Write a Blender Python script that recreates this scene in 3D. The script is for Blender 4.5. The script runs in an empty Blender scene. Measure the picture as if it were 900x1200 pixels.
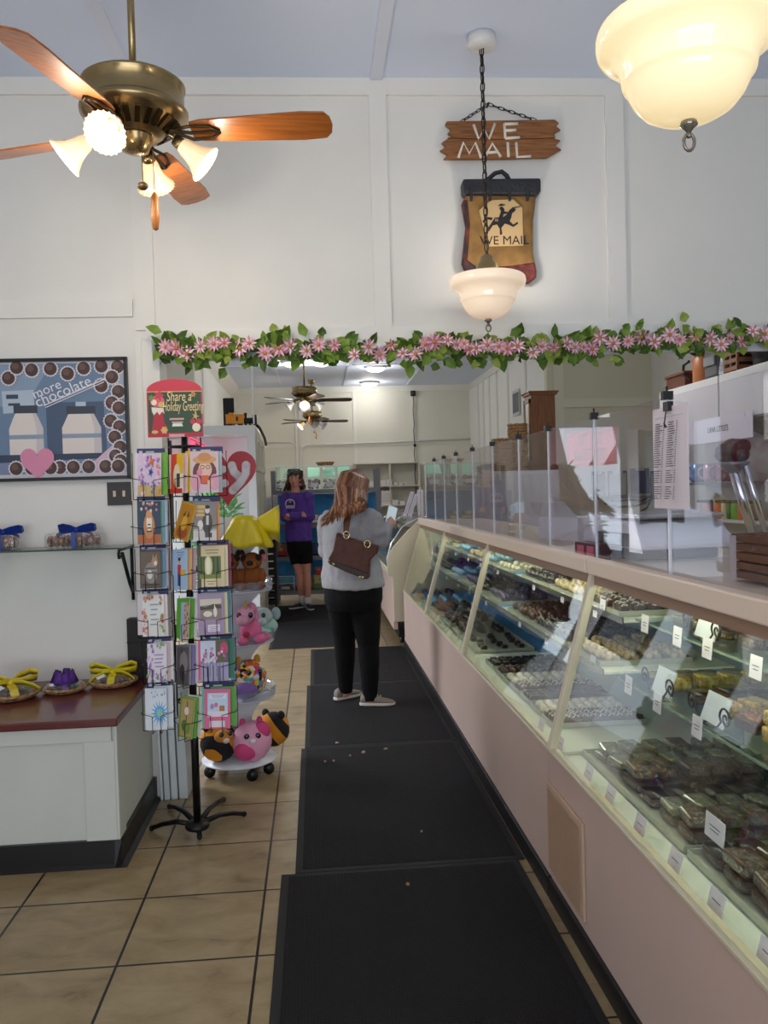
import bpy, bmesh, math, random
from mathutils import Vector as V, Matrix as Mx, noise as mnoise
PI = math.pi
sc = bpy.context.scene
COL = sc.collection
rnd = random.Random(7)
def S(h):
    h = h.lstrip('#'); c = [int(h[i:i+2], 16)/255 for i in (0, 2, 4)]
    return tuple((x/12.92 if x <= .04045 else ((x+.055)/1.055)**2.4) for x in c) + (1,)
# ---------------------------------------------------------------- camera model
F, H = 970., 1.52
wy = V(((368-450)/F, (578-600)/F, 1)).normalized()
wz = V((-.03, -1, 0)); wz -= wy*wz.dot(wy); wz.normalize()
wx = wy.cross(wz)
def ray(px, py):
    c = V(((px-450)/F, (py-600)/F, 1)); return V((wx.dot(c), wy.dot(c), wz.dot(c)))
E0 = V((0, 0, H))
def atY(px, py, y): r = ray(px, py); return E0 + r*(y/r.y)
def atX(px, py, x): r = ray(px, py); return E0 + r*(x/r.x)
def atZ(px, py, z=0): r = ray(px, py); return E0 + r*((z-H)/r.z)
# ---------------------------------------------------------------- materials
MC = {}
def mat(hx, rough=.6, metal=0, var=0, vs=8, bump=0, bs=40, emis=0, coat=0, spec=.5, ecol=None, sub=0):
    k = (hx, rough, metal, var, vs, bump, bs, emis, coat, spec, ecol, sub)
    if k in MC: return MC[k]
    m = bpy.data.materials.new('paint_' + hx.lstrip('#')); m.use_nodes = True
    nt = m.node_tree; b = nt.nodes['Principled BSDF']; I = b.inputs
    I['Base Color'].default_value = S(hx); I['Roughness'].default_value = rough; I['Metallic'].default_value = metal
    I['Specular IOR Level'].default_value = spec; I['Coat Weight'].default_value = coat
    if emis: I['Emission Color'].default_value = S(ecol or hx); I['Emission Strength'].default_value = emis
    if sub: I['Subsurface Weight'].default_value = sub; I['Subsurface Radius'].default_value = (.02, .008, .004)
    if var or bump:
        tc = nt.nodes.new('ShaderNodeTexCoord')
    if var:
        n = nt.nodes.new('ShaderNodeTexNoise'); n.inputs['Scale'].default_value = vs; n.inputs['Detail'].default_value = 5
        nt.links.new(tc.outputs['Object'], n.inputs['Vector'])
        r = nt.nodes.new('ShaderNodeValToRGB'); c = S(hx)
        r.color_ramp.elements[0].position = .3; r.color_ramp.elements[1].position = .7
        r.color_ramp.elements[0].color = tuple(x*(1-var) for x in c[:3]) + (1,)
        r.color_ramp.elements[1].color = tuple(min(1, x*(1+var)) for x in c[:3]) + (1,)
        nt.links.new(n.outputs['Fac'], r.inputs['Fac']); nt.links.new(r.outputs['Color'], I['Base Color'])
    if bump:
        n = nt.nodes.new('ShaderNodeTexNoise'); n.inputs['Scale'].default_value = bs; n.inputs['Detail'].default_value = 3
        nt.links.new(tc.outputs['Object'], n.inputs['Vector'])
        bp = nt.nodes.new('ShaderNodeBump'); bp.inputs['Strength'].default_value = bump; bp.inputs['Distance'].default_value = .01
        nt.links.new(n.outputs['Fac'], bp.inputs['Height']); nt.links.new(bp.outputs['Normal'], I['Normal'])
    MC[k] = m; return m
def glass(tint='#ffffff', ior=1.45, rough=.0, op=0, opc='#ffffff', gain=1.0, crinkle=0):
    """thin clear sheet: what it does not reflect passes straight through; op adds a faint film of haze"""
    k = ('glass', tint, ior, rough, op, opc, gain, crinkle)
    if k in MC: return MC[k]
    m = bpy.data.materials.new('clear_sheet'); m.use_nodes = True; nt = m.node_tree; nt.nodes.clear()
    o = nt.nodes.new('ShaderNodeOutputMaterial'); t = nt.nodes.new('ShaderNodeBsdfTransparent'); g = nt.nodes.new('ShaderNodeBsdfGlossy')
    t.inputs[0].default_value = S(tint); g.inputs['Roughness'].default_value = rough
    f = nt.nodes.new('ShaderNodeFresnel'); gb = nt.nodes.new('ShaderNodeNewGeometry'); mr = nt.nodes.new('ShaderNodeMapRange'); mr.inputs[3].default_value = ior; mr.inputs[4].default_value = 1/ior
    nt.links.new(gb.outputs['Backfacing'], mr.inputs[0]); nt.links.new(mr.outputs[0], f.inputs[0])
    mx = nt.nodes.new('ShaderNodeMixShader'); fac = f.outputs[0]
    if crinkle:
        tc = nt.nodes.new('ShaderNodeTexCoord'); nz = nt.nodes.new('ShaderNodeTexNoise'); nz.inputs['Scale'].default_value = crinkle; nz.inputs['Detail'].default_value = 3; nz.inputs['Distortion'].default_value = 1.5
        bp = nt.nodes.new('ShaderNodeBump'); bp.inputs['Strength'].default_value = 1; bp.inputs['Distance'].default_value = .02
        nt.links.new(tc.outputs['Object'], nz.inputs['Vector']); nt.links.new(nz.outputs['Fac'], bp.inputs['Height']); nt.links.new(bp.outputs[0], g.inputs['Normal']); nt.links.new(bp.outputs[0], f.inputs['Normal'])
    if gain != 1.0:
        mm = nt.nodes.new('ShaderNodeMath'); mm.operation = 'MULTIPLY'; mm.inputs[1].default_value = gain; mm.use_clamp = True
        nt.links.new(fac, mm.inputs[0]); fac = mm.outputs[0]
    nt.links.new(fac, mx.inputs[0]); nt.links.new(t.outputs[0], mx.inputs[1]); nt.links.new(g.outputs[0], mx.inputs[2])
    out = mx.outputs[0]
    if op:
        d = nt.nodes.new('ShaderNodeBsdfDiffuse'); d.inputs[0].default_value = S(opc)
        m2 = nt.nodes.new('ShaderNodeMixShader'); m2.inputs[0].default_value = op
        nt.links.new(out, m2.inputs[1]); nt.links.new(d.outputs[0], m2.inputs[2]); out = m2.outputs[0]
    nt.links.new(out, o.inputs[0]); MC[k] = m; return m
def node_mat(name, build):
    if name in MC: return MC[name]
    m = bpy.data.materials.new(name); m.use_nodes = True
    build(m.node_tree, m.node_tree.nodes['Principled BSDF']); MC[name] = m; return m
def ramp(nt, fac, stops, const=False):
    r = nt.nodes.new('ShaderNodeValToRGB'); e = r.color_ramp.elements
    if const: r.color_ramp.interpolation = 'CONSTANT'
    while len(e) < len(stops): e.new(.5)
    for q, (p, c) in zip(e, stops): q.position = p; q.color = S(c)
    nt.links.new(fac, r.inputs[0]); return r.outputs[0]
def blotch(stops, scale=30, rough=.6, kind='noise', coat=0, stretch=(1, 1, 1), bump=0, const=False, detail=4, spec=.5):
    """a procedural material whose colour runs through stops over a noise or cell texture"""
    k = 'blotch' + str((stops, scale, rough, kind, coat, stretch, bump, const, detail, spec))
    def b(nt, p):
        tc = nt.nodes.new('ShaderNodeTexCoord'); mp = nt.nodes.new('ShaderNodeMapping'); mp.inputs['Scale'].default_value = stretch
        nt.links.new(tc.outputs['Object'], mp.inputs[0])
        if kind == 'noise':
            n = nt.nodes.new('ShaderNodeTexNoise'); n.inputs['Detail'].default_value = detail; out = n.outputs['Fac']
        elif kind == 'cell':
            n = nt.nodes.new('ShaderNodeTexVoronoi'); sp = nt.nodes.new('ShaderNodeSeparateColor')
            nt.links.new(n.outputs['Color'], sp.inputs[0]); out = sp.outputs[0]
        else:
            n = nt.nodes.new('ShaderNodeTexVoronoi'); out = n.outputs['Distance']
        n.inputs['Scale'].default_value = scale; nt.links.new(mp.outputs[0], n.inputs['Vector'])
        nt.links.new(ramp(nt, out, stops, const), p.inputs['Base Color'])
        p.inputs['Roughness'].default_value = rough; p.inputs['Coat Weight'].default_value = coat; p.inputs['Specular IOR Level'].default_value = spec
        if bump:
            bp = nt.nodes.new('ShaderNodeBump'); bp.inputs['Strength'].default_value = bump; bp.inputs['Distance'].default_value = .01
            nt.links.new(out, bp.inputs['Height']); nt.links.new(bp.outputs[0], p.inputs['Normal'])
    return node_mat(k[:60] + str(hash(k)), b)
def wood(c1, c2, scale=6, axis=0, rough=.45, coat=.2):
    st = [14, 14, 14]; st[axis] = 1
    return blotch([(.3, c1), (.7, c2)], scale, rough, 'noise', coat, tuple(st))
# ---------------------------------------------------------------- mesh builder
class MB:
    def __init__(s): s.bm = bmesh.new(); s.mats = []; s.mi = 0; s.sm = False
    def m(s, material, smooth=None):
        if material not in s.mats: s.mats.append(material)
        s.mi = s.mats.index(material)
        if smooth is not None: s.sm = smooth
        return s
    def f(s, vs):
        try: q = s.bm.faces.new(vs)
        except ValueError: return
        q.material_index = s.mi; q.smooth = s.sm; return q
    def vs(s, pts): return [s.bm.verts.new(p) for p in pts]
    def poly(s, pts): s.f(s.vs([V(p) for p in pts])); return s
    def box(s, c, d, rot=None, taper=1):
        c = V(c); x, y, z = (q/2 for q in d); R = rot if isinstance(rot, Mx) else (Mx.Rotation(rot[2], 3, 'Z') @ Mx.Rotation(rot[1], 3, 'Y') @ Mx.Rotation(rot[0], 3, 'X') if rot else Mx.Identity(3))
        p = [(-x, -y, -z), (x, -y, -z), (x, y, -z), (-x, y, -z)] + [(-x*taper, -y*taper, z), (x*taper, -y*taper, z), (x*taper, y*taper, z), (-x*taper, y*taper, z)]
        v = s.vs([c + R @ V(q) for q in p])
        for q in ((3, 2, 1, 0), (4, 5, 6, 7), (0, 1, 5, 4), (1, 2, 6, 5), (2, 3, 7, 6), (3, 0, 4, 7)): s.f([v[i] for i in q])
        return s
    def bx(s, x0, x1, y0, y1, z0, z1): return s.box(((x0+x1)/2, (y0+y1)/2, (z0+z1)/2), (abs(x1-x0), abs(y1-y0), abs(z1-z0)))
    def loft(s, rings, cap=True, closed=True):
        R = [s.vs([V(p) for p in r]) for r in rings]; n = len(R[0])
        for a, b in zip(R, R[1:]):
            for i in range(n if closed else n-1): s.f([a[i], a[(i+1) % n], b[(i+1) % n], b[i]])
        if cap and closed: s.f(R[0][::-1]); s.f(R[-1])
        return s
    def tube(s, pts, r, n=8, cap=True, closed=False):
        pts = [V(p) for p in pts]; k = len(pts); r = r if hasattr(r, '__len__') else [r]*k
        t0 = (pts[1]-pts[0]).normalized(); u = t0.orthogonal().normalized(); rings = []
        for i, p in enumerate(pts):
            a = pts[(i-1) % k] if (closed or i) else p; b = pts[(i+1) % k] if (closed or i < k-1) else p
            t = (b-a).normalized(); u = (u-t*u.dot(t)); u = u.normalized() if u.length > 1e-6 else t.orthogonal().normalized(); w = t.cross(u)
            rings.append([p + (u*math.cos(q*2*PI/n) + w*math.sin(q*2*PI/n))*r[i] for q in range(n)])
        if closed:
            R = [s.vs(q) for q in rings]
            for i in range(k):
                a, b = R[i], R[(i+1) % k]
                for q in range(n): s.f([a[q], a[(q+1) % n], b[(q+1) % n], b[q]])
            return s
        return s.loft(rings, cap)
    def cyl(s, a, b, r, r2=None, n=16): return s.tube([a, b], [r, r if r2 is None else r2], n)
    def lathe(s, prof, c=(0, 0, 0), n=24, R=None, flute=0, fn=12, cap=True, zs=1):
        c = V(c); rings = []
        for i, (r, z) in enumerate(prof):
            ring = []
            for q in range(n):
                a = q*2*PI/n; rr = max(r, 1e-4)*(1 + flute*math.cos(fn*a)*(i/len(prof))); p = V((rr*math.cos(a), rr*math.sin(a), z*zs))
                ring.append(c + (R @ p if R else p))
            rings.append(ring)
        return s.loft(rings, cap)
    def ball(s, c, r, R=None, n=14, k=9):
        r = r if hasattr(r, '__len__') else (r, r, r); c = V(c); rings = []
        for i in range(1, k):
            t = -PI/2 + PI*i/k; ring = []
            for q in range(n):
                a = q*2*PI/n; p = V((r[0]*math.cos(t)*math.cos(a), r[1]*math.cos(t)*math.sin(a), r[2]*math.sin(t))); ring.append(c + (R @ p if R else p))
            rings.append(ring)
        vs = [s.vs(q) for q in rings]; b = V((0, 0, -r[2])); t = V((0, 0, r[2]))
        b = s.bm.verts.new(c + (R @ b if R else b)); t = s.bm.verts.new(c + (R @ t if R else t))
        for A, B in zip(vs, vs[1:]):
            for i in range(n): s.f([A[i], A[(i+1) % n], B[(i+1) % n], B[i]])
        for i in range(n): s.f([vs[0][(i+1) % n], vs[0][i], b]); s.f([vs[-1][i], vs[-1][(i+1) % n], t])
        return s
    def prism(s, pts, d):
        """polygon of 3-D points pushed along d"""
        d = V(d); a = s.vs([V(p) for p in pts]); b = s.vs([V(p)+d for p in pts]); n = len(a)
        s.f(a[::-1]); s.f(b)
        for i in range(n): s.f([a[i], a[(i+1) % n], b[(i+1) % n], b[i]])
        return s
    def done(s, name, parent=None, bev=0, sub=0, seg=2, dec=None, solid=0):
        bmesh.ops.recalc_face_normals(s.bm, faces=s.bm.faces[:])
        me = bpy.data.meshes.new(name); s.bm.to_mesh(me); s.bm.free()
        for q in s.mats: me.materials.append(q)
        o = bpy.data.objects.new(name, me); COL.objects.link(o)
        if parent is not None: o.parent = parent
        if solid: md = o.modifiers.new('thickness', 'SOLIDIFY'); md.thickness = solid; md.offset = 0
        if bev: md = o.modifiers.new('bevel', 'BEVEL'); md.width = bev; md.segments = seg; md.limit_method = 'ANGLE'; md.angle_limit = .6
        if sub: md = o.modifiers.new('smooth', 'SUBSURF'); md.levels = sub; md.render_levels = sub
        return o
def B(material, smooth=False): return MB().m(material, smooth)
def tag(o, label=None, cat=None, group=None, kind=None):
    if label: o['label'] = label
    if cat: o['category'] = cat
    if group: o['group'] = group
    if kind: o['kind'] = kind
    return o
def thing(name, label, cat, loc=(0, 0, 0), rz=0, group=None):
    o = bpy.data.objects.new(name, None); COL.objects.link(o); o.location = loc; o.rotation_euler = (0, 0, rz); o.empty_display_size = .1
    return tag(o, label, cat, group)
def st(o): o['kind'] = 'structure'; return o
def put(o, loc, rz=0, rot=None, scale=1):
    o.location = loc; o.rotation_euler = rot or (0, 0, rz); o.scale = (scale,)*3 if not hasattr(scale, '__len__') else scale; return o
def dup(o, loc, rz=0, label=None, group=None, rot=None, scale=None):
    r = o.copy(); COL.objects.link(r); r.location = loc; r.rotation_euler = rot or (0, 0, rz)
    if scale: r.scale = (scale,)*3 if not hasattr(scale, '__len__') else scale
    if label: r['label'] = label
    if group: r['group'] = group
    for ch in list(o.children):
        c = ch.copy(); COL.objects.link(c); c.parent = r
        for g in ch.children:
            d = g.copy(); COL.objects.link(d); d.parent = c
    return r
# ---------------------------------------------------------------- flat artwork on a face: (u,v) polygons in a frame
class FR:
    def __init__(s, o, u, v): s.o = V(o); s.u = V(u); s.v = V(v); s.n = s.u.cross(s.v).normalized()
    def p(s, a, b, d=0): return s.o + s.u*a + s.v*b + s.n*d
def art(name, fr, polys, parent=None, d0=.0008, dd=.00012, rough=.5):
    """polys: list of (material or hex, [(u,v)...]); each later one lies a hair further out"""
    q = MB()
    for i, (c, pts) in enumerate(polys):
        q.m(c if not isinstance(c, str) else mat(c, rough)); q.poly([fr.p(a, b, d0+dd*i) for a, b in pts])
    return q.done(name, parent)
def rc(x0, y0, x1, y1): return [(x0, y0), (x1, y0), (x1, y1), (x0, y1)]
def ci(x, y, r, ry=None, n=18, a0=0, a1=2*PI):
    return [(x+r*math.cos(a0+(a1-a0)*i/n), y+(ry or r)*math.sin(a0+(a1-a0)*i/n)) for i in range(n if a1-a0 > 6.2 else n+1)]
def star(x, y, r, r2, n, ph=0, ry=1): return [(x+(r if i % 2 == 0 else r2)*math.cos(ph+i*PI/n), y+ry*(r if i % 2 == 0 else r2)*math.sin(ph+i*PI/n)) for i in range(2*n)]
def heart(x, y, s, n=30):
    r = []
    for i in range(n):
        t = 2*PI*i/n; r.append((x+s*(16*math.sin(t)**3)/16, y+s*(13*math.cos(t)-5*math.cos(2*t)-2*math.cos(3*t)-math.cos(4*t))/15))
    return r
def words(s, size, o, u, v, material, parent=None, name='lettering', align='CENTER', ext=.0006, bold=0, sx=1, shear=0, sp=1):
    cu = bpy.data.curves.new(name, 'FONT'); cu.body = s; cu.size = size; cu.align_x = align; cu.align_y = 'CENTER'; cu.extrude = ext; cu.offset = bold; cu.shear = shear; cu.space_character = sp; cu.resolution_u = 3
    t = bpy.data.objects.new(name, cu); COL.objects.link(t); dg = bpy.context.evaluated_depsgraph_get(); dg.update()
    me = bpy.data.meshes.new_from_object(t.evaluated_get(dg)); COL.objects.unlink(t); bpy.data.objects.remove(t); me.name = name
    u = V(u).normalized(); v = V(v).normalized(); n = u.cross(v); M = Mx((u*sx, v, n)).transposed()
    for q in me.vertices: q.co = V(o) + M @ q.co
    me.materials.clear(); me.materials.append(material)
    ob = bpy.data.objects.new(name, me); COL.objects.link(ob); ob.parent = parent; return ob
def cloth(o, amt=.01, size=.15):
    tx = bpy.data.textures.new('folds', 'CLOUDS'); tx.noise_scale = size
    md = o.modifiers.new('folds', 'DISPLACE'); md.texture = tx; md.strength = amt; md.mid_level = .5; return o
def remesh(o, vox=.01, smooth=4):
    md = o.modifiers.new('skin', 'REMESH'); md.mode = 'VOXEL'; md.voxel_size = vox; md.use_smooth_shade = True
    if smooth: md = o.modifiers.new('soft', 'SMOOTH'); md.iterations = smooth; md.factor = .5
    return o
def ell(c, rx, ry, n=16, R=None, ph=0):
    c = V(c); return [c + ((R @ V((rx*math.cos(a), ry*math.sin(a), 0))) if R else V((rx*math.cos(a), ry*math.sin(a), 0))) for a in (ph+i*2*PI/n for i in range(n))]
# ================================================================ camera, view, light
cam = bpy.data.cameras.new('camera'); co = bpy.data.objects.new('camera', cam); COL.objects.link(co)
cam.sensor_width = 36; cam.lens = F/1200*36; cam.clip_start = .05
right = V((wx.x, wy.x, wz.x)); down = V((wx.y, wy.y, wz.y)); fwd = V((wx.z, wy.z, wz.z))
co.matrix_world = Mx.Translation(E0) @ Mx((right, -down, -fwd)).transposed().to_4x4()
sc.camera = co
sc.view_settings.view_transform = 'Standard'; sc.view_settings.look = 'None'; sc.view_settings.gamma = 1; sc.view_settings.exposure = -.1
sc.view_settings.use_curve_mapping = False
sc.cycles.max_bounces = 10; sc.cycles.transparent_max_bounces = 24; sc.cycles.diffuse_bounces = 4; sc.cycles.glossy_bounces = 5
sc.cycles.use_denoising = True; sc.cycles.sample_clamp_indirect = 6; sc.cycles.caustics_reflective = False; sc.cycles.caustics_refractive = False
W = bpy.data.worlds.new('daylight'); sc.world = W; W.use_nodes = True
W.node_tree.nodes['Background'].inputs[0].default_value = (.80, .88, 1, 1); W.node_tree.nodes['Background'].inputs[1].default_value = 1.8
def area(name, loc, aim, sx, sy, power, col=(1, 1, 1), spread=PI):
    l = bpy.data.lights.new(name, 'AREA'); l.shape = 'RECTANGLE'; l.size = sx; l.size_y = sy; l.energy = power; l.color = col; l.spread = spread
    o = bpy.data.objects.new(name, l); COL.objects.link(o); o.location = loc; o.rotation_euler = (V(aim)-V(loc)).to_track_quat('-Z', 'Y').to_euler(); return o
def bulb(name, loc, power, col=(1, .78, .5), r=.03):
    l = bpy.data.lights.new(name, 'POINT'); l.energy = power; l.color = col; l.shadow_soft_size = r
    o = bpy.data.objects.new(name, l); COL.objects.link(o); o.location = loc; return o
area('window_daylight', (-.4, -2.35, 1.9), (0.2, 4.25, 2.2), 4.2, 2.2, 32, (1, .94, .87))
area('ceiling_fill', (-.3, -2.35, .9), (.2, 1.6, 3.6), 4.2, .8, 50, (.7, .83, 1))  # added cool fill from low down, brightens the ceiling and upper wall
bulb('middle_room_fill', (2.2, 6.9, 3.2), 45, (1, .95, .87), .15)  # added fill light with no fixture, brightens the middle room
area('side_window_daylight', (-4.3, 6.9, 4.2), (-1.2, 7.2, .9), 3.4, 2.6, 800, (.86, .9, 1))
area('entry_daylight', (-1.45, 10.3, 1.6), (-.6, 10.2, 1.4), 1.1, 1.9, 14, (.93, .96, 1))
# ================================================================ the header wall, turned a touch from square
SL = -.022
U = V((1, SL, 0)).normalized(); WN = V((SL, -1, 0)).normalized()
def wl(px, py, off=0):
    r = ray(px, py); n = V((-SL, 1, 0)); return E0 + r*((4.25-off)/r.dot(n))
def ws(px, py): p = wl(px, py); return p.x/U.x, p.z
def wp(s, z, off=0): return V((0, 4.25, 0)) + U*s + WN*off + V((0, 0, z))
def wbox(q, s0, s1, z0, z1, d0, d1): return q.prism([wp(s0, z0, d0), wp(s1, z0, d0), wp(s1, z1, d0), wp(s0, z1, d0)], WN*(d1-d0))
WALL = mat('#ebe9e3', .55, var=.02, vs=3)
TRIM = mat('#eeece6', .45)
CEIL = 3.612
tileA = None
def tile_mat(nt, p):
    tc = nt.nodes.new('ShaderNodeTexCoord'); mp = nt.nodes.new('ShaderNodeMapping')
    T = .454; mp.inputs['Location'].default_value = (.233/T, -2.722/T + 8, 0); mp.inputs['Scale'].default_value = (1/T, 1/T, 1)
    nt.links.new(tc.outputs['Object'], mp.inputs[0])
    br = nt.nodes.new('ShaderNodeTexBrick'); br.offset = 0; br.inputs['Scale'].default_value = 1
    br.inputs['Brick Width'].default_value = 1; br.inputs['Row Height'].default_value = 1; br.inputs['Mortar Size'].default_value = .0115; br.inputs['Mortar Smooth'].default_value = .2
    br.inputs['Color1'].default_value = S('#b6a68a'); br.inputs['Color2'].default_value = S('#a99879'); br.inputs['Mortar'].default_value = S('#1d1713')
    nt.links.new(mp.outputs[0], br.inputs['Vector'])
    n = nt.nodes.new('ShaderNodeTexNoise'); n.inputs['Scale'].default_value = 5; n.inputs['Detail'].default_value = 8; n.inputs['Roughness'].default_value = .65; n.inputs['Distortion'].default_value = .6
    mp2 = nt.nodes.new('ShaderNodeMapping'); mp2.inputs['Scale'].default_value = (1, 1.8, 1); nt.links.new(tc.outputs['Object'], mp2.inputs[0]); nt.links.new(mp2.outputs[0], n.inputs['Vector'])
    cr = ramp(nt, n.outputs['Fac'], [(.28, '#86705a'), (.4, '#c2b49c'), (.58, '#dfd5c4'), (.75, '#efe8da')])
    mx = nt.nodes.new('ShaderNodeMixRGB'); mx.blend_type = 'MULTIPLY'; mx.inputs[0].default_value = .85
    nt.links.new(br.outputs['Color'], mx.inputs[1]); nt.links.new(cr, mx.inputs[2]); nt.links.new(mx.outputs[0], p.inputs['Base Color'])
    p.inputs['Roughness'].default_value = .3; p.inputs['Specular IOR Level'].default_value = .55
    bp = nt.nodes.new('ShaderNodeBump'); bp.inputs['Strength'].default_value = .4; bp.inputs['Distance'].default_value = .004; bp.invert = True
    nt.links.new(br.outputs['Fac'], bp.inputs['Height']); nt.links.new(bp.outputs[0], p.inputs['Normal'])
st(B(node_mat('floor_tile', tile_mat)).bx(-3.4, 4.9, -2.7, 17, -.1, 0).done('floor'))
CE = mat('#e0eaff', .7)
st(B(CE).bx(-3.4, 4.9, -2.7, 17, CEIL, CEIL+.1).done('ceiling'))
# ceiling battens, over the seams
tb = B(mat('#e0e6f8', .6))
for x in (-2.1, -.86, .374, 1.62, 2.86): tb.bx(x-.03, x+.03, -2.6, 4.22, CEIL-.014, CEIL)
for y in (6.1, 8.6, 11.2, 13.6): tb.bx(-2.8, 4.6, y-.03, y+.03, CEIL-.014, CEIL)
for x in (-.6, .65, 1.9): tb.bx(x-.03, x+.03, 4.5, 16.3, CEIL-.013, CEIL)
st(tb.done('trim_1'))
# wall with the wide opening
sj, zj = ws(187, 420)
zh = 2.235
w = B(WALL)
wbox(w, -3.2, sj, 0, CEIL, -.15, 0); wbox(w, sj, 4.66, zh, CEIL, -.15, 0)
st(w.done('wall_middle'))
# battens and rails on it
t = B(TRIM)
wbox(t, -3.2, 4.6, 3.527, CEIL, 0, .018)                       # top rail
for a, b in ((155, 178), (435.5, 455.5), (710.5, 731.5)):
    s0, _ = ws(a, 250); s1, _ = ws(b, 250); wbox(t, s0, s1, 2.36, 3.527, 0, .018)
wbox(t, -3.2, ws(156, 360)[0], ws(60, 373)[1], ws(60, 352)[1], 0, .018)
for s in (-2.1,): wbox(t, s-.045, s+.045, 2.516, 3.527, 0, .018)
wbox(t, sj-.06, 4.6, 2.305, 2.36, 0, .02); wbox(t, sj-.03, 4.6, zh, 2.305, 0, .03)
st(t.done('trim_2'))
c = B(TRIM)                                                    # stepped casing of the opening's left side
for a, b, d in ((sj-.115, sj-.085, .022), (sj-.085, sj-.03, .016), (sj-.03, sj, .03)): wbox(c, a, b, 0, 2.325, 0, d)
wbox(c, sj, sj+.004, 0, zh, -.15, .03)
st(c.done('trim_3'))
rl = B(mat('#dfe2e6', .35)); wbox(rl, sj+.01, 4.5, 2.196, 2.214, .032, .05); wbox(rl, sj+.01, 4.5, 2.24, 2.256, .032, .05); wbox(rl, sj+.01, 4.5, 2.214, 2.24, .03, .036)
st(rl.done('trim_4'))
# room shell
st(B(WALL).bx(-3.34, -3.2, -2.6, 4.4, 0, CEIL).done('wall_left'))
st(B(WALL).bx(4.6, 4.74, -2.6, 11.2, 0, CEIL).done('wall_right'))
g = B(WALL)                                                    # street wall behind the camera, two big shop windows and a door gap
g.bx(-3.3, 4.7, -2.6, -2.46, 2.9, CEIL); g.bx(-3.3, 4.7, -2.6, -2.46, 0, .45); g.bx(-3.3, -2.6, -2.6, -2.46, .45, 2.9); g.bx(1.9, 4.7, -2.6, -2.46, .45, 2.9)
st(g.done('wall_front'))
fw = B(mat('#dcd8cc', .5))
for x in (-2.6, -1.1, .4, 1.9): fw.bx(x-.04, x+.04, -2.57, -2.47, .45, 2.9)
fw.bx(-2.6, 1.9, -2.57, -2.47, .45, .52); fw.bx(-2.6, 1.9, -2.57, -2.47, 2.83, 2.9)
st(fw.done('window_1'))
# middle room, left wall with its window; then the walls that close in at Y 11.3
g = B(WALL)
g.bx(-2.94, -2.8, 4.4, 5.2, 0, CEIL); g.bx(-2.94, -2.8, 8.7, 9.6, 0, CEIL); g.bx(-2.94, -2.8, 5.2, 8.7, 0, .8); g.bx(-2.94, -2.8, 5.2, 8.7, 2.75, CEIL); g.bx(-2.94, -2.8, 9.6, 11.3, 2.32, CEIL)
st(g.done('wall_side'))
fw = B(mat('#dcd8cc', .5))
for y in (5.2, 6.95, 8.7): fw.bx(-2.9, -2.82, y-.04, y+.04, .8, 2.75)
fw.bx(-2.9, -2.82, 5.2, 8.7, .8, .86); fw.bx(-2.9, -2.82, 5.2, 8.7, 2.69, 2.75)
st(fw.done('window_2'))
OL = mat('#d3cfba', .6, var=.02, vs=2)
XL, XR, YF, YB = -1.555, 3.15, 10.9, 16.4
st(B(mat('#d8d6c9', .6)).bx(-2.8, XL, 11.3, 11.42, 0, CEIL).done('wall_return'))
st(B(WALL).bx(XL-.12, XL, 11.42, YB, 0, CEIL).done('wall_inner_left'))
st(B(OL).bx(XR, 4.66, YF, YF+.12, 0, CEIL).done('wall_return_right'))
rw = B(mat('#e6e7e4', .5)); rw.bx(XR, XR+.12, YF+.12, YB, 0, CEIL); st(rw.done('wall_inner_right'))
st(B(mat('#dbd9cd', .6, var=.02, vs=2)).bx(XL-.1, XR+.1, YB, YB+.12, 0, CEIL).done('wall_back'))
# crown on the inner left wall, vertical boards on the inner right wall
cr = B(TRIM); cr.prism([(XL, 11.42, CEIL), (XL+.16, 11.42, CEIL), (XL+.13, 11.42, CEIL-.05), (XL+.05, 11.42, CEIL-.13), (XL, 11.42, CEIL-.17)], (0, YB-11.42, 0)); st(cr.done('trim_5'))
bd = B(mat('#dadbd6', .5))
for px in (560, 566, 573, 582, 595, 616):
    p = atX(px, 440, XR); bd.bx(XR-.015, XR, p.y-.05, p.y+.05, 1.2, CEIL-.1)
bd.bx(XR-.018, XR, YF+.12, YB, CEIL-.12, CEIL); bd.bx(XR-.016, XR, YF, YB, 1.9, 1.96)
st(bd.done('trim_6'))
# trims on the right-hand return wall
tr = B(mat('#dcd8c6', .55))
def yb(q, px0, py0, px1, py1, Y, d=.035):
    a = atY(px0, py0, Y); b = atY(px1, py1, Y); q.bx(a.x, b.x, Y-d, Y, b.z, a.z); return q
yb(tr, 647, 400, 665, 700, YF); yb(tr, 770, 400, 776, 700, YF); yb(tr, 779, 400, 784, 700, YF)
z1 = atY(710, 467, YF).z; z0 = atY(710, 477, YF).z; tr.bx(XR, 4.6, YF-.037, YF, z0, z1); tr.bx(XR, 4.6, YF-.022, YF, CEIL-.1, CEIL)
st(tr.done('trim_7'))
tr = B(mat('#e0dfd6', .5))                                     # battens on the back wall
for a, b in ((345, 349), (414, 418), (483, 487)):
    p = atY(a, 500, YB).x; q = atY(b, 500, YB).x; tr.bx(p, q, YB-.025, YB, 0, CEIL)
for a, b in ((520, 524), (544, 541)):
    p = atY(430, a, YB).z; tr.bx(XL, XR, YB-.02, YB, p-.04, p+.02)
tr.bx(XL, XR, YB-.02, YB, CEIL-.12, CEIL)
st(tr.done('trim_8'))
bb = B(mat('#17161a', .5)); wbox(bb, -3.2, -.9, 0, .1, 0, .02); st(bb.done('baseboard_left'))
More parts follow.
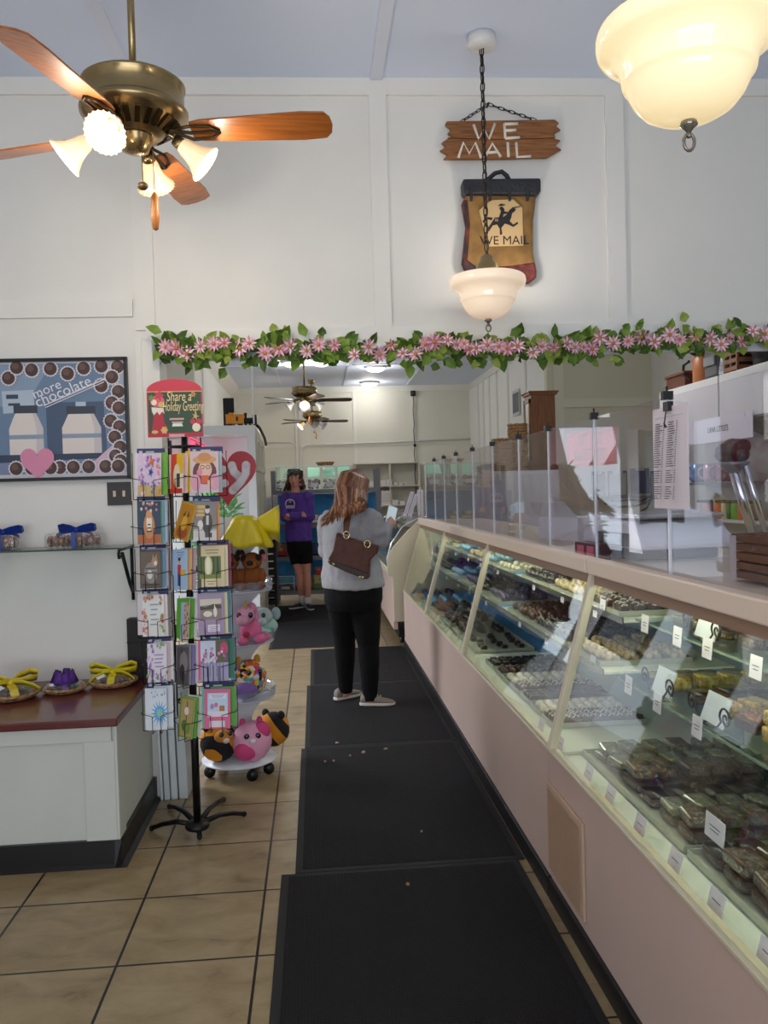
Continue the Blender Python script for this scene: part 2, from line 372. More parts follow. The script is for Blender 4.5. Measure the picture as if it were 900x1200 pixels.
# ================================================================ display cases along the right
FX, LZ, TX, TZ = .83, .565, 1.015, 1.205       # front face, lip height, top rail
CREAM = mat('#d9cdb4', .4); PINKW = mat('#d8bdb0', .42, var=.03, vs=2); BLACK = mat('#141316', .45); CHROME = mat('#c9ccd0', .18, 1)
CASEW = mat('#e3e8dc', .4); TUBE = mat('#f4fff0', .5, emis=15, ecol='#f4ffe6'); GL = glass('#fcfefc', 1.3); GLS = glass('#eef8f0', 1.25)
def sx(z): return FX + (TX-FX)*(z-LZ)/(TZ-LZ)
def case(name, label, y0, y1, posts, rail_cuts, shelves, liner, tube=True, end=False, vent=None):
    r = thing(name, label, 'display case', (FX, (y0+y1)/2, 0)); ym = (y0+y1)/2
    def L(q): # shift world-built geometry into the root's frame
        bmesh.ops.translate(q.bm, verts=q.bm.verts[:], vec=(-FX, -ym, 0)); return q
    L(B(PINKW).bx(FX, FX+.03, y0, y1, .082, LZ-.013)).done('front_panel', r)
    L(B(BLACK).bx(FX-.012, FX+.02, y0, y1, 0, .08)).done('toe_kick', r, bev=.004)
    L(B(CREAM).bx(FX-.008, FX+.03, y0, y1, LZ-.013, LZ)).done('lower_rail', r, bev=.003)
    L(B(CASEW).bx(FX+.03, 1.58, y0+.01, y1-.01, LZ-.06, LZ-.03)).done('deck', r)
    L(B(liner).bx(1.58, 1.6, y0, y1, .05, TZ)).done('back_panel', r)
    L(B(CREAM).bx(FX+.03, 1.6, y1-.025, y1, .05, LZ-.03).prism([(FX, y1-.02, LZ), (1.6, y1-.02, LZ), (1.6, y1-.02, TZ), (TX, y1-.02, TZ)], (0, .02, 0)) if end else B(CREAM).bx(FX+.03, 1.6, y1-.02, y1, .05, LZ-.03)).done('end_panel', r)
    for a, b in zip(rail_cuts, rail_cuts[1:]):
        L(B(mat('#f2dcc8', .4)).bx(TX-.03, TX+.02, a+.006, b-.006, TZ-.008, TZ+.05)).done('top_rail', r, bev=.006); L(B(mat('#9a7860', .45)).bx(TX-.012, TX+.012, a+.006, b-.006, TZ-.045, TZ-.008)).done('fascia', r)
    L(B(CREAM).bx(TX+.02, 1.6, y0, y1, TZ, TZ+.03)).done('counter_top', r)
    for y in posts:
        a, b = y-.018, y+.018
        L(B(CREAM).prism([(FX-.008, a, LZ), (FX+.022, a, LZ), (TX+.012, a, TZ), (TX-.018, a, TZ)], (0, b-a, 0))).done('post', r, bev=.003)
    ys = sorted(set([y0+.01] + list(posts) + [y1-.01]))
    for a, b in zip(ys, ys[1:]):
        if b-a > .1: L(B(GL).prism([(FX+.004, a+.02, LZ), (FX+.009, a+.02, LZ), (TX-.001, a+.02, TZ-.02), (TX-.006, a+.02, TZ-.02)], (0, b-a-.04, 0))).done('front_glass', r)
    for x, z, m in shelves:
        s = L(B(m).bx(x, 1.57, y0+.03, y1-.03, z-.008, z)).done('shelf', r)
        L(B(CHROME).bx(x-.006, x, y0+.03, y1-.03, z-.012, z+.012)).done('shelf_edge', s) if m is not GLS else L(B(mat('#7f9a88', .15, coat=.5)).bx(x-.003, x, y0+.03, y1-.03, z-.008, z)).done('shelf_edge', s)
    if tube: L(B(TUBE, True).cyl((TX+.06, y0+.1, TZ-.03), (TX+.06, y1-.1, TZ-.03), .013)).done('light_tube', r)
    if vent:
        a, b, c, d = vent; q = B(mat('#c3a78f', .5)).bx(FX-.012, FX, a, b, c, d); v = L(q).done('vent_panel', r, bev=.004); g = B(mat('#bd9f86', .55))
        n = 30
        for i in range(n):
            z = c+.02+(d-c-.04)*i/(n-1); g.bx(FX-.016, FX-.011, a+.02, (a+b)/2-.004, z-.002, z+.002); g.bx(FX-.016, FX-.011, (a+b)/2+.004, b-.02, z-.002, z+.002)
        L(g).done('louvres', v)
    return r
va = atX(641, 915, FX-.01); vb = atX(685, 1105, FX-.01)
case('display_case', 'cream display case nearest the viewer, full of brownies, louvred vent in its base', .55, 2.96, (2.94,), (.55, 2.96), ((1.08, .825, GLS), (1.16, 1.03, GLS)), mat('#cfd3c8', .5), vent=(vb.y, va.y, .12, va.z))
case('display_case', 'long cream display case in the middle of the counter, trays of chocolates behind slanted panes', 2.97, 7.9, (4.74, 6.34), (2.97, 6.0, 7.9), ((1.06, .82, CASEW), (1.14, 1.01, CASEW)), mat('#8fa8c4', .5), end=True)
# small candy case beyond, with a shaped end panel
cc = thing('candy_case', 'low cream candy case with shaped end panel and curved glass beyond the long case', 'display case', (.8, 8.9, 0))
def Lc(q): bmesh.ops.translate(q.bm, verts=q.bm.verts[:], vec=(-.8, -8.9, 0)); return q
Y8 = 8.02
outl = [(492, 609), (478, 622), (462, 640), (456, 648), (454, 655), (454, 674), (460, 676), (462, 729)]
pts = [atY(a, b, Y8) for a, b in outl]
pf = pts + [V((1.5, Y8, pts[-1].z)), V((1.5, Y8, pts[0].z))]
Lc(B(CREAM).prism(pf, (0, .05, 0))).done('end_panel', cc, bev=.006)
x0 = pts[-1].x; zl = pts[-3].z; xl = pts[4].x
Lc(B(PINKW).bx(x0, x0+.04, Y8+.05, 10.6, .16, zl)).done('front_panel', cc)
Lc(B(CREAM).bx(xl, x0+.3, Y8+.05, 10.6, zl, zl+.06)).done('ledge', cc, bev=.01)
Lc(B(mat('#9fb6c8', .4)).bx(x0+.05, 1.5, Y8+.05, 10.6, zl+.02, zl+.07)).done('deck', cc)
q = B(glass('#eef6f4', 1.5), True); arc = [(xl+.01, zl+.06), (xl+.0, zl+.14), (xl+.05, zl+.30), (xl+.16, zl+.46), (xl+.32, zl+.54), (xl+.5, zl+.56)]
q.loft([[(x, Y8+.06, z) for x, z in arc], [(x, 10.6, z) for x, z in arc]], cap=False, closed=False); Lc(q).done('curved_glass', cc)
for y in (Y8+.08, 9.3, 10.58): Lc(B(CHROME, True).tube([(x, y, z+.004) for x, z in arc], .008)).done('glass_rib', cc)
Lc(B(BLACK).bx(x0+.05, 1.4, Y8+.08, 10.5, .07, .16)).done('base', cc)
for y in (Y8+.2, 10.4): Lc(B(mat('#26262a', .4), True).cyl((x0+.07, y, .034), (x0+.11, y, .034), .034)).done('caster', cc)
# acrylic shields above the cases
cuts = [7.62, 7.04, 6.49, 5.95, 5.31, 4.71, 4.11, 3.57, 2.98, 2.34, 1.72, 1.1]
SH = glass('#faf9fd', 1.42, op=.005, opc='#d8d4e6', gain=.9); CL = mat('#18171b', .4)
nth = ['farthest', 'second', 'third', 'fourth', 'fifth', 'sixth', 'seventh', 'eighth', 'ninth', 'tenth', 'nearest']
for i, (b, a) in enumerate(zip(cuts, cuts[1:])):
    lb = {0: 'farthest clear acrylic shield, over the far end of the long case', 10: 'nearest clear acrylic shield, over the brownie case at the picture edge'}.get(i, nth[i] + ' clear acrylic shield from the far end of the counter')
    s = thing('acrylic_shield', lb, 'sneeze guard', (1.03, (a+b)/2, TZ+.045), rnd.uniform(-.012, .012), 'acrylic shields along the counter')
    w = (b-a)/2-.004
    B(SH).box((0, 0, .26), (.005, 2*w, .52)).done('panel', s)
    q = B(mat('#e9edf2', .15, coat=.5, emis=0)); q.box((0, w-.002, .26), (.008, .006, .52)); q.done('polished_edge', s)
    if i: 
        q = B(CL); q.box((0, w, .525), (.03, .02, .025)); q.tube([(0, w, .535), (.0, w-.004, .552), (0, w+.004, .552), (0, w, .535)], .0025, 5); q.done('clip', s)
# price list held on the shield
pl = thing('price_list', 'long white price list clipped to the acrylic shield, two columns of print', 'price list', (1.02, 2.4, 1.5))
a = atX(765, 477, 1.02); b = atX(808, 597, 1.02); hw = (a.y-b.y)/2; pl.location = (1.02, (a.y+b.y)/2, b.z); hh = a.z-b.z-.01
B(mat('#efe4ec', .7)).box((0, 0, hh/2), (.002, 2*hw, hh)).done('sheet', pl)
fr = FR((-.0015, hw, 0), (0, -1, 0), (0, 0, 1)); P = [('#55505a', rc(.02, hh*.9, 2*hw-.02, hh*.902))]
for k in range(34):
    y = hh*.84-k*hh*.0225
    for x0, x1 in ((.022, .022+rnd.uniform(.03, .055)), (.078, .086), (.11, .11+rnd.uniform(.03, .05)), (.165, .173)):
        if x1 < 2*hw-.01 and not (k in (20, 27)): P.append(('#5b5560', rc(x0, y, x1, y+hh*.009)))
art('print', fr, P, pl)
q = B(CL); q.box((-.004, 0, hh+.0), (.016, .034, .026)); q.tube([(-.01, 0, hh-.012), (-.016, 0, hh-.05), (-.012, .006, hh-.06), (-.012, -.006, hh-.06), (-.016, 0, hh-.05)], .002, 5); q.done('binder_clip', pl)
# ---------------------------------------------------------------- things in the cases
def at_front(px, py): return atX(px, py, FX+.03)
CARD = mat('#ece6ee', .6); INK = mat('#4a4452', .7)
def card_mesh(w=.062, h=.046, lines=1):
    q = B(CARD).box((0, 0, h/2), (.0015, w, h)); q.m(INK)
    for i in range(lines): q.box((-.0012, 0, h*(.56-.16*i)), (.0006, w*(.55-.12*i), h*.035))
    return q
c0 = None; base_pts = [(682, 897), (707, 930), (741, 965), (781, 1006), (828, 1055), (887, 1115), (649, 858), (628, 836)]
wh = ['by the post between the two cases', 'second from the post', 'third from the post', 'fourth from the post', 'fifth from the post', 'nearest the viewer', 'in the long case, nearest the post', 'in the long case, second from the post']
for (px, py), t in zip(base_pts, wh):
    p = atX(px, py+18, FX+.03)
    lab = 'white price card at foot of front glass, ' + t
    if c0 is None: c0 = card_mesh(.07, .055).done('price_card'); tag(c0, lab, 'price card', 'price cards along the front lip'); o = c0
    else: o = dup(c0, p, 0, lab)
    put(o, (FX+.036+.01, p.y, LZ-.029), rot=(0, .27, 0))
c1 = None
for px, py, X, z, t in ((117, 480, 1.076, .825, 'left'), (195, 525, 1.076, .825, 'second'), (340, 605, 1.076, .825, 'third'), (458, 690, 1.076, .825, 'fourth'), (620, 800, 1.076, .825, 'fifth'),
                        (235, 320, 1.156, 1.03, 'left'), (408, 405, 1.156, 1.03, 'second'), (540, 465, 1.156, 1.03, 'third'), (662, 520, 1.156, 1.03, 'fourth'), (860, 610, 1.156, 1.03, 'fifth')):
    p = atX(640+px*.2889, 640+py*.2889, X); lab = 'white price card on %s shelf edge, near case, %s from far end' % ('middle' if X < 1.1 else 'top', 'first' if t == 'left' else t)
    if c1 is None: c1 = card_mesh(.06, .062, 2).done('price_card'); tag(c1, lab, 'price card', 'price cards on the shelf edges'); o = c1
    else: o = dup(c1, p, 0, lab)
    put(o, (X-.008, p.y, z-.034), rot=(0, .1, 0))
p = atX(857, 900, 1.05); o = dup(c1, p, 0, 'large white price card standing among the dark bars, nearest the viewer'); put(o, (1.0, p.y, LZ+.03), rot=(0, .1, 0), scale=(1, 1.7, 1))
for i, (px, py, t) in enumerate(((334, 700, 'first'), (349, 737, 'second'))): pass
# wrapped bars
CEL = glass('#ffffff', 1.5, rough=.06, op=.02, opc='#f2f6f2', gain=1.6, crinkle=45)
def wrap(parent, d, m=CEL):
    q = B(m); w, l, h = d
    n = 9; rows = []
    for j in range(7):
        y = -l/2-.012 + (l+.024)*j/6; k = .35 if j in (0, 6) else 1
        rows.append([(w/2*math.cos(a)*1.15*k**.2, y, max(.0005, h/2+h*.62*math.sin(a)*k + rnd.uniform(-.003, .003))) for a in (2*PI*i/n for i in range(n))])
    q.loft(rows); return q.done('wrapper', parent)
DK = blotch([(.3, '#26130a'), (.7, '#63402a')], 60, .45, coat=.4, bump=.3); BLOND = blotch([(.3, '#a87a34'), (.55, '#dcb25c'), (.75, '#f0d488')], 70, .45, coat=.3, bump=.5); NUT = blotch([(.35, '#7a4c20'), (.5, '#c58f3c'), (.62, '#ecc46c')], 90, .5, 'noise', .3, bump=.8); FUD = blotch([(.3, '#2a140a'), (.6, '#5a3420')], 50, .4, coat=.5, bump=.2); GOLD = blotch([(.3, '#6b5518'), (.5, '#c7a83a'), (.7, '#f1e28a')], 40, .25, coat=.8, bump=.6)
MINT = blotch([(.3, '#3d3a2a'), (.6, '#77734f'), (.75, '#b3b184')], 60, .35, coat=.6, bump=.5)
def bar(name, label, cat, d, m, top=None, wrapped=True, lumps=0):
    r = thing(name, label, cat); w, l, h = d
    B(m).box((0, 0, h/2), d).done('cake', r, bev=.006)
    if top: 
        q = B(top, True)
        if lumps:
            for i in range(lumps): q.ball((rnd.uniform(-.42, .42)*w, rnd.uniform(-.42, .42)*l, h+.002), (rnd.uniform(.006, .011),)*3, n=6, k=4)
        else: q.box((0, 0, h+.003), (w*.96, l*.96, .007))
        q.done('topping', r)
    if wrapped: wrap(r, d)
    return r
kinds = {}; placed = set()
def place(kind, pos, rz, label, group):
    o = kinds[kind]; sca = rnd.uniform(1.15, 1.3) if kind in ('white', 'check', 'plain', 'milk', 'cluster', 'pale', 'milkc', 'purple', 'blue') else rnd.uniform(.9, 1.08)
    if kind not in placed: placed.add(kind); o['label'] = label; o['group'] = group; put(o, pos, rz, scale=sca); return o
    return dup(o, pos, rz, label, group, scale=sca)
kinds['dark'] = bar('brownie', '', 'brownie', (.066, .098, .032), DK); kinds['fudge'] = bar('brownie', '', 'brownie', (.064, .095, .028), FUD, mat('#1e0f08', .3, coat=.5))
kinds['blond'] = bar('blondie', '', 'blondie', (.07, .085, .04), BLOND); kinds['nut'] = bar('nut_bar', '', 'nut bar', (.078, .098, .04), FUD, NUT, False, 40)
kinds['gold'] = bar('foil_square', '', 'sweet', (.064, .064, .045), GOLD); kinds['mint'] = bar('wrapped_bar', '', 'bar', (.062, .098, .022), MINT)
kinds['pecan'] = bar('nut_bar', '', 'nut bar', (.078, .11, .035), DK, mat('#8a5326', .4, coat=.3), False, 40)
ordn = ['first', 'second', 'third', 'fourth', 'fifth', 'sixth', 'seventh', 'eighth', 'ninth', 'tenth', 'eleventh', 'twelfth']
D0 = LZ-.028
# trays on the deck of the near case
def tray(y0, y1, x0, x1, z, label, m=None, h=.02):
    r = thing('tray', label, 'tray', ((x0+x1)/2, (y0+y1)/2, z+.001), 0, 'trays in the display cases'); a, b = (x1-x0)/2, (y1-y0)/2
    B(m or mat('#b9bcae', .35, .3)).box((0, 0, .003), (2*a, 2*b, .006)).done('base', r)
    q = B(m or mat('#b9bcae', .35, .3))
    for s in (-1, 1): q.box((s*a, 0, h/2), (.004, 2*b, h)); q.box((0, s*b, h/2), (2*a, .004, h))
    q.done('rim', r); return r
rows = [('mint', 2.84), ('mint', 2.7), ('dark', 2.56), ('fudge', 2.43), ('mint', 2.3), ('dark', 2.17), ('fudge', 2.015), ('dark', 1.895), ('dark', 1.77), ('fudge', 1.64), ('mint', 1.515), ('dark', 1.36), ('fudge', 1.22), ('dark', 1.08)]
tray(2.1, 2.93, .95, 1.5, D0, 'flat metal tray on the case floor beside the post'); tray(1.45, 2.08, .95, 1.5, D0, 'flat metal tray on the case floor, second from the post'); tray(.8, 1.43, .95, 1.5, D0, 'flat metal tray on the case floor, nearest the viewer')
for i, (k, y) in enumerate(rows):
    nm = {'mint': 'green wrapped bar', 'dark': 'dark wrapped brownie', 'fudge': 'fudge topped brownie in clear wrap'}[k]
    for j in range(6):
        if i == 8 and j > 2 or i == 10 and j > 3: continue
        for lev in range(2 if k != 'fudge' else 1):
            place(k, (1.015+j*.086+rnd.uniform(-.005, .005), y+rnd.uniform(-.006, .006), D0+.0085+lev*(.0405 if k == 'dark' else .0285)), rnd.uniform(-.13, .13), '%s on the near case floor, %s row from the post' % (nm, ordn[i] if i < 12 else 'farthest'), '%s bars, row %s' % (nm, ordn[i] if i < 12 else 'last'))
def shelf_fill(x, z, spec, where):
    for i, (k, y, nx, lv) in enumerate(spec):
        nm = {'blond': 'golden blondie in clear wrap', 'nut': 'nut covered bar', 'gold': 'gold wrapped square', 'pecan': 'dark pecan bar', 'dark': 'dark wrapped brownie', 'mint': 'green wrapped bar', 'fudge': 'fudge topped brownie'}[k]
        for j in range(min(nx, 3) if x > 1.1 else nx):
            for l in range(lv): place(k, (x+.125+j*.092+rnd.uniform(-.006, .006), y+rnd.uniform(-.006, .006), z+.001+l*.05), rnd.uniform(-.12, .12), '%s on near case %s shelf, %s row from post' % (nm, where, ordn[i]), nm + ' row on the %s shelf, %s' % (where, ordn[i]))
shelf_fill(1.08, .825, [('mint', 2.82, 4, 1), ('gold', 2.68, 4, 1), ('fudge', 2.52, 4, 1), ('blond', 2.36, 4, 1), ('pecan', 2.2, 4, 1), ('blond', 2.05, 4, 2), ('blond', 1.93, 4, 2), ('blond', 1.8, 4, 2), ('nut', 1.66, 3, 2), ('nut', 1.52, 3, 2), ('pecan', 1.37, 4, 1), ('nut', 1.22, 3, 1)], 'middle')
shelf_fill(1.16, 1.03, [('mint', 2.8, 4, 1), ('dark', 2.62, 4, 1), ('fudge', 2.48, 4, 1), ('dark', 2.32, 4, 1), ('gold', 2.16, 4, 1), ('gold', 2.05, 4, 1), ('blond', 1.93, 4, 1), ('gold', 1.8, 4, 1), ('gold', 1.7, 4, 1), ('nut', 1.57, 3, 1), ('nut', 1.44, 3, 1), ('blond', 1.3, 4, 1)], 'top')
# curly wire plate stands
def spiral(cx, cz, r, turns, y, n=28, d=1): return [(cx + r*(1-i/n*.85)*math.cos(d*turns*2*PI*i/n), y, cz + r*(1-i/n*.85)*math.sin(d*turns*2*PI*i/n)) for i in range(n)]
ws_ = thing('wire_stand', '', 'plate stand')
q = B(BLACK, True)
for k in (-1, 1):
    q.tube([(0, 0, .0), (-.004, k*.05, .004), (0, k*.075, .03)] + [(0, k*(.1-.032*(1-i/30)*math.cos(1.7*2*PI*i/30)), .045+.032*(1-i/30)*math.sin(1.7*2*PI*i/30)) for i in range(28)], .0032, 6)
    q.tube([(0, k*.03, .004), (.04, k*.03, .004)], .003, 6)
q.done('scroll', ws_)
B(mat('#cfd6e2', .35)).box((.024, 0, .045), (.004, .13, .085), (0, .35, 0)).done('card', ws_)
for i, (X, y, z, t) in enumerate(((1.175, 2.45, 1.0345, 'middle of the top shelf'), (1.175, 1.97, 1.0345, 'top shelf by the gold squares'), (1.095, 2.6, .8295, 'middle shelf by the far cards'), (1.095, 2.25, .8295, 'middle shelf before the blondies'))):
    lab = 'black scrolled wire stand holding a card, ' + t
    o = ws_ if i == 0 else dup(ws_, (0, 0, 0)); tag(o, lab, 'plate stand', 'wire stands'); put(o, (X, y, z))
# chocolates in the long case
def choc(name, m, top, kind):
    r = thing(name, '', 'chocolate')
    if kind == 'square': B(m).box((0, 0, .011), (.03, .03, .022)).done('body', r, bev=.003)
    elif kind == 'dome': B(m, True).lathe([(.017, 0), (.017, .008), (.013, .018), (.006, .022), (0, .023)], n=12).done('body', r)
    else:
        q = B(m, True)
        for i in range(7): rb_ = rnd.uniform(.012, .018); q.ball((rnd.uniform(-.02, .02), rnd.uniform(-.02, .02), rb_+rnd.uniform(0, .01)), rb_, n=7, k=5)
        q.done('body', r)
    if top: q = B(top, True); q.tube([(-.012, -.01, .024), (0, .01, .026), (.008, -.008, .025), (.013, .01, .024)], .0025, 5); q.done('drizzle', r)
    return r
WC = mat('#e3dcc6', .4, coat=.3); MC_ = mat('#4a2915', .35, coat=.4); DC = mat('#221109', .35, coat=.5)
kinds.update(white=choc('chocolate', WC, None, 'dome'), check=choc('chocolate', MC_, WC, 'square'), plain=choc('chocolate', DC, None, 'square'), milk=choc('chocolate', MC_, None, 'dome'), cluster=choc('nut_cluster', DC, None, 'c'), pale=choc('nut_cluster', blotch([(.3, '#8d6f4c'), (.6, '#d9c7a4')], 60), None, 'c'), milkc=choc('nut_cluster', MC_, None, 'c'), purple=choc('nut_cluster', mat('#3d2f66', .3, coat=.6), None, 'c'), blue=choc('nut_cluster', mat('#7fb4d8', .3, coat=.6), None, 'c'))
nmk = dict(white='white domed chocolate', check='drizzled dark square chocolate', plain='plain dark square chocolate', milk='milk chocolate dome', cluster='dark nut cluster', pale='pale nut cluster', milkc='milk nut cluster', purple='purple foil sweet', blue='blue foil sweet')
def chtray(k, y0, y1, x0, x1, z, pitch, where, jit=.004):
    tray(y0, y1, x0, x1, z, 'metal tray of %ss on the %s' % (nmk[k], where))
    ny = max(1, int((y1-y0-.02)/pitch)); nx = max(1, int((x1-x0-.02)/pitch))
    for a in range(nx):
        for b in range(ny): place(k, (x0+.01+(a+.5)*(x1-x0-.02)/nx+rnd.uniform(-jit, jit), y0+.01+(b+.5)*(y1-y0-.02)/ny+rnd.uniform(-jit, jit), z+.0085), rnd.uniform(-.2, .2) if jit > .004 else 0, '%s in tray on the %s' % (nmk[k], where), '%ss %s' % (nmk[k], where))
T = 'long case floor, '
chtray('check', 3.27, 3.44, .94, 1.33, D0, .036, T+'nearest the post'); chtray('white', 3.46, 3.63, .94, 1.33, D0, .04, T+'second from the post'); chtray('plain', 3.65, 3.81, .94, 1.33, D0, .036, T+'third from the post')
chtray('check', 3.83, 3.99, .94, 1.33, D0, .038, T+'fourth from the post'); chtray('white', 4.01, 4.19, .94, 1.33, D0, .042, T+'fifth from the post'); chtray('milk', 4.21, 4.38, .94, 1.33, D0, .042, T+'sixth from the post'); chtray('plain', 4.4, 4.6, .94, 1.33, D0, .045, T+'under the far post')
T = 'long case middle shelf, '
chtray('pale', 3.1, 3.5, 1.08, 1.45, .82, .075, T+'nearest the post', .012); chtray('cluster', 3.52, 4.1, 1.08, 1.45, .82, .062, T+'in its middle', .012); chtray('milkc', 4.12, 4.62, 1.08, 1.45, .82, .07, T+'by the far post', .012)
T = 'long case top shelf, '
chtray('check', 3.1, 3.6, 1.16, 1.5, 1.01, .06, T+'nearest the post', .01); chtray('pale', 3.62, 4.05, 1.16, 1.5, 1.01, .075, T+'in its middle', .012); chtray('cluster', 4.07, 4.6, 1.16, 1.5, 1.01, .075, T+'by the far post', .012)
BLUE = mat('#4d9bd6', .45); k9 = [('cluster', 'pale'), ('purple', 'milkc'), ('white', 'cluster')]
for si, (z, x0, wn) in enumerate(((D0, .93, 'floor'), (.82, 1.08, 'middle shelf'), (1.01, 1.16, 'top shelf'))):
    ys = [4.86, 5.4, 5.85, 6.28] + [6.42, 6.9, 7.35, 7.8]
    for bi in range(8):
        if bi == 3 or bi == 7: continue
        a, b = ys[bi], ys[bi+1]-.03
        k = [['plain', 'cluster', 'milkc', '', 'cluster', 'blue', 'purple'], ['purple', 'cluster', 'purple', '', 'blue', 'cluster', 'cluster'], ['white', 'blue', 'pale', '', 'blue', 'white', 'pale']][si][bi]
        chtray(k, a, b, x0, x0+.36, z, .1 if bi > 3 else .085, 'far bays, %s, %s along' % (wn, ordn[bi]), .012)
lin = B(BLUE).bx(1.3, 1.57, 4.8, 7.86, D0, D0+.004); tag(lin.done('shelf_liner'), 'blue paper liner on the floor of the far bays', 'paper liner')
for z, x, t in ((.82, 1.075, 'middle'), (1.01, 1.155, 'top')): tag(B(BLUE).bx(x, 1.56, 4.78, 7.84, z+.0001, z+.0009).done('shelf_liner'), 'blue paper liner on the %s shelf of the far bays' % t, 'paper liner')
for si, (z, x) in enumerate(((.82, 1.052), (1.01, 1.132))):
    for j, y in enumerate((3.3, 3.75, 4.25, 5.1, 5.65, 6.1, 6.65, 7.1, 7.55)):
        o = dup(c1, (0, 0, 0), 0, 'small price card, long case %s shelf edge, %s from near post' % (('middle', 'top')[si], ordn[j])); put(o, (x, y, z-.03), rot=(0, .1, 0), scale=.8)
# ================================================================ lamps and ceiling fan of the front room
BRASS = mat('#a08a62', .25, .9, var=.1, vs=20); DBRASS = mat('#4a3c28', .3, .9); WBLADE = wood('#8a4a14', '#b5692a', 5, 0, .35, .4)
MILK = None
def lampglass(nt, p, e, c):
    p.inputs['Base Color'].default_value = S('#f5ead0'); p.inputs['Roughness'].default_value = .15; p.inputs['Coat Weight'].default_value = .4
    p.inputs['Emission Color'].default_value = S(c); p.inputs['Emission Strength'].default_value = e
LG1 = node_mat('opal_glass_bright', lambda nt, p: lampglass(nt, p, .75, '#ffe2a6')); LG2 = node_mat('opal_glass_soft', lambda nt, p: lampglass(nt, p, .5, '#ffdcc0'))
def chain(q, p0, p1, n, r=.011, w=.0022):
    p0, p1 = V(p0), V(p1); d = (p1-p0); L = d.length/n; t = d.normalized(); a = t.orthogonal().normalized(); b = t.cross(a)
    for i in range(n):
        c = p0 + d*(i+.5)/n; s = a if i % 2 else b
        q.tube([c + t*(L*.68)*math.cos(x) + s*r*.62*math.sin(x) for x in (2*PI*k/10 for k in range(10))], w, 5, closed=True)
def pendant(name, label, c, z, lg):
    r = thing(name, label, 'pendant lamp', (c.x, c.y, z), 0, 'opal glass pendants'); R = .178
    pr = [(x*R, z*R) for x, z in ((.01, 0), (.2, .005), (.36, .04), (.5, .12), (.6, .24), (.66, .36), (.685, .43), (.715, .445), (.72, .46), (.735, .54), (.755, .62), (.8, .70), (.88, .765), (.95, .80), (.985, .84), (1.0, .91), (1.0, .98), (.98, 1.04), (.94, 1.07), (.9, 1.05), (.87, .95), (.8, .85), (.72, .7))]
    B(lg, True).lathe(pr, n=48, cap=False).done('glass_shade', r)
    q = B(BRASS, True).lathe([(.092, .176), (.094, .186), (.075, .196), (.058, .21), (.052, .225), (.05, .248), (.036, .262), (.032, .285), (.012, .295), (.006, .31)], n=24); q.done('fitter', r)
    q = B(mat('#8a8378', .15, .6), True); q.lathe([(.016, -.004), (.018, -.012), (.01, -.018), (.004, -.026)], n=12); q.tube([(.011*math.cos(a), 0, -.045+.017*math.sin(a)) for a in (2*PI*k/14 for k in range(14))], .0035, 6, closed=True); q.ball((0, 0, -.032), .006, n=8, k=5); q.done('finial', r)
    q = B(mat('#3c352b', .4, .7), True); chain(q, (0, 0, .31), (0, 0, CEIL-z-.05), int((CEIL-z-.36)/.04), .017, .0032); q.tube([(.002, 0, .3), (.004, .002, (CEIL-z)/2), (0, 0, CEIL-z-.05)], .0025, 5); q.done('chain', r)
    B(mat('#e4e4e2', .3, coat=.4), True).lathe([(.02, -.06), (.06, -.055), (.068, -.04), (.066, -.002)], (0, 0, CEIL-z), 24).done('canopy', r)
    return r
p2 = atZ(564, 42, CEIL); PZ2 = atY(573, 372, p2.y).z-.004
pendant('pendant_lamp', 'smaller looking opal glass pendant on a long chain before the mail sign', p2, PZ2, LG2)
p1 = atY(807, 140, 1.62)
pendant('pendant_lamp', 'large glowing opal glass pendant cut off by the top right corner', p1, p1.z, LG1)
bulb('pendant_glow', (p2.x+.085, p2.y-.02, PZ2+.2) , 7, (1, .93, .85), .04); bulb('pendant_glow', (p1.x+.085, p1.y, p1.z+.2), 12, (1, .93, .85), .04)
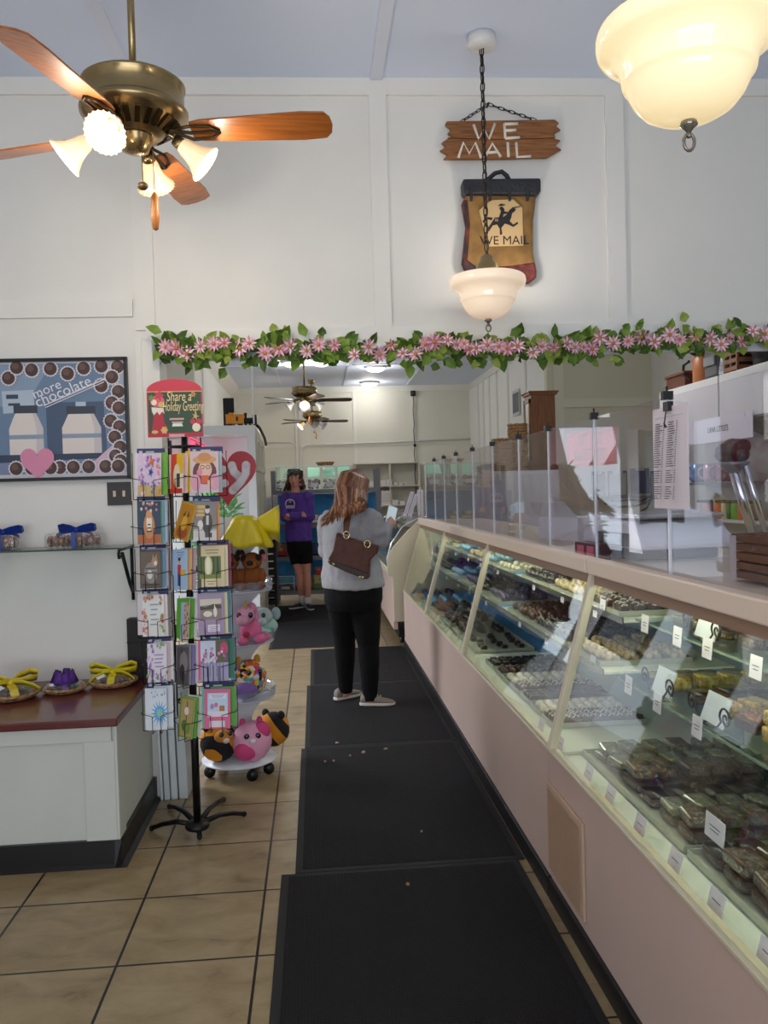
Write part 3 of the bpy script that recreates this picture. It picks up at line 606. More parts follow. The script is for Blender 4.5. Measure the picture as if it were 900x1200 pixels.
def fan(name, label, c, zb, ph, nb, R, lights, glow, blade=WBLADE, drop=None, hs=1):
    """c: point on the axis; zb: height of the blades"""
    r = thing(name, label, 'ceiling fan', (c[0], c[1], zb), 0, 'ceiling fans')
    B(BRASS, True).lathe([(.05, .0), (.085, .004), (.17, .05), (.184, .062), (.186, .072), (.176, .08), (.172, .086), (.172, .134), (.177, .138), (.178, .144), (.17, .149), (.1, .154), (.03, .158), (.018, .18)], (0, 0, -.03 if hs > 1 else .02), n=40, zs=hs).done('motor_housing', r)
    q = B(DBRASS)
    for k in range(24):
        a = 2*PI*k/24; q.box((.13*math.cos(a), .13*math.sin(a), .0265*hs-.03 if hs > 1 else .0465), (.06, .017, .012), (0, -math.atan(.54*hs), a))
    q.done('vent_slots', r)
    q = B(BRASS, True).cyl((0, 0, .15), (0, 0, CEIL-zb-.03), .0125); q.lathe([(.02, CEIL-zb-.09), (.05, CEIL-zb-.07), (.065, CEIL-zb-.01), (.066, CEIL-zb)], n=20); q.done('down_rod', r)
    for k in range(nb):
        a = ph[k] if hasattr(ph, '__len__') else ph+2*PI*k/nb; d = V((math.cos(a), math.sin(a), 0)); e = V((-math.sin(a), math.cos(a), 0)); til = V((0, 0, -1))*.24 + e*.97; til.normalize(); n = d.cross(til)
        ol = [(.2, -.045), (.24, -.055), (R-.1, -.072), (R-.02, -.066), (R, -.04), (R+.006, 0), (R, .04), (R-.02, .066), (R-.1, .072), (.24, .055), (.2, .045)]
        b = B(blade).prism([d*x + til*y - n*.004 + V((0, 0, -.012)) for x, y in ol], n*.007).done('blade', r, bev=.002)
        q = B(DBRASS, True)
        for s in (-1, 0, 1): q.tube([d*.09+V((0, 0, .005)), d*.15+til*s*.012+V((0, 0, -.012)), d*.2+til*s*.035+V((0, 0, -.02)), d*.27+til*s*.03+V((0, 0, -.02)), d*.3+til*s*.004+V((0, 0, -.019))], .006, 6)
        q.done('blade_iron', b)
    B(BRASS, True).lathe([(.02, -.085), (.045, -.075), (.05, -.06), (.062, -.045), (.064, .01), (.07, .02), (.1, .03), (.11, .05)], n=24).done('light_kit', r)
    for i, (a, on) in enumerate(lights):
        d = V((math.cos(a), math.sin(a), 0)); dn = (d*.78+V((0, 0, -.63))).normalized(); up = V((0, 0, .085))
        q = B(BRASS, True).tube([d*.05+V((0, 0, -.1))+up, d*.09+V((0, 0, -.088))+up, d*.125+V((0, 0, -.1))+up, d*.14+V((0, 0, -.118))+up], .0075, 8); s0 = d*.135+V((0, 0, -.112))+up; q.cyl(s0, s0+dn*.045, .02, .026); arm = q.done('light_arm', r)
        R3 = dn.to_track_quat('Z', 'Y').to_matrix()
        B(FSH if on else FOFF, True).lathe([(.024, 0), (.03, .015), (.034, .04), (.042, .065), (.056, .09), (.069, .105), (.066, .106), (.053, .09), (.039, .064), (.031, .04), (.026, .015)], s0+dn*.03, 72, R3, .09, 24, cap=False).done('glass_shade', arm)
        B(FBU if on else mat('#e8e4da', .3), True).ball(s0+dn*.085, (.024, .024, .032), R3).done('light_bulb', arm)
    q = B(mat('#5a4a30', .4, .5), True); q.tube([(.03, -.05, -.06), (.03, -.052, -.2)], .002, 5); q.ball((.03, -.052, -.215), (.02, .02, .014), n=10, k=6); q.done('pull_chain', r)
    q = B(mat('#a5672c', .4), True); q.tube([(.055, .02, -.06), (.056, .02, -.2)], .002, 5); q.lathe([(.004, -.3), (.012, -.315), (.016, -.39), (.01, -.43), (.002, -.435)], (.056, .02, .09), 12); q.done('wooden_pull', r)
    if glow:
        for a, on in lights:
            if on: bulb('fan_glow', (c[0]+.26*math.cos(a), c[1]+.26*math.sin(a), zb-.17), glow, (1, .87, .7), .04)
    return r
FSH = node_mat('fluted_shade_lit', lambda nt, p: lampglass(nt, p, .62, '#ffbe6a')); FOFF = mat('#d9dde2', .15, coat=.5); FBU = mat('#fff6e0', .4, emis=14, ecol='#ffe9c0')
fan('ceiling_fan', 'brass ceiling fan with orange wooden blades, four lit fluted lamps, nearest the viewer', (-.588, 3.0), 2.813, [math.radians(x) for x in (353, 80, 160, 252)], 4, .69, [(math.radians(x), 1) for x in (258, 5, 84, 186)], 5, hs=1.25)
# ================================================================ mail sign, mail bag, garland
SGW = wood('#6b4020', '#a06a3a', 7, 0, .6, 0)
sg = thing('mail_sign', 'rough wooden WE MAIL sign hung on a chain', 'sign', wl(587, 185))
def wloc(px, py, off=0): return wl(px, py, off)-sg.location
def wq(root, pts, d0, d1, m, name, bev=.002):
    b = [wl(x, y, d0)-root.location for x, y in pts]; return B(m).prism(b, WN*(d1-d0)).done(name, root, bev=bev)
wq(sg, [(523, 144), (521, 148), (528, 153), (524, 158), (530, 162), (524, 163), (590, 165), (650, 163), (648, 158), (656, 154), (651, 150), (654, 146), (649, 142), (590, 143)], .02, .04, SGW, 'upper_plank')
wq(sg, [(524, 164), (517, 169), (522, 174), (515, 178), (524, 183), (519, 188), (590, 187.5), (640, 186), (648, 182), (657, 177), (650, 172), (656, 166), (649, 164), (590, 165.5)], .02, .038, SGW, 'lower_plank')
WHT = mat('#ece6da', .6)
def strokes(name, root, segs, off, r, m):
    q = B(m, True)
    for sg_ in segs: q.tube([wl(x, y, off)-root.location for x, y in sg_], r, 6)
    return q.done(name, root)
strokes('lettering', sg, [[(555, 146), (561, 163), (567, 150), (573, 163), (580, 145)], [(591, 145), (592, 162)], [(591, 145.5), (607, 145)], [(591, 153), (605, 152.5)], [(592, 162), (609, 161)],
  [(537, 185), (543, 167), (550, 180), (557, 167), (564, 185)], [(568, 185), (577, 168), (587, 184)], [(571, 179), (584, 178)], [(595, 167), (596, 184)], [(605, 167), (606, 184), (622, 183)]], .041, .0075, WHT)
q = B(mat('#2d2a26', .4, .7), True); tp = wl(572, 122, .03)-sg.location
chain(q, wl(540, 143, .03)-sg.location, tp, 7, .012); chain(q, tp, wl(628, 141, .03)-sg.location, 9, .012); q.done('chain', sg)
q = B(BLACK, True); q.cyl(tp+WN*-.03, tp+WN*.01, .006); q.done('nail', sg)
mb = thing('mail_bag', 'brown canvas mail bag with black leather top hung under the WE MAIL sign', 'mail bag', wl(584, 332))
LEA = mat('#23242a', .45, var=.2, vs=20, bump=.4, bs=60); CAN = blotch([(.3, '#6e5128'), (.6, '#9a7440'), (.75, '#a9834c')], 9, .8, bump=.3); RED = blotch([(.35, '#20212a'), (.5, '#5a2622'), (.65, '#8a4038')], 18, .7)
wq(mb, [(543, 222), (627, 222), (622, 262), (622, 300), (627, 325), (618, 333), (545, 322), (541, 312), (546, 270)], .022, .09, CAN, 'canvas_body', .02)
wq(mb, [(539, 217), (629, 216), (629, 231), (626, 236), (543, 235), (540, 231)], .022, .115, LEA, 'leather_top', .012)
for x in (552, 574, 597, 618): wq(mb, [(x-1.5, 218), (x+1.5, 218), (x+1.5, 236), (x-1.5, 236)], .11, .122, LEA, 'strap_loop', .002)
wq(mb, [(542, 302), (560, 315), (600, 312), (626, 308), (628, 326), (618, 334), (546, 323), (541, 314)], .07, .098, RED, 'leather_base', .012)
wq(mb, [(540, 240), (545, 240), (548, 268), (545, 312), (540, 312), (545, 268)], .02, .095, RED, 'side_gusset', .006)
q = B(LEA, True); q.tube([wl(x, y, .06)-mb.location for x, y in ((570, 219), (572, 210), (580, 203), (588, 201), (594, 206), (597, 212))], .011, 8); q.done('handle', mb)
q = B(mat('#8a8478', .3, .8), True); c = wl(597, 214, .07)-mb.location; q.tube([c+U*.016*math.cos(a)+V((0, 0, .016*math.sin(a))) for a in (2*PI*k/12 for k in range(12))], .003, 5, closed=True); q.done('ring', mb)
tg = wq(mb, [(561, 247), (575, 235), (601, 234), (612, 244), (613, 288), (572, 289)], .1, .106, mat('#cfae7c', .7), 'paper_tag', .001)
o0 = wl(561, 289, .107)-mb.location; kx = (wl(613, 289, .107)-wl(561, 289, .107)).length/52
frt = FR(o0, U*kx, V((0, 0, kx))); HB = '#1b1a1e'
hp = [[(16, 28), (20, 33), (30, 34), (34, 37), (37, 42), (40, 44), (45, 43), (43, 40), (40, 38), (39, 33), (37, 29), (41, 25), (46, 28), (47, 26), (41, 22), (35, 25), (31, 26), (27, 21), (28, 14), (25, 13), (25, 20), (22, 25), (17, 24), (12, 17), (9, 18), (14, 25)], [(16, 30), (11, 31), (6, 27), (5, 29), (10, 34), (17, 33)],
      [(24, 33), (27, 40), (25, 44), (28, 46), (31, 43), (31, 40), (36, 39), (36, 37.5), (30, 37), (29, 33)], [(24, 46), (32, 47), (32, 48), (27, 49), (24, 47)], rc(19, 27, 24, 33), [(40, 43), (50, 45), (50, 46), (40, 44.5)]]
hp = [[(x, y) for x, y in h] for h in hp]
hh_ = hp
# the galloping silhouette is concave, so cut it to triangles
def tri(pts):
    from mathutils.geometry import tessellate_polygon
    return [[pts[i] for i in t] for t in tessellate_polygon([[V((x, y, 0)) for x, y in pts]])]
art('rider_print', frt, [(HB, t) for h in hp for t in tri(h)] + [('#cfae7c', rc(20, 28.5, 21, 31.5)), ('#cfae7c', rc(22, 28.5, 23, 31.5))], tg, 0, .00008)
words('WE MAIL', .062, frt.p(30.5, 6.5), U, (0, 0, 1), mat(HB, .7), tg, bold=.0)
# garland along the opening
ga = thing('flower_garland', 'pink flower and green leaf garland draped along the top of the wide opening', 'garland', wl(545, 410))
ctr = [(190, 409), (240, 412), (300, 411), (360, 409), (430, 412), (480, 413), (530, 408), (560, 412), (610, 408), (660, 412), (700, 404), (760, 399), (820, 401), (870, 398), (935, 391)]
cp = [wl(x, y, .07)-ga.location for x, y in ctr]
def along(t):
    t = t*(len(cp)-1); i = min(int(t), len(cp)-2); return cp[i].lerp(cp[i+1], t-i)
B(mat('#3d4a22', .7), True).tube([along(i/60) for i in range(61)], .006, 6).done('stem', ga)
LEAFM = [mat(c, .55) for c in ('#587a28', '#7c9a38', '#486426', '#97a94c')]
q = MB()
def leaf(q, c, d, up, L, Wd):
    d = d.normalized(); s = d.cross(up).normalized(); up = s.cross(d)
    P = [c, c+d*L*.35+s*Wd*.5, c+d*L*.7+s*Wd*.36, c+d*L-up*L*.15, c+d*L*.7-s*Wd*.36, c+d*L*.35-s*Wd*.5]; mid = c+d*L*.5-up*Wd*.18
    v = q.vs(P+[mid])
    for i in range(6): q.f([v[i], v[(i+1) % 6], v[6]])
for i in range(760):
    t = rnd.random(); c = along(t)+V((0, 0, rnd.gauss(0, .03)))+WN*rnd.uniform(-.02, .045)
    d = U*rnd.uniform(-1, 1)+V((0, 0, rnd.uniform(-1, 1)))+WN*rnd.uniform(.0, .9)
    q.m(rnd.choice(LEAFM)); leaf(q, c, d, WN+V((rnd.uniform(-.4, .4), 0, rnd.uniform(-.4, .4))), rnd.uniform(.045, .085), rnd.uniform(.035, .055))
tag(q.done('leaves', ga), kind='stuff')
PK = [mat(c, .6) for c in ('#e3a3b8', '#eec4d0', '#d27f9b', '#f4e0e4')]
def flower(mi, r=.045):
    q = MB()
    for k in range(12):
        a = 2*PI*k/12; q.m(PK[(mi+k % 2) % 4]); d = V((math.cos(a), math.sin(a), .25+.1*(k % 2))); leaf(q, d*.008, d, V((0, 0, 1)), r, r*.36)
    q.m(mat('#cf8a3c', .7), True).ball((0, 0, .008), (.011, .011, .007), n=8, k=5)
    return q
fl = [flower(i).done('flower', ga) for i in range(4)]
used = set(); N = 54
for i in range(N):
    t = (i+.5)/N + rnd.uniform(-.004, .004); c = along(t)+V((0, 0, rnd.uniform(-.032, .03)))+WN*(rnd.uniform(.05, .075)); k = i % 4
    o = fl[k] if k not in used else fl[k].copy()
    if k in used: COL.objects.link(o)
    used.add(k); nd = (WN+U*rnd.uniform(-.5, .5)+V((0, 0, rnd.uniform(-.5, .4)))).normalized()
    o.location = c; o.rotation_euler = nd.to_track_quat('Z', 'Y').to_euler(); s = rnd.uniform(.66, .95); o.scale = (s, s, s)
# ================================================================ poster, light switch, glass shelf
po = thing('framed_poster', 'black framed poster with chocolates around its edge and pink heart, above the glass shelf', 'poster', wl(60, 563))
pc = [wl(-62, 421.5), wl(148, 418), wl(151, 560), wl(-60, 567)]
s0, z1_ = ws(-62, 421); s1, _ = ws(149.5, 418); z0_ = ws(150, 561)[1]; z1_ = ws(148, 419)[1]
def pbox(m, a, b, c, d, e0, e1, name, par): return wshift(B(m), a, b, c, d, e0, e1, par).done(name, par)
def wshift(q, a, b, c, d, e0, e1, par):
    n0 = len(q.bm.verts); wbox(q, a, b, c, d, e0, e1); q.bm.verts.ensure_lookup_table(); bmesh.ops.translate(q.bm, verts=q.bm.verts[n0:], vec=-par.location); return q
pbox(mat('#d5d3d9', .5), s0+.012, s1-.012, z0_+.012, z1_-.012, .004, .012, 'mount', po)
fq = B(mat('#101014', .35))
for a, b, c, d in ((s0, s1, z0_, z0_+.016), (s0, s1, z1_-.016, z1_), (s0, s0+.016, z0_, z1_), (s1-.016, s1, z0_, z1_)): wshift(fq, a, b, c, d, .002, .03, po)
fq.done('frame', po)
fr = FR(wp(s1, z0_, .013)-po.location, U*1, V((0, 0, 1))); PW = s1-s0; PH = z1_-z0_
kp = PW/211.5           # metres per pixel of the photo
def PX(x, y): return ((x-149.5)*kp, (561-y)*PH/142)
def pp(pts): return [PX(x, y) for x, y in pts]
P = [('#6d86a4', pp([(-50, 425), (144, 425), (146, 553), (-50, 553)])), ('#8a9fb8', pp([(-50, 425), (60, 425), (30, 470), (-50, 480)])), ('#4a5c78', pp([(52, 470), (120, 470), (122, 530), (52, 535)])), ('#33415a', pp([(-50, 530), (125, 530), (125, 536), (-50, 540)])), ('#7d8bab', pp([(-50, 541), (130, 537), (146, 553), (-50, 553)])), ('#d9b9cc', pp([(100, 545), (130, 520), (146, 545), (146, 553), (100, 553)])), ('#a9b6c8', pp([(118, 425), (144, 425), (145, 470)]))]
P += [('#b6c6d6', pp([(1, 456), (38, 455), (39, 480), (2, 482)])), ('#384658', pp([(6, 460), (20, 460), (20, 465), (6, 465)])), ('#384658', pp([(8, 470), (32, 470), (32, 473), (8, 473)]))]
# plain stand-in for the picture in the middle: two cream crocks on a counter
for cx, top, w in ((28, 482, 20), (93, 484, 23)):
    P += [('#e6dcd6', pp([(cx-w, 530), (cx-w, 500), (cx-w+5, top+6), (cx-w+8, top), (cx+w-8, top), (cx+w-5, top+6), (cx+w, 500), (cx+w, 530)])), ('#cfc8c9', pp([(cx+w-9, 530), (cx+w-8, 500), (cx+w-12, top), (cx+w-8, top), (cx+w-5, top+6), (cx+w, 500), (cx+w, 530)])), ('#39424f', pp([(cx-w+6, top), (cx-w+6, top-9), (cx+w-6, top-9), (cx+w-6, top)])), ('#8fa0b4', pp([(cx-w, 512), (cx-w, 507), (cx+w, 507), (cx+w, 512)])), ('#b8c8d8', pp([(cx-6, top-9), (cx-6, top-14), (cx+6, top-14), (cx+6, top-9)]))]
CH = [(-35, 433), (-12, 432), (37, 432), (59, 431), (79, 437), (98, 431), (119, 429), (140, 430), (131, 442), (118, 452), (138, 459), (130, 472), (142, 478), (128, 493), (143, 500), (132, 512), (143, 524), (132, 534), (145, 540), (120, 547), (100, 550), (135, 550), (66, 546), (33, 549), (82, 553), (55, 556), (15, 556), (10, 441), (20, 429), (-30, 545), (-45, 470), (-45, 510)]
for i, (x, y) in enumerate(CH):
    y = min(y, 546); x = min(x, 138)
    P += [('#dcd6dc', pp(star(x, y, 9.8, 8.6, 16))), ('#4b3531', pp(ci(x, y, 7.6))), ('#6b504a', pp(ci(x-1.5, y-1.8, 4)))]
P += [('#e39ab4', pp([(x, y) for x, y in heart(40, 534, 1, 4)])) if 0 else ('#e08fae', [PX(40+a, 539-b) for a, b in heart(0, 0, 20)])]
P += [('#eeeaf0', pp([(50, 473), (124, 443), (124, 444.5), (50, 474.5)])), ('#eeeaf0', pp([(52, 475.5), (122, 447), (122, 448), (52, 476.5)]))]
art('picture', fr, P, po, 0, .00006)
du = (U*.93+V((0, 0, .37))).normalized(); dv = (V((0, 0, .93))-U*.37).normalized()
words('more', .068, fr.p(*PX(54, 455), .004), du, dv, mat('#eeeaf2', .6), po); words('chocolate', .075, fr.p(*PX(73, 458), .004), du, dv, mat('#eeeaf2', .6), po)
sw = thing('switch_plate', 'dark brown double light switch plate beside the poster corner', 'light switch', wl(140, 577))
pbox(mat('#2b211c', .4), ws(126, 577)[0], ws(154, 577)[0], ws(140, 592)[1], ws(140, 565)[1], .0, .008, 'plate', sw)
for x in (135, 146): pbox(mat('#d8c9b0', .4), ws(x-1.5, 577)[0], ws(x+1.5, 577)[0], ws(140, 582)[1], ws(140, 575)[1], .006, .018, 'toggle', sw)
gs = thing('glass_shelf', 'clear glass wall shelf on black scrolled bracket under the poster', 'shelf', wl(60, 645))
zs = ws(60, 643)[1]+.01
q = wshift(B(glass('#dfeee8', 1.5)), -2.2, ws(158, 640)[0], zs-.008, zs, .002, .26, gs); q.done('glass_sheet', gs)
q = wshift(B(mat('#2d3d36', .15, coat=.6)), -2.2, ws(158, 640)[0], zs-.008, zs, .26, .263, gs); q.done('glass_edge', gs)
def bracket(s):
    q = B(mat('#141416', .4, .3), True); L = lambda o, z: wp(s, z, o)-gs.location
    q.tube([L(.02, zs-.012), L(.25, zs-.012)], .007); q.tube([L(.012, zs), L(.012, zs-.28)], .008); q.tube([L(.014, zs-.24), L(.07, zs-.19), L(.2, zs-.03)], .009)
    q.tube([L(.25, zs-.012), L(.268, zs-.03), L(.262, zs-.05), L(.246, zs-.05), L(.243, zs-.038)], .007); return q.done('bracket', gs)
bracket(ws(155, 650)[0]); bracket(-1.9)
# cellophane packs with ribbon bows on the shelf
def bow(q, c, s, flat=.6, tails=True, u=V((1, 0, 0)), up=V((0, 0, 1))):
    w = u.cross(up).normalized()
    def rib(path, wd):
        o_ = up*.62-w*.78; e_ = up*.78+w*.62; q.loft([[V(c)+u*a*s+o_*b*s-e_*(wd*s*.6), V(c)+u*a*s+o_*b*s+e_*(wd*s)] for a, b in path], cap=False, closed=False)
    for sg_ in (-1, 1):
        rib([(0, 0), (sg_*.3, .28*flat), (sg_*.75, .5*flat), (sg_*1.0, .36*flat), (sg_*.95, .1*flat), (sg_*.55, .02), (0, 0)], .22)
        if tails: rib([(0, 0), (sg_*.35, -.05), (sg_*.7, -.3*flat), (sg_*.95, -.62*flat)], .16)
    q.ball(V(c)+up*.02*s, (.13*s, .16*s, .12*s), n=8, k=5); return q
BLU = mat('#1f3f9a', .35, coat=.3)
def pack(label, px, w):
    p = wl(px, 642, .14); r = thing('cookie_pack', label, 'sweets pack', (p.x, p.y, zs), 0, 'ribboned packs on the glass shelf')
    q = B(blotch([(.3, '#5b3722'), (.5, '#a8845c'), (.65, '#dcc3b2'), (.8, '#8c4a44')], 70, .5, 'cell', .4), True)
    for i in range(9): q.ball((-w/2+.02+(w-.04)*i/8, rnd.uniform(-.01, .01), .034), (.014, .05, .03), n=8, k=6)
    q.done('cookies', r)
    B(glass('#ffffff', 1.5, .08, .06, '#e8e4ea', 1.4)).box((0, 0, .037), (w, .12, .072)).done('wrapper', r, bev=.015)
    q = B(BLU); q.box((.01, 0, .038), (.02, .126, .078)); q.done('ribbon', r); bow(B(BLU), (.01, 0, .083), .09, .7, True).done('ribbon_bow', r, solid=.001); return r
pack('clear pack of cookies tied with a blue ribbon bow near the shelf bracket', 88, .26); pack('clear pack with blue ribbon at the left picture edge of the glass shelf', 2, .16)
# ================================================================ low counter on the left
XC, YC = -.853, 3.49
lc = thing('low_counter', 'low white panelled counter with dark red top against the left wall', 'counter', (-1.6, 3.86, 0))
def Ll(q): bmesh.ops.translate(q.bm, verts=q.bm.verts[:], vec=(1.6, -3.86, 0)); return q
YW = 4.255; WPNT = mat('#d0d2ca', .45, var=.03, vs=4)
Ll(B(WPNT).bx(-2.6, XC, YC, YW, .05, .585)).done('body', lc, bev=.004)
q = B(WPNT); q.bx(-2.6, XC-.01, YC-.014, YC, .52, .585); q.bx(XC-.125, XC, YC-.014, YC, .1, .52); Ll(q).done('front_frame', lc, bev=.003)
q = B(WPNT); q.bx(XC, XC+.012, YC-.014, YC+.1, .1, .585); Ll(q).done('side_frame', lc, bev=.003)
Ll(B(mat('#5d1e1c', .3, var=.12, vs=6, coat=.3)).bx(-2.6, XC+.02, YC-.035, YW, .585, .618)).done('worktop', lc, bev=.006)
q = B(mat('#131216', .4)); kz = .11; q.prism([(-2.6, YC-.018, kz), (-2.6, YC-.018, .012), (-2.6, YC-.035, 0), (-2.6, YC+.01, 0), (-2.6, YC+.01, kz)], (XC+2.6+.018, 0, 0)); q.prism([(XC+.018, YC-.018, kz), (XC+.018, YC-.018, .012), (XC+.04, YC-.035, 0), (XC-.01, YC-.035, 0), (XC-.01, YC-.018, kz)], (0, YW-YC, 0)); Ll(q).done('kick_strip', lc)
# wicker trays with bows
WIK = blotch([(.35, '#6b4a2e'), (.5, '#a97f54'), (.65, '#c9a277')], 40, .7, bump=.6, stretch=(1, 1, 3))
def basket(label, px, py, col, grass, tulle=False, s=1):
    p = atZ(px, py, .618); r = thing('basket_tray', label, 'gift tray', (p.x, p.y, .6185), rnd.uniform(0, 1), 'wicker gift trays on the low counter')
    q = B(WIK, True).lathe([(.0, .001), (.12, .001), (.135, .012), (.15, .03), (.146, .034), (.128, .014), (.0, .008)], n=36)
    for t in (0, 1): q.tube([(.15*math.cos(a), .15*math.sin(a), .032+.004*math.sin(12*a+t*PI)) for a in (2*PI*k/72 for k in range(72))], .006, 6, closed=True)
    q.done('wicker', r)
    q = MB()
    for i in range(26):
        a = rnd.uniform(0, 6.28); d = rnd.uniform(0, .1); q.m(rnd.choice([DK, MC_, FUD, mat(grass, .6)]), True).ball((d*math.cos(a), d*math.sin(a), .03+.02*(1-d/.1)), (rnd.uniform(.016, .026), rnd.uniform(.016, .026), rnd.uniform(.012, .02)), n=8, k=5)
    q.done('sweets', r)
    B(glass('#ffffff', 1.5, .1, .05, '#eef0f0', 1.5), True).lathe([(.142, .033), (.12, .055), (.07, .07), (0, .075)], n=20, cap=False).done('cellophane', r)
    m = mat(col, .45 if not tulle else .8, coat=.2)
    if tulle:
        q = B(m, True)
        for i in range(16): a = i*2.4; q.loft([[V((.0, 0, .07)), V((.01*math.cos(a), .01*math.sin(a), .075))], [V((.07*math.cos(a), .07*math.sin(a), .09+.06*abs(math.sin(i*1.7)))), V((.07*math.cos(a+.7), .07*math.sin(a+.7), .1+.05*abs(math.cos(i)))) ], [V((.095*math.cos(a+.2), .095*math.sin(a+.2), .06)), V((.095*math.cos(a+.9), .095*math.sin(a+.9), .07))]], cap=False, closed=False)
        q.loft([[V((-.02, -.15, .03)), V((.02, -.15, .03))], [V((-.015, -.07, .075)), V((.015, -.07, .075))], [V((-.015, 0, .08)), V((.015, 0, .08))]], cap=False, closed=False); q.done('tulle_bow', r, solid=.001)
    else:
        q = B(m); q.loft([[V((-.022+.0*x, x, z)), V((.022, x, z))] for x, z in ((-.15, .03), (-.1, .064), (0, .078), (.1, .064), (.15, .03))], cap=False, closed=False); q.done('ribbon', r, solid=.001)
        b = bow(B(m, True), (0, 0, .085), .15, .85, True); b.done('ribbon_bow', r, solid=.0015)
    q = B(mat('#ece8ec', .5)); q.box((-.07, -.05, .068), (.055, .035, .002), (.3, -.3, .4)); q.done('gift_tag', r)
    return r
put(basket('wicker tray of chocolates with yellow bow at the left picture edge', 14, 822, '#d8c02c', '#3f8a4c'), atZ(13, 818, .6185), .5, scale=.82)
put(basket('wicker tray of chocolates with purple net bow, between the two yellow ones', 84, 812, '#5b2d8c', '#3f8a5c', True), atZ(76, 810, .6185), .3, scale=.68)
put(basket('wicker tray of chocolates with yellow bow by the counter back corner', 140, 793, '#e0cd1c', '#6b4a2e'), (atZ(143, 793, .6185).x, 4.09, .6185), .1, scale=.74)
# dark card box in the corner, boards leaning behind the card rack
db = B(mat('#1d191a', .6)); a = wl(152, 722, .1); q = wl(172, 792, .1); wbox(db, ws(153, 750)[0], ws(182, 750)[0], .6185, ws(160, 723)[1], .005, .07); wbox(db, ws(152, 750)[0], ws(183, 750)[0], .80, .803, .005, .072); tag(db.done('black_box', bev=.004), 'tall black box standing on the low counter behind the card rack', 'box')
for i, (x0, x1, c, t) in enumerate(((187, 191, '#dfe6ea', 'nearest the low counter'), (191.5, 199, '#d3dce2', 'second from the low counter'), (199.7, 208, '#dee5e8', 'third from the low counter'), (208.7, 220, '#cfd6da', 'outermost, beside the rack pole'))):
    a = atZ(x0, 936, 0); b = atZ(x1, 936, 0); y = 4.25; ax = atY(x0, 900, y).x; bx_ = atY(x1, 900, y).x
    q = B(mat(c, .5)).box(((ax+bx_)/2-.0, y+.05, .36), (bx_-ax-.004, .2, .72), (0, -.02, 0)); o = q.done('white_board', bev=.004); tag(o, 'white folding board stood on edge, ' + t, 'board', 'white boards by the low counter')
# ================================================================ black ribbed mats, crumbs
def ribmat(nt, p):
    tc = nt.nodes.new('ShaderNodeTexCoord'); w = nt.nodes.new('ShaderNodeTexWave'); w.inputs['Scale'].default_value = 34; w.bands_direction = 'X'; nt.links.new(tc.outputs['Object'], w.inputs['Vector'])
    w2 = nt.nodes.new('ShaderNodeTexWave'); w2.inputs['Scale'].default_value = 34; w2.bands_direction = 'Y'; nt.links.new(tc.outputs['Object'], w2.inputs['Vector'])
    ad = nt.nodes.new('ShaderNodeMath'); ad.operation = 'MAXIMUM'; nt.links.new(w.outputs['Fac'], ad.inputs[0]); nt.links.new(w2.outputs['Fac'], ad.inputs[1])
    nt.links.new(ramp(nt, ad.outputs[0], [(.3, '#0d0c0e'), (.9, '#1d1b1e')]), p.inputs['Base Color']); p.inputs['Roughness'].default_value = .75; p.inputs['Specular IOR Level'].default_value = .25
    bp = nt.nodes.new('ShaderNodeBump'); bp.inputs['Distance'].default_value = .004; nt.links.new(ad.outputs[0], bp.inputs['Height']); nt.links.new(bp.outputs[0], p.inputs['Normal'])
RB = node_mat('ribbed_rubber', ribmat)
for x0, x1, y0, y1, t in ((-.174, .785, 1.55, 3.283, 'nearest the viewer'), (-.12, .812, 3.287, 4.903, 'second from the viewer, crumbs at its far end'), (-.1, .814, 4.907, 6.515, 'under the woman'), (-.075, .814, 6.519, 8.02, 'beyond the woman, at the far end of the long case'), (-.49, .36, 8.14, 9.76, 'beyond the tile gap, before the metal shelf'), (-.53, .34, 9.765, 11.25, 'under the person in purple')):
    r = thing('floor_mat', 'black ribbed floor mat ' + t, 'mat', ((x0+x1)/2, (y0+y1)/2, 0), 0, 'black mats in a line along the counter'); w, d = x1-x0, y1-y0
    B(RB).box((0, 0, .005), (w-.06, d-.06, .008)).done('ribbed_field', r)
    q = B(mat('#121113', .7))
    for s in (-1, 1): q.box((s*(w/2-.017), 0, .004), (.034, d, .0075)); q.box((0, s*(d/2-.017), .004), (w, .034, .007))
    q.done('border', r, bev=.003)
for i, (px, py, s, t) in enumerate(((395, 871, 1.3, 'leftmost large one on the second mat seam'), (381, 893, .8, 'leftmost of the small row'), (391, 892, .9, 'second of the small row'), (410, 886, .8, 'between the small row and the big pieces'), (426, 882, 1.5, 'largest piece in the middle'), (452, 878, 1.1, 'rightmost by the seam'), (478, 1037, .9, 'alone on the nearest mat'), (494, 975, .6, 'tiny one on the second mat'))):
    p = atZ(px, py, .0095); q = B(mat('#a98c70', .8)); s *= .62
    q.loft([[V((s*.016*math.cos(a)*rnd.uniform(.6, 1.3), s*.012*math.sin(a)*rnd.uniform(.6, 1.3), z)) for a in (2*PI*k/7 for k in range(7))] for z in (0, .004, .007)]); o = q.done('crumb'); put(o, p, rnd.uniform(0, 3)); tag(o, 'pale crumb on the black mat, ' + t, 'crumb', 'crumbs on the mats')
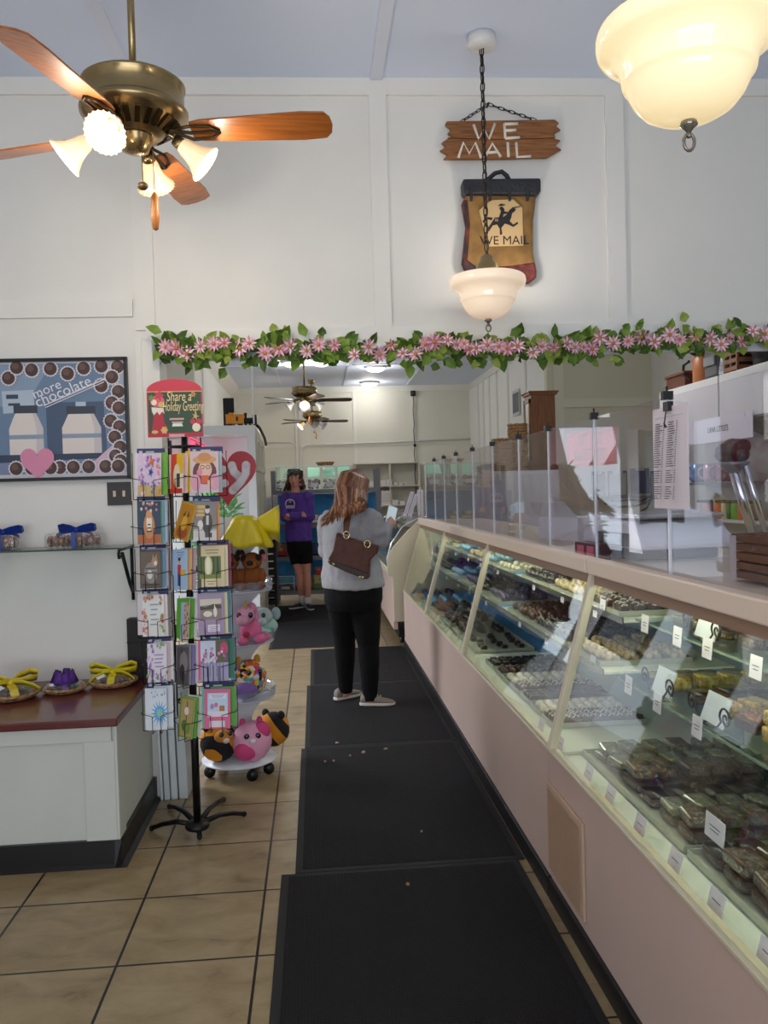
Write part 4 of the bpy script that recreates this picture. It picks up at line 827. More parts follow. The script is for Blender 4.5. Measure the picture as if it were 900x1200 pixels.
# ================================================================ revolving card rack
RX, RY = -.561, 3.71
WIRE = mat('#121113', .4, .4); NAVY = mat('#2b2a63', .5)
rk = thing('card_rack', 'tall black wire spinner rack of greeting cards with a red and green sign on top', 'card rack', (RX, RY, 0))
q = B(WIRE, True).cyl((0, 0, .03), (0, 0, 1.93), .0125); q.cyl((0, 0, .03), (0, 0, .8), .017); q.done('pole', rk)
q = B(WIRE, True).lathe([(.05, .045), (.055, .055), (.05, .07), (.02, .08)], n=20); q.done('hub', rk)
for px, py in ((178, 974), (199, 948), (262, 940), (286, 957), (234, 984)):
    e = atZ(px, py, .0)-rk.location; e = V((e.x, e.y, 0)); L = e.length; d = e/L
    q = B(WIRE, True).tube([d*.03+V((0, 0, .06)), d*L*.45+V((0, 0, .06)), d*L*.75+V((0, 0, .04)), d*L+V((0, 0, .014))], [.013, .012, .011, .011], 8); l = q.done('leg', rk); B(mat('#0c0c0d', .7), True).ball(d*L+V((0, 0, .013)), .013, n=8, k=6).done('foot_cap', l)
q = B(WIRE, True)
for z in (.62, 1.2, 1.74): q.tube([(.07*math.cos(a), .07*math.sin(a), z) for a in (2*PI*k/16 for k in range(16))], .004, 6, closed=True); q.tube([(-.07, 0, z), (.07, 0, z)], .004); q.tube([(0, -.07, z), (0, .07, z)], .004)
for a in range(4): q.cyl((.07*math.cos(a*PI/2), .07*math.sin(a*PI/2), .55), (.07*math.cos(a*PI/2), .07*math.sin(a*PI/2), 1.78), .0035, n=6)
q.done('wire_frame', rk)
CW, CHh = .165, .2
def unit(polys, w, h): return [(c, [((a-.5)*w, b*h) for a, b in pts]) for c, pts in polys]
def scat(cols, n, r0, r1, x0=.05, x1=.95, y0=.05, y1=.95, petals=0, seed=1):
    g = random.Random(seed); r = []
    for i in range(n):
        x, y, s = g.uniform(x0, x1), g.uniform(y0, y1), g.uniform(r0, r1); c = g.choice(cols)
        r.append((c, star(x, y, s, s*.5, 6, g.random(), .8) if petals else ci(x, y, s, s*.8, 10)))
    return r
def lines(c, x0, x1, y1, n, dy, h=.012): return [(c, rc(x0+.04*(i % 2), y1-i*dy-h, x1-.05*(i % 3), y1-i*dy)) for i in range(n)]
R1 = rc(0, 0, 1, 1)
ART = {
 'butterflies': [('#d9c3dc', R1), ('#c9b06a', rc(0, 0, 1, .25))] + scat(['#b77fc0', '#e48aa6', '#6f74b8', '#d8803f', '#f0d0dc'], 46, .04, .09, petals=1, seed=3) + [('#d2603a', star(.6, .8, .17, .06, 4, .4)), ('#3d5aa8', star(.55, .55, .13, .05, 5)), ('#2c2a55', ci(.55, .55, .04))],
 'tiger': [('#2f4256', R1), ('#b8683a', rc(0, 0, 1, .22)), ('#c98a55', ci(.5, .42, .24, .3)), ('#efe2d2', ci(.5, .5, .12, .2)), ('#d89a62', ci(.5, .7, .13, .1)), ('#3a2a20', rc(.42, .36, .58, .39)), ('#3a2a20', rc(.4, .28, .6, .31)), ('#3a2a20', rc(.44, .44, .56, .47))] + scat(['#e3a0a0', '#f0d8c8', '#c95a5a'], 12, .04, .08, .1, .9, .78, .97, 1, 5),
 'cat': [('#4a3b30', R1), ('#6a5645', rc(.05, .05, .95, .95)), ('#8a8580', ci(.5, .4, .3, .28)), ('#d9d2c8', ci(.45, .36, .12, .12)), ('#4d4845', rc(.25, .5, .75, .54)), ('#4d4845', rc(.22, .38, .78, .42)), ('#b08a6a', ci(.68, .68, .15, .12)), ('#e6e0d6', ci(.72, .65, .07, .06)), ('#b08a6a', [(.58, .76), (.6, .9), (.67, .79)]), ('#b08a6a', [(.7, .79), (.78, .9), (.8, .75)]), ('#3a2f28', rc(.1, .07, .9, .12))],
 'wreath': [('#e9e6e2', R1)] + scat(['#d9907a', '#c9604a', '#9aa86a', '#e0b0a0'], 26, .05, .1, .0, .25, .03, .97, 1, 7) + scat(['#d9907a', '#c9604a', '#8a9a5a'], 18, .05, .09, .8, 1, .03, .97, 1, 8) + scat(['#c9604a', '#9aa86a'], 8, .05, .09, .2, .8, .9, 1, 1, 9) + lines('#8aa0a0', .35, .75, .78, 5, .12, .03),
 'lilac': [('#e8e0ea', R1)] + scat(['#b58ac4', '#d3b4de', '#8fae6a', '#9a6ab0'], 24, .05, .1, .0, .3, .05, .95, 1, 10) + scat(['#b58ac4', '#d3b4de', '#5f9a5a'], 26, .05, .09, .1, 1, .0, .25, 1, 11) + scat(['#8fae6a'], 6, .05, .1, .4, .9, .86, .98, 1, 13) + lines('#a08ab8', .35, .85, .72, 4, .1, .03),
 'daisy': [('#dfe6ee', R1)] + [('#3f9bd6', [(.62+.05*math.cos(a+1.57), .4+.04*math.sin(a+1.57)), (.62+.5*math.cos(a), .4+.34*math.sin(a)), (.62+.05*math.cos(a-1.57), .4+.04*math.sin(a-1.57))]) for a in (2*PI*k/16 for k in range(16))] + [('#7cc4ea', [(.62+.04*math.cos(a+1.57), .4+.03*math.sin(a+1.57)), (.62+.32*math.cos(a), .4+.22*math.sin(a)), (.62+.04*math.cos(a-1.57), .4+.03*math.sin(a-1.57))]) for a in (.2+2*PI*k/16 for k in range(16))] + [('#c9c83a', ci(.64, .4, .08, .07))] + scat(['#6f7fae'], 12, .015, .03, .1, .9, .78, .95, 0, 2),
 'hatgirl': [('#d8c0c8', R1), ('#6b3f35', ci(.5, .5, .42, .3)), ('#e7bfae', ci(.52, .56, .24, .2)), ('#d2a06a', ci(.5, .8, .42, .1)), ('#c98f58', ci(.5, .86, .24, .11)), ('#4a3a3a', ci(.42, .62, .08, .05)), ('#e7bfae', ci(.42, .62, .06, .035)), ('#4a3a3a', ci(.62, .62, .08, .05)), ('#e7bfae', ci(.62, .62, .06, .035)), ('#e0a3b8', ci(.18, .25, .18, .2)), ('#e0a3b8', ci(.85, .25, .18, .2)), ('#d9623f', rc(.38, .22, .64, .42)), ('#d98aa6', ci(.32, .5, .1, .08)), ('#e7bfae', rc(.6, .12, .78, .3))],
 'oldphoto': [('#bdb8b4', R1), ('#8a8480', rc(0, .3, 1, 1)), ('#d8d4d0', rc(0, 0, 1, .25)), ('#4a4644', ci(.6, .45, .22, .28)), ('#d9d4ce', ci(.6, .78, .1, .09)), ('#cfcac4', rc(.55, .4, .66, .64)), ('#2e2b2a', ci(.6, .86, .11, .05)), ('#d9b86a', rc(.1, .82, .5, .9)), ('#d9b86a', rc(.1, .72, .45, .79)), ('#d9b86a', rc(.1, .62, .48, .69)), ('#e4e0dc', ci(.3, .4, .12, .12)), ('#55504c', rc(.5, .08, .8, .2))],
 'forest': [('#d9c89a', R1), ('#4d4a2c', rc(0, 0, .14, 1)), ('#5a6a34', rc(.08, .2, .86, .74)), ('#d6cf9a', ci(.4, .5, .15, .25)), ('#efe9cc', ci(.4, .5, .08, .22)), ('#2f3a1c', rc(.12, .2, .17, .74)), ('#2f3a1c', rc(.24, .2, .27, .74)), ('#3a4522', rc(.58, .2, .62, .74)), ('#2f3a1c', rc(.72, .2, .77, .74)), ('#7a8a3a', rc(.08, .2, .86, .3)), ('#e6d8ae', rc(.28, .02, .72, .18))] + lines('#8a7a4a', .3, .8, .9, 2, .07, .02) + lines('#8a7a4a', .34, .66, .14, 2, .06, .02),
 'geese': [('#a992b0', R1), ('#8f7d74', rc(.1, .36, .9, .86)), ('#d9d0bc', [(.1, .7), (.9, .74), (.9, .86), (.1, .86)]), ('#4a4030', [(.1, .7), (.3, .66), (.6, .74), (.9, .7), (.9, .62), (.1, .6)]), ('#e6dfd0', ci(.38, .5, .17, .07)), ('#ece6da', ci(.66, .54, .07, .12)), ('#ece6da', [(.62, .62), (.64, .76), (.68, .62)]), ('#e4dcea', rc(.36, .07, .82, .24))] + lines('#8f80a0', .42, .76, .19, 3, .04, .012),
 'meadow': [('#cfd8ea', R1), ('#5a5a3a', rc(.55, .45, 1, 1)), ('#c9406a', ci(.85, .8, .14, .16)), ('#a9a0c8', rc(0, 0, 1, .45))] + [('#5a7a3a', rc(x, .1, x+.018, .62+.1*math.sin(9*x))) for x in (.1, .22, .33, .45, .56, .68, .8)] + scat(['#d98ab8', '#c06a9a', '#f0d0e0', '#8a4a8a'], 26, .03, .06, .05, .95, .45, .8, 0, 21) + [('#2c2a3a', rc(x, 0, x+.03, .38)) for x in (.08, .26, .44, .62, .8)],
 'bench': [('#e0648f', R1), ('#c3d6ec', rc(.12, .3, .9, .9)), ('#e8e2ee', rc(.12, .3, .9, .44)), ('#e9edf2', rc(.2, .76, .82, .86)), ('#b08ac0', ci(.3, .56, .08, .07)), ('#d96a8a', ci(.45, .6, .07, .06)), ('#b8763a', rc(.58, .44, .78, .58)), ('#e6dfe8', rc(.2, .04, .8, .2))] + lines('#7a7090', .26, .76, .84, 2, .04, .014),
 'yellowbook': [('#e8d9c8', R1), ('#d64a2a', rc(.25, 0, .65, 1)), ('#e6b52a', rc(.6, .5, 1, 1)), ('#e0d4ba', ci(.6, .45, .2, .3)), ('#c93a2a', rc(.1, 0, .95, .12)), ('#4a4438', rc(.6, .15, .8, .5))],
 'giraffe': [('#c9922a', R1), ('#b8801f', rc(.1, .05, .9, .95)), ('#a3552a', ci(.5, .2, .35, .16)), ('#5a3a1a', [(.3, .65), (.45, .8), (.42, .6)]), ('#5a3a1a', [(.58, .6), (.6, .82), (.72, .66)]), ('#d9a83a', ci(.5, .45, .18, .2))],
 'kite': [('#a9c6e2', R1), ('#3a4a8a', rc(.35, .1, .55, .45)), ('#c93a4a', rc(.35, .4, .58, .62)), ('#d8a88a', ci(.47, .7, .09, .06)), ('#2e2420', ci(.47, .75, .09, .04)), ('#e0b23a', rc(.55, .35, .85, .5))] + lines('#5a6a9a', .3, .8, .93, 3, .06, .015),
 'ferns': [('#5faa3a', R1), ('#a9b6d8', rc(.35, .0, .95, .9)), ('#c9b09a', rc(.6, 0, 1, .9))] + scat(['#8a5a3a', '#c9906a', '#4a6a3a'], 24, .04, .08, .6, .98, .05, .88, 1, 31),
 'horse': [('#7a7478', R1), ('#5a5458', rc(.1, 0, .9, .95)), ('#8a8488', ci(.55, .55, .28, .3)), ('#3a3638', ci(.45, .3, .18, .22)), ('#4a4448', [(.3, .8), (.45, .98), (.5, .8)])],
 'bird': [('#8a9a3a', R1), ('#b8a06a', rc(.12, .05, .92, .95)), ('#6a4a2a', rc(.48, .05, .54, .9)), ('#e6ddd0', ci(.5, .66, .16, .1)), ('#5a7a3a', ci(.4, .3, .2, .14)), ('#7a9a4a', ci(.66, .24, .18, .14)), ('#c9a03a', [(.64, .7), (.78, .67), (.65, .64)])],
}
DESC = {'butterflies': 'lilac greeting card of butterflies and flowers', 'tiger': 'greeting card of a sitting tiger on dark blue', 'cat': 'brown greeting card of a curled grey cat', 'wreath': 'white greeting card with an orange flower border', 'lilac': 'pale greeting card with purple lilac flowers', 'daisy': 'white greeting card with a big blue daisy', 'hatgirl': 'greeting card of a child in straw hat and glasses', 'oldphoto': 'greeting card with a grey old photograph and yellow tags', 'forest': 'cream greeting card of a sunlit forest path', 'geese': 'mauve greeting card with a sepia goose photograph', 'meadow': 'greeting card of meadow flowers on lilac', 'bench': 'pink bordered greeting card with small blue picture', 'yellowbook': 'narrow red and yellow greeting card', 'giraffe': 'tilted ochre giraffe greeting card', 'kite': 'light blue greeting card of a small child', 'ferns': 'green edged greeting card with leaf pattern', 'horse': 'grey greeting card of a horse', 'bird': 'green edged greeting card of a white bird'}
def col_of(cards, backs, yaw, Yc, hdr=True):
    for i, (px0, px1, py0, py1, k, lean) in enumerate(cards):
        tl = atY(px0, py0, Yc); br = atY(px1, py1, Yc); cx = (tl.x+br.x)/2; w = (br.x-tl.x)/max(.45, math.cos(yaw)); h = tl.z-br.z; base = V((cx, Yc, br.z))
        T = Mx.Translation(base) @ Mx.Rotation(yaw, 4, 'Z') @ Mx.Rotation(lean, 4, 'Y') @ Mx.Rotation(-.1, 4, 'X')
        r = thing('greeting_card', DESC[k]+' in the spinner rack', 'greeting card', base, 0, 'greeting cards in the spinner rack'); r.rotation_euler = T.to_euler()
        B(mat('#e6e2de', .6)).box((0, 0, h/2), (w, .004, h)).done('card', r)
        art('picture', FR((0, -.002, 0), (1, 0, 0), (0, 0, 1)), unit(ART[k], w, h), r, .0004, .00007)
        for j, c in enumerate(backs[i]):
            o = B(mat(c, .6)).box((0, 0, h/2), (w, .003, h)).done('greeting_card'); side = rnd.choice((1, 1, -1)) if yaw > -.5 else 1
            put(o, base + Mx.Rotation(yaw, 3, 'Z') @ V((side*.012*(j+1), .012*(j+1), .004*j)), rot=(-.1, lean*.5, yaw)); tag(o, 'plain card tucked %s behind the %s card' % (('next', 'second', 'third')[j], DESC[k].split('greeting card')[-1].replace(' of ', ' ').replace(' with ', ' ').strip() if k not in ('yellowbook', 'giraffe') else k.replace('yellowbook', 'red and yellow')), 'greeting card', 'cards behind the front ones')
        M3 = Mx.Translation(-rk.location) @ Mx.Translation(base) @ Mx.Rotation(yaw, 4, 'Z')
        def Lr(q): q.bm.transform(M3); return q
        q = B(WIRE, True); a = w/2+.027
        q.tube([(-a, .07, h*.42), (-a, .0, h*.42), (-w*.22, -.022, h*.36), (-w*.22, -.022, -.01), (-w*.22, .05, -.014)], .0018, 5); q.tube([(a, .07, h*.42), (a, 0, h*.42), (w*.22, -.022, h*.36), (w*.22, -.022, -.01), (w*.22, .05, -.014)], .0018, 5); q.tube([(-a, .05, -.014), (a, .05, -.014)], .0018, 5); q.tube([(-a, .05, -.014), (-a, .06, h*1.02)], .0018, 5); q.tube([(a, .05, -.014), (a, .06, h*1.02)], .0018, 5)
        pk = Lr(q).done('wire_pocket', rk)
        if hdr:
            q = B(NAVY).box((.004, .055, h*1.035), (w+.02, .003, .03)); q.m(mat('#c9c9dc', .6)).box((-w*.4, .053, h*1.035), (.014, .002, .01)).box((.0, .053, h*1.035), (w*.35, .002, .006)); Lr(q).done('header_strip', pk)
col_of([(160, 189, 531, 581, 'butterflies', .02), (160, 189, 588, 637, 'tiger', 0), (163, 190, 645, 689, 'cat', 0), (166, 193, 698, 745, 'wreath', 0), (172, 196, 755, 799, 'lilac', 0), (172, 196, 808, 855, 'daisy', 0)],
       [['#e6dce8', '#6fae3a'], ['#6fa8a0', '#b8c8e2'], ['#5a9ab0', '#b8a8c0'], ['#efe2dc', '#e0d6d8'], ['#d9c0c8', '#efe6e2'], ['#e6e8ee', '#dfe2ea']], .05, 3.56)
col_of([(193, 216, 532, 578, 'yellowbook', -.03), (200, 221, 588, 632, 'giraffe', .28), (200, 221, 644, 691, 'kite', -.05), (204, 222, 702, 748, 'ferns', 0), (204, 224, 757, 802, 'horse', -.04), (206, 226, 818, 864, 'bird', .06)],
       [['#e8c0b8', '#e6d23a'], ['#8aa04a'], ['#e0b27a', '#c9b0c0'], ['#5faa3a', '#e9e2e0'], ['#8a80b0', '#e2dee6'], ['#6fae3a', '#d9d6d2']], -.55, 3.6, False)
col_of([(222, 257, 529, 577, 'hatgirl', 0), (225, 254, 588, 633, 'oldphoto', .02), (230, 264, 640, 687, 'forest', 0), (231, 264, 696, 743, 'geese', -.02), (234, 268, 752, 797, 'meadow', 0), (238, 270, 809, 853, 'bench', .02)],
       [['#a8c2c4', '#c9b030'], ['#e09a5a', '#5f9aa0'], ['#e8dfb8', '#8a3a5a'], ['#e6ddb0', '#5a8a9a'], ['#e0648f', '#3f7a6a'], ['#6fb8a8', '#6aa84a']], -.02, 3.57)
# sign on top of the rack
ps = atY(206, 512, 3.68)-rk.location; tw = (atY(238, 478, 3.68)-atY(173, 478, 3.68)).x; th = atY(206, 444, 3.68).z-atY(206, 512, 3.68).z
def sgn(pts): return [((a-.5)*tw, b*th) for a, b in pts]
archp = [(0, 0), (1, 0), (1, .8)] + [(.5+.5*math.cos(a), .8+.2*math.sin(a)) for a in (PI*k/14 for k in range(1, 14))] + [(0, .8)]
b = B(mat('#b8283c', .5)).prism([ps+V((u, 0, v)) for u, v in sgn(archp)], (0, .006, 0)).done('header_sign', rk); tag(b, 'red and green arched sign reading Share a Holiday Greeting')
fr = FR(ps, (1, 0, 0), (0, 0, 1)); RD, GD, CRM = '#b5263a', '#d8b46a', '#efe2c8'
P = [('#c9394c', archp), ('#2f4a34', rc(.02, .07, .98, .78)), (GD, rc(.0, .775, 1, .79)), (RD, rc(0, 0, 1, .065)), ('#e0a0a8', rc(.38, .0, .66, .05)), (RD, [(.12, .46), (.28, .46), (.3, .25), (.36, .17), (.34, .06), (.06, .06), (.1, .22)]), ('#e6ddd6', [(.08, .52), (.3, .5), (.31, .4), (.27, .44), (.22, .38), (.18, .44), (.12, .38), (.09, .44)]), ('#d9626e', ci(.19, .62, .13, .1)), (CRM, ci(.13, .6, .05, .05)), ('#c93a4c', star(.22, .72, .1, .05, 5)), (GD, ci(.26, .56, .06, .05)), ('#7a8a4a', star(.08, .68, .07, .03, 5)), (GD, star(.3, .12, .07, .05, 6)), (GD, ci(.13, .09, .06, .03)), (GD, star(.84, .73, .06, .025, 6)), ('#c93a4c', ci(.84, .73, .02)), (CRM, ci(.88, .16, .075, .075)), ('#c93a4c', ci(.82, .26, .05, .045)), ('#c93a4c', ci(.93, .26, .05, .045)), (GD, star(.87, .35, .07, .025, 5)), (GD, rc(.86, .36, .88, .46)), ('#d9a09a', rc(.4, .29, .66, .325)), ('#dfe2d6', rc(.44, .245, .64, .26)), ('#ece6da', [(.44, .18), (.64, .18), (.62, .235), (.46, .235)])]
art('sign_print', fr, [(c, sgn(p)) for c, p in P], b, .0005, .0001)
GM = mat('#ecd6a0', .6); o = ps+V((0, -.0035, 0))
words('Share a', th*.24, o+V((.08*tw, 0, .69*th)), (1, 0, 0), (0, 0, 1), GM, b, sx=.6, shear=.2, ext=.0004); words('Holiday Greeting', th*.24, o+V((.15*tw, 0, .52*th)), (1, 0, 0), (0, 0, 1), GM, b, sx=.42, shear=.2, ext=.0004); 
# ================================================================ wheeled toy stand
TX0, TY0 = atY(281, 886, 4.56).x, 4.56
WP = mat('#d3d4dc', .4); tsd = thing('toy_stand', 'white round shelved toy stand on castors with a red heart sign on top', 'display stand', (TX0, TY0, 0))
tz = [atY(281, y, TY0).z for y in (887, 814, 750, 690, 632)]; TR = .205
for i, z in enumerate(tz):
    R = TR if i < 4 else .15
    s = B(WP, True).lathe([(.01, z-.008), (R-.004, z-.008), (R, z-.004), (R, z), (.01, z)], n=48).done('round_shelf', tsd)
    if 0 < i < 4: B(glass('#eef0f4', 1.45, op=.12, opc='#dfe2ea'), True).lathe([(R, z), (R+.003, z+.05), (R, z+.05), (R-.003, z)], n=48, cap=False).done('clear_rim', s)
ol = []
for a, b in zip(tz, tz[1:]):
    for k in range(13):
        t = k/12; ol.append((TR-.01-.13*math.sin(PI*t)**.8, a+(b-a)*t))
ol = [(-.19, tz[0])] + ol + [(.1, tz[4]), (.06, tz[4]+.12), (-.1, tz[4]+.12), (-.19, tz[4])]
B(WP).prism([(x, .05, z) for x, z in ol], (0, .012, 0)).done('wavy_panel', tsd)
for a in (1.1, 2.3, 3.45, 5.2, 6.0):
    c = V((.165*math.cos(a), .165*math.sin(a), .031)); k_ = B(mat('#111113', .4), True).cyl(c+V((0, -.014, 0)), c+V((0, .014, 0)), .03, n=18); k_.cyl(c, c+V((0, 0, tz[0]-.042)), .008); k_.done('caster', tsd)
hc = atY(266, 556, TY0-.02)-tsd.location; hs_ = .158
hp_ = [(hc.x+a, hc.y, hc.z+b) for a, b in heart(0, 0, hs_, 40)]
hb = B(mat('#a81a2c', .4)).prism(hp_, (0, .012, 0)).done('heart_sign', tsd); tag(hb, 'red heart sign with pale rounded letters ty')
q = B(mat('#cfcad6', .5), True)
def stk(pts, r): q.tube([hc+V((a*hs_, -.003, b*hs_)) for a, b in pts], r*hs_, 10); [q.ball(hc+V((a*hs_, -.003, b*hs_)), r*hs_, n=10, k=7) for a, b in (pts[0], pts[-1])]
stk([(.18, .3), (.24, .08), (.42, -.1)], .15); stk([(.66, .3), (.64, .03), (.46, -.27), (.18, -.55)], .15); stk([(-.4, .45), (-.4, -.15), (-.25, -.35), (-.08, -.3)], .14); stk([(-.62, .18), (-.12, .18)], .13)
for v in q.bm.verts: v.co.y = hc.y-.002+(v.co.y-hc.y)*.12
q.done('letters', hb)
# yellow satin cloth draped over the stand's top (the doll it dresses is left out)
yc = thing('yellow_satin_cloth', 'bunched yellow satin cloth draped over the top of the toy stand', 'cloth', (TX0, TY0, tz[4]))
YS = mat('#d8c413', .35, coat=.15)
def drape(c, w, h, n=40, m=9, amp=.02, lean=0):
    q = B(YS, True); R_ = []
    for j in range(m):
        t = j/(m-1); ring = []
        for i in range(n):
            a = 2*PI*i/n; rr = (.35+.65*t**.8); f = 1+amp/.1*t*math.sin(7*a+2*t)+.06*math.sin(3*a+4*t)
            ring.append(V((c[0]+w*rr*f*math.cos(a)+lean*t, c[1]+.6*w*rr*f*math.sin(a), c[2]-h*t+.012*math.sin(5*a)*t)))
        R_.append(ring)
    return q.loft(R_, cap=True)
pa = atY(286, 611, TY0-.1)-yc.location; drape((pa.x, pa.y, pa.z+.03), .135, .16).done('gathered_cloth', yc)
pb = atY(312, 614, TY0-.06)-yc.location; q = B(YS, True); R_ = []
for j in range(7):
    t = j/6; R_.append([V((pb.x-.07+.14*t, pb.y+.02*math.sin(a*3)*t, pb.z-.0)) + V((0, (.02+.05*t)*math.cos(a), (.02+.075*t+.01*t*math.sin(6*a))*math.sin(a))) for a in (2*PI*i/28 for i in range(28))])
q.loft(R_); q.done('flared_end', yc)
# plush toys
PS = 1.22
def plush(name, label, pos, rz, parts, cat='plush toy', s=1):
    r = thing(name, label, cat, pos, rz, 'plush toys on the toy stand'); s *= PS; r.scale = (s, s, s)
    parts = [(nm[:-1] if nm in ('eyes', 'ears') else nm, m, [b]) if nm in ('eyes', 'ears', 'brow') else (nm, m, bs_) for nm, m, bs_ in parts for b in (bs_ if nm in ('eyes', 'ears', 'brow') else bs_[:1])]
    for nm, m, balls in parts:
        q = B(m, True)
        for b in balls: q.ball(b[0], b[1], Mx.Rotation(b[2], 3, 'Y') if len(b) > 2 else None)
        q.done(nm, r)
    return r
BK = mat('#15131a', .85, bump=.3, bs=120); EYE = mat('#0d0c12', .15, coat=1)
def strip(nt, p):
    tc = nt.nodes.new('ShaderNodeTexCoord'); w = nt.nodes.new('ShaderNodeTexWave'); w.inputs['Scale'].default_value = 4.2; w.bands_direction = 'DIAGONAL'; w.inputs['Distortion'].default_value = .6; nt.links.new(tc.outputs['Object'], w.inputs['Vector'])
    nt.links.new(ramp(nt, w.outputs['Fac'], [(0, '#141118'), (.5, '#d98a1a')], True), p.inputs['Base Color']); p.inputs['Roughness'].default_value = .9
STR = node_mat('striped_plush', strip)
DOTS = blotch([(0, '#e9c63a'), (.22, '#e06a2a'), (.4, '#d83a7a'), (.55, '#3fa8c9'), (.7, '#17131a'), (.85, '#f0e6d0')], 62, .85, 'cell', const=True)
PNK, DPK = mat('#e6a3bf', .85, bump=.3, bs=150), mat('#d2467f', .85)
FV = -PI/2
def facep(e, z, y, r=.011): return [((-e, y, z), (r, r*.6, r)), ((e, y, z), (r, r*.6, r))]
def pos(px, i, dy=0): p = atY(px, 700, TY0+dy); return (p.x, TY0+dy, tz[i]+.001)
plush('plush_toy', 'striped black and orange plush at the left of the lowest toy shelf', pos(251, 0, -.06), .5, [('body', STR, [((0, 0, .085), (.085, .08, .085))]), ('face', mat('#c9843a', .85), [((.0, -.058, .125), (.045, .03, .03))]), ('eyes', EYE, facep(.02, .14, -.082)), ('muzzle', mat('#e6d6c0', .8), [((0, -.085, .112), (.016, .01, .012))]), ('ears', BK, [((-.05, 0, .16), (.022, .012, .022)), ((.05, 0, .16), (.022, .012, .022))])])
plush('plush_toy', 'striped black and orange plush peeking out right of the pink one', pos(316, 0, .165), -.6, [('body', STR, [((0, 0, .08), (.075, .075, .08))]), ('ears', BK, [((-.045, 0, .15), (.02, .012, .02)), ((.045, 0, .15), (.02, .012, .02))])])
plush('plush_toy', 'round pink cat plush on the lowest toy shelf', pos(290, 0, -.085), .12, [('body', PNK, [((0, 0, .09), (.088, .075, .09))]), ('patch', DPK, [((-.03, -.05, .062), (.05, .03, .042)), ((.04, -.02, .135), (.04, .035, .045))]), ('eyes', EYE, facep(.024, .128, -.062, .013)), ('muzzle', mat('#eadfe6', .8), [((0, -.072, .11), (.014, .01, .011))]), ('ears', DPK, [((-.04, 0, .172), (.014, .01, .022)), ((.035, 0, .176), (.014, .01, .022))])])
plush('plush_toy', 'rainbow spotted round plush with purple belly on the second toy shelf', pos(288, 1, -.06), .5, [('body', DOTS, [((0, 0, .083), (.085, .08, .083))]), ('belly', mat('#8a68b0', .85), [((-.03, -.045, .046), (.055, .045, .043))]), ('eyes', EYE, facep(.025, .12, -.066, .012)), ('muzzle', mat('#e6dfe2', .8), [((0, -.08, .1), (.015, .01, .012))]), ('ears', mat('#c9963a', .8), [((-.045, 0, .16), (.016, .01, .024)), ((.045, 0, .16), (.016, .01, .024))])])
plush('plush_toy', 'pink pony plush with dark eyes on the third toy shelf', pos(288, 2, -.11), .3, [('body', mat('#e0719c', .9, bump=.4, bs=90), [((.02, .01, .05), (.05, .045, .05)), ((.045, -.045, .022), (.03, .028, .022)), ((-.03, -.05, .02), (.026, .03, .02)), ((.075, 0, .022), (.03, .03, .02))]), ('head', PNK, [((-.012, -.02, .125), (.042, .04, .04)), ((-.03, -.055, .108), (.026, .026, .024))]), ('mane', mat('#d88aa8', .9, bump=.5), [((.025, 0, .15), (.022, .03, .026)), ((.04, .012, .115), (.018, .025, .04))]), ('horn', mat('#c9a24a', .5), [((-.01, -.04, .172), (.008, .008, .024))]), ('eyes', EYE, [((-.042, -.048, .13), (.011, .008, .013)), ((.006, -.058, .13), (.011, .006, .013))]), ('heart_tag', mat('#b5203a', .5), [((-.02, -.075, .05), (.016, .003, .014))])])
plush('plush_toy', 'mint and grey elephant plush at the right of the third toy shelf', pos(312, 2, .135), -.5, [('body', mat('#a9d2c2', .9, bump=.4, bs=90), [((0, 0, .04), (.05, .05, .04)), ((.01, -.05, .02), (.05, .025, .02))]), ('head', mat('#b9c6c4', .9), [((.0, -.03, .09), (.045, .04, .04)), ((.02, -.07, .07), (.022, .02, .018))]), ('ears', mat('#9ab0ae', .9), [((-.045, 0, .1), (.024, .012, .03)), ((.05, 0, .1), (.024, .012, .03))]), ('eyes', EYE, facep(.022, .1, -.064, .011)), ('nose', mat('#d88aa0', .8), [((-.02, -.06, .07), (.012, .008, .01))])])
BR = mat('#8a4c1e', .9, bump=.5, bs=100); BD = mat('#2a1a12', .9, bump=.4)
d1 = plush('plush_toy', 'brown dog plush on the fourth toy shelf, nearer the shelf edge', pos(297, 3, -.045), -.1, [('body', BR, [((0, 0, .055), (.052, .045, .055)), ((-.04, -.04, .02), (.024, .034, .02)), ((.04, -.04, .02), (.024, .034, .02)), ((-.045, -.02, .06), (.018, .02, .034)), ((.045, -.02, .06), (.018, .02, .034))]), ('head', BR, [((0, -.01, .125), (.046, .042, .04))]), ('brow', BD, [((-.03, -.025, .14), (.018, .02, .016)), ((.03, -.025, .14), (.018, .02, .016))]), ('muzzle', mat('#a9672c', .9), [((0, -.046, .112), (.024, .018, .018))]), ('nose', BD, [((0, -.062, .12), (.016, .01, .013))]), ('ears', BD, [((-.045, 0, .155), (.014, .012, .022)), ((.045, 0, .155), (.014, .012, .022))]), ('heart_tag', mat('#c9667a', .5), [((.055, -.02, .14), (.014, .004, .016))])])
dup(d1,  pos(269, 3, -.05), .25, 'brown dog plush on the fourth toy shelf, half behind the greeting cards')
q = B(mat('#cfe0ee', .2, coat=.8), True).lathe([(.012, 0), (.013, .05), (.006, .075), (.001, .09)], n=14); o = q.done('clear_bottle'); put(o, (atY(295, 680, TY0+.1).x, TY0+.1, tz[3]+.001), scale=1.6); tag(o, 'small pale pointed bottle standing behind the brown dog plushes', 'bottle')
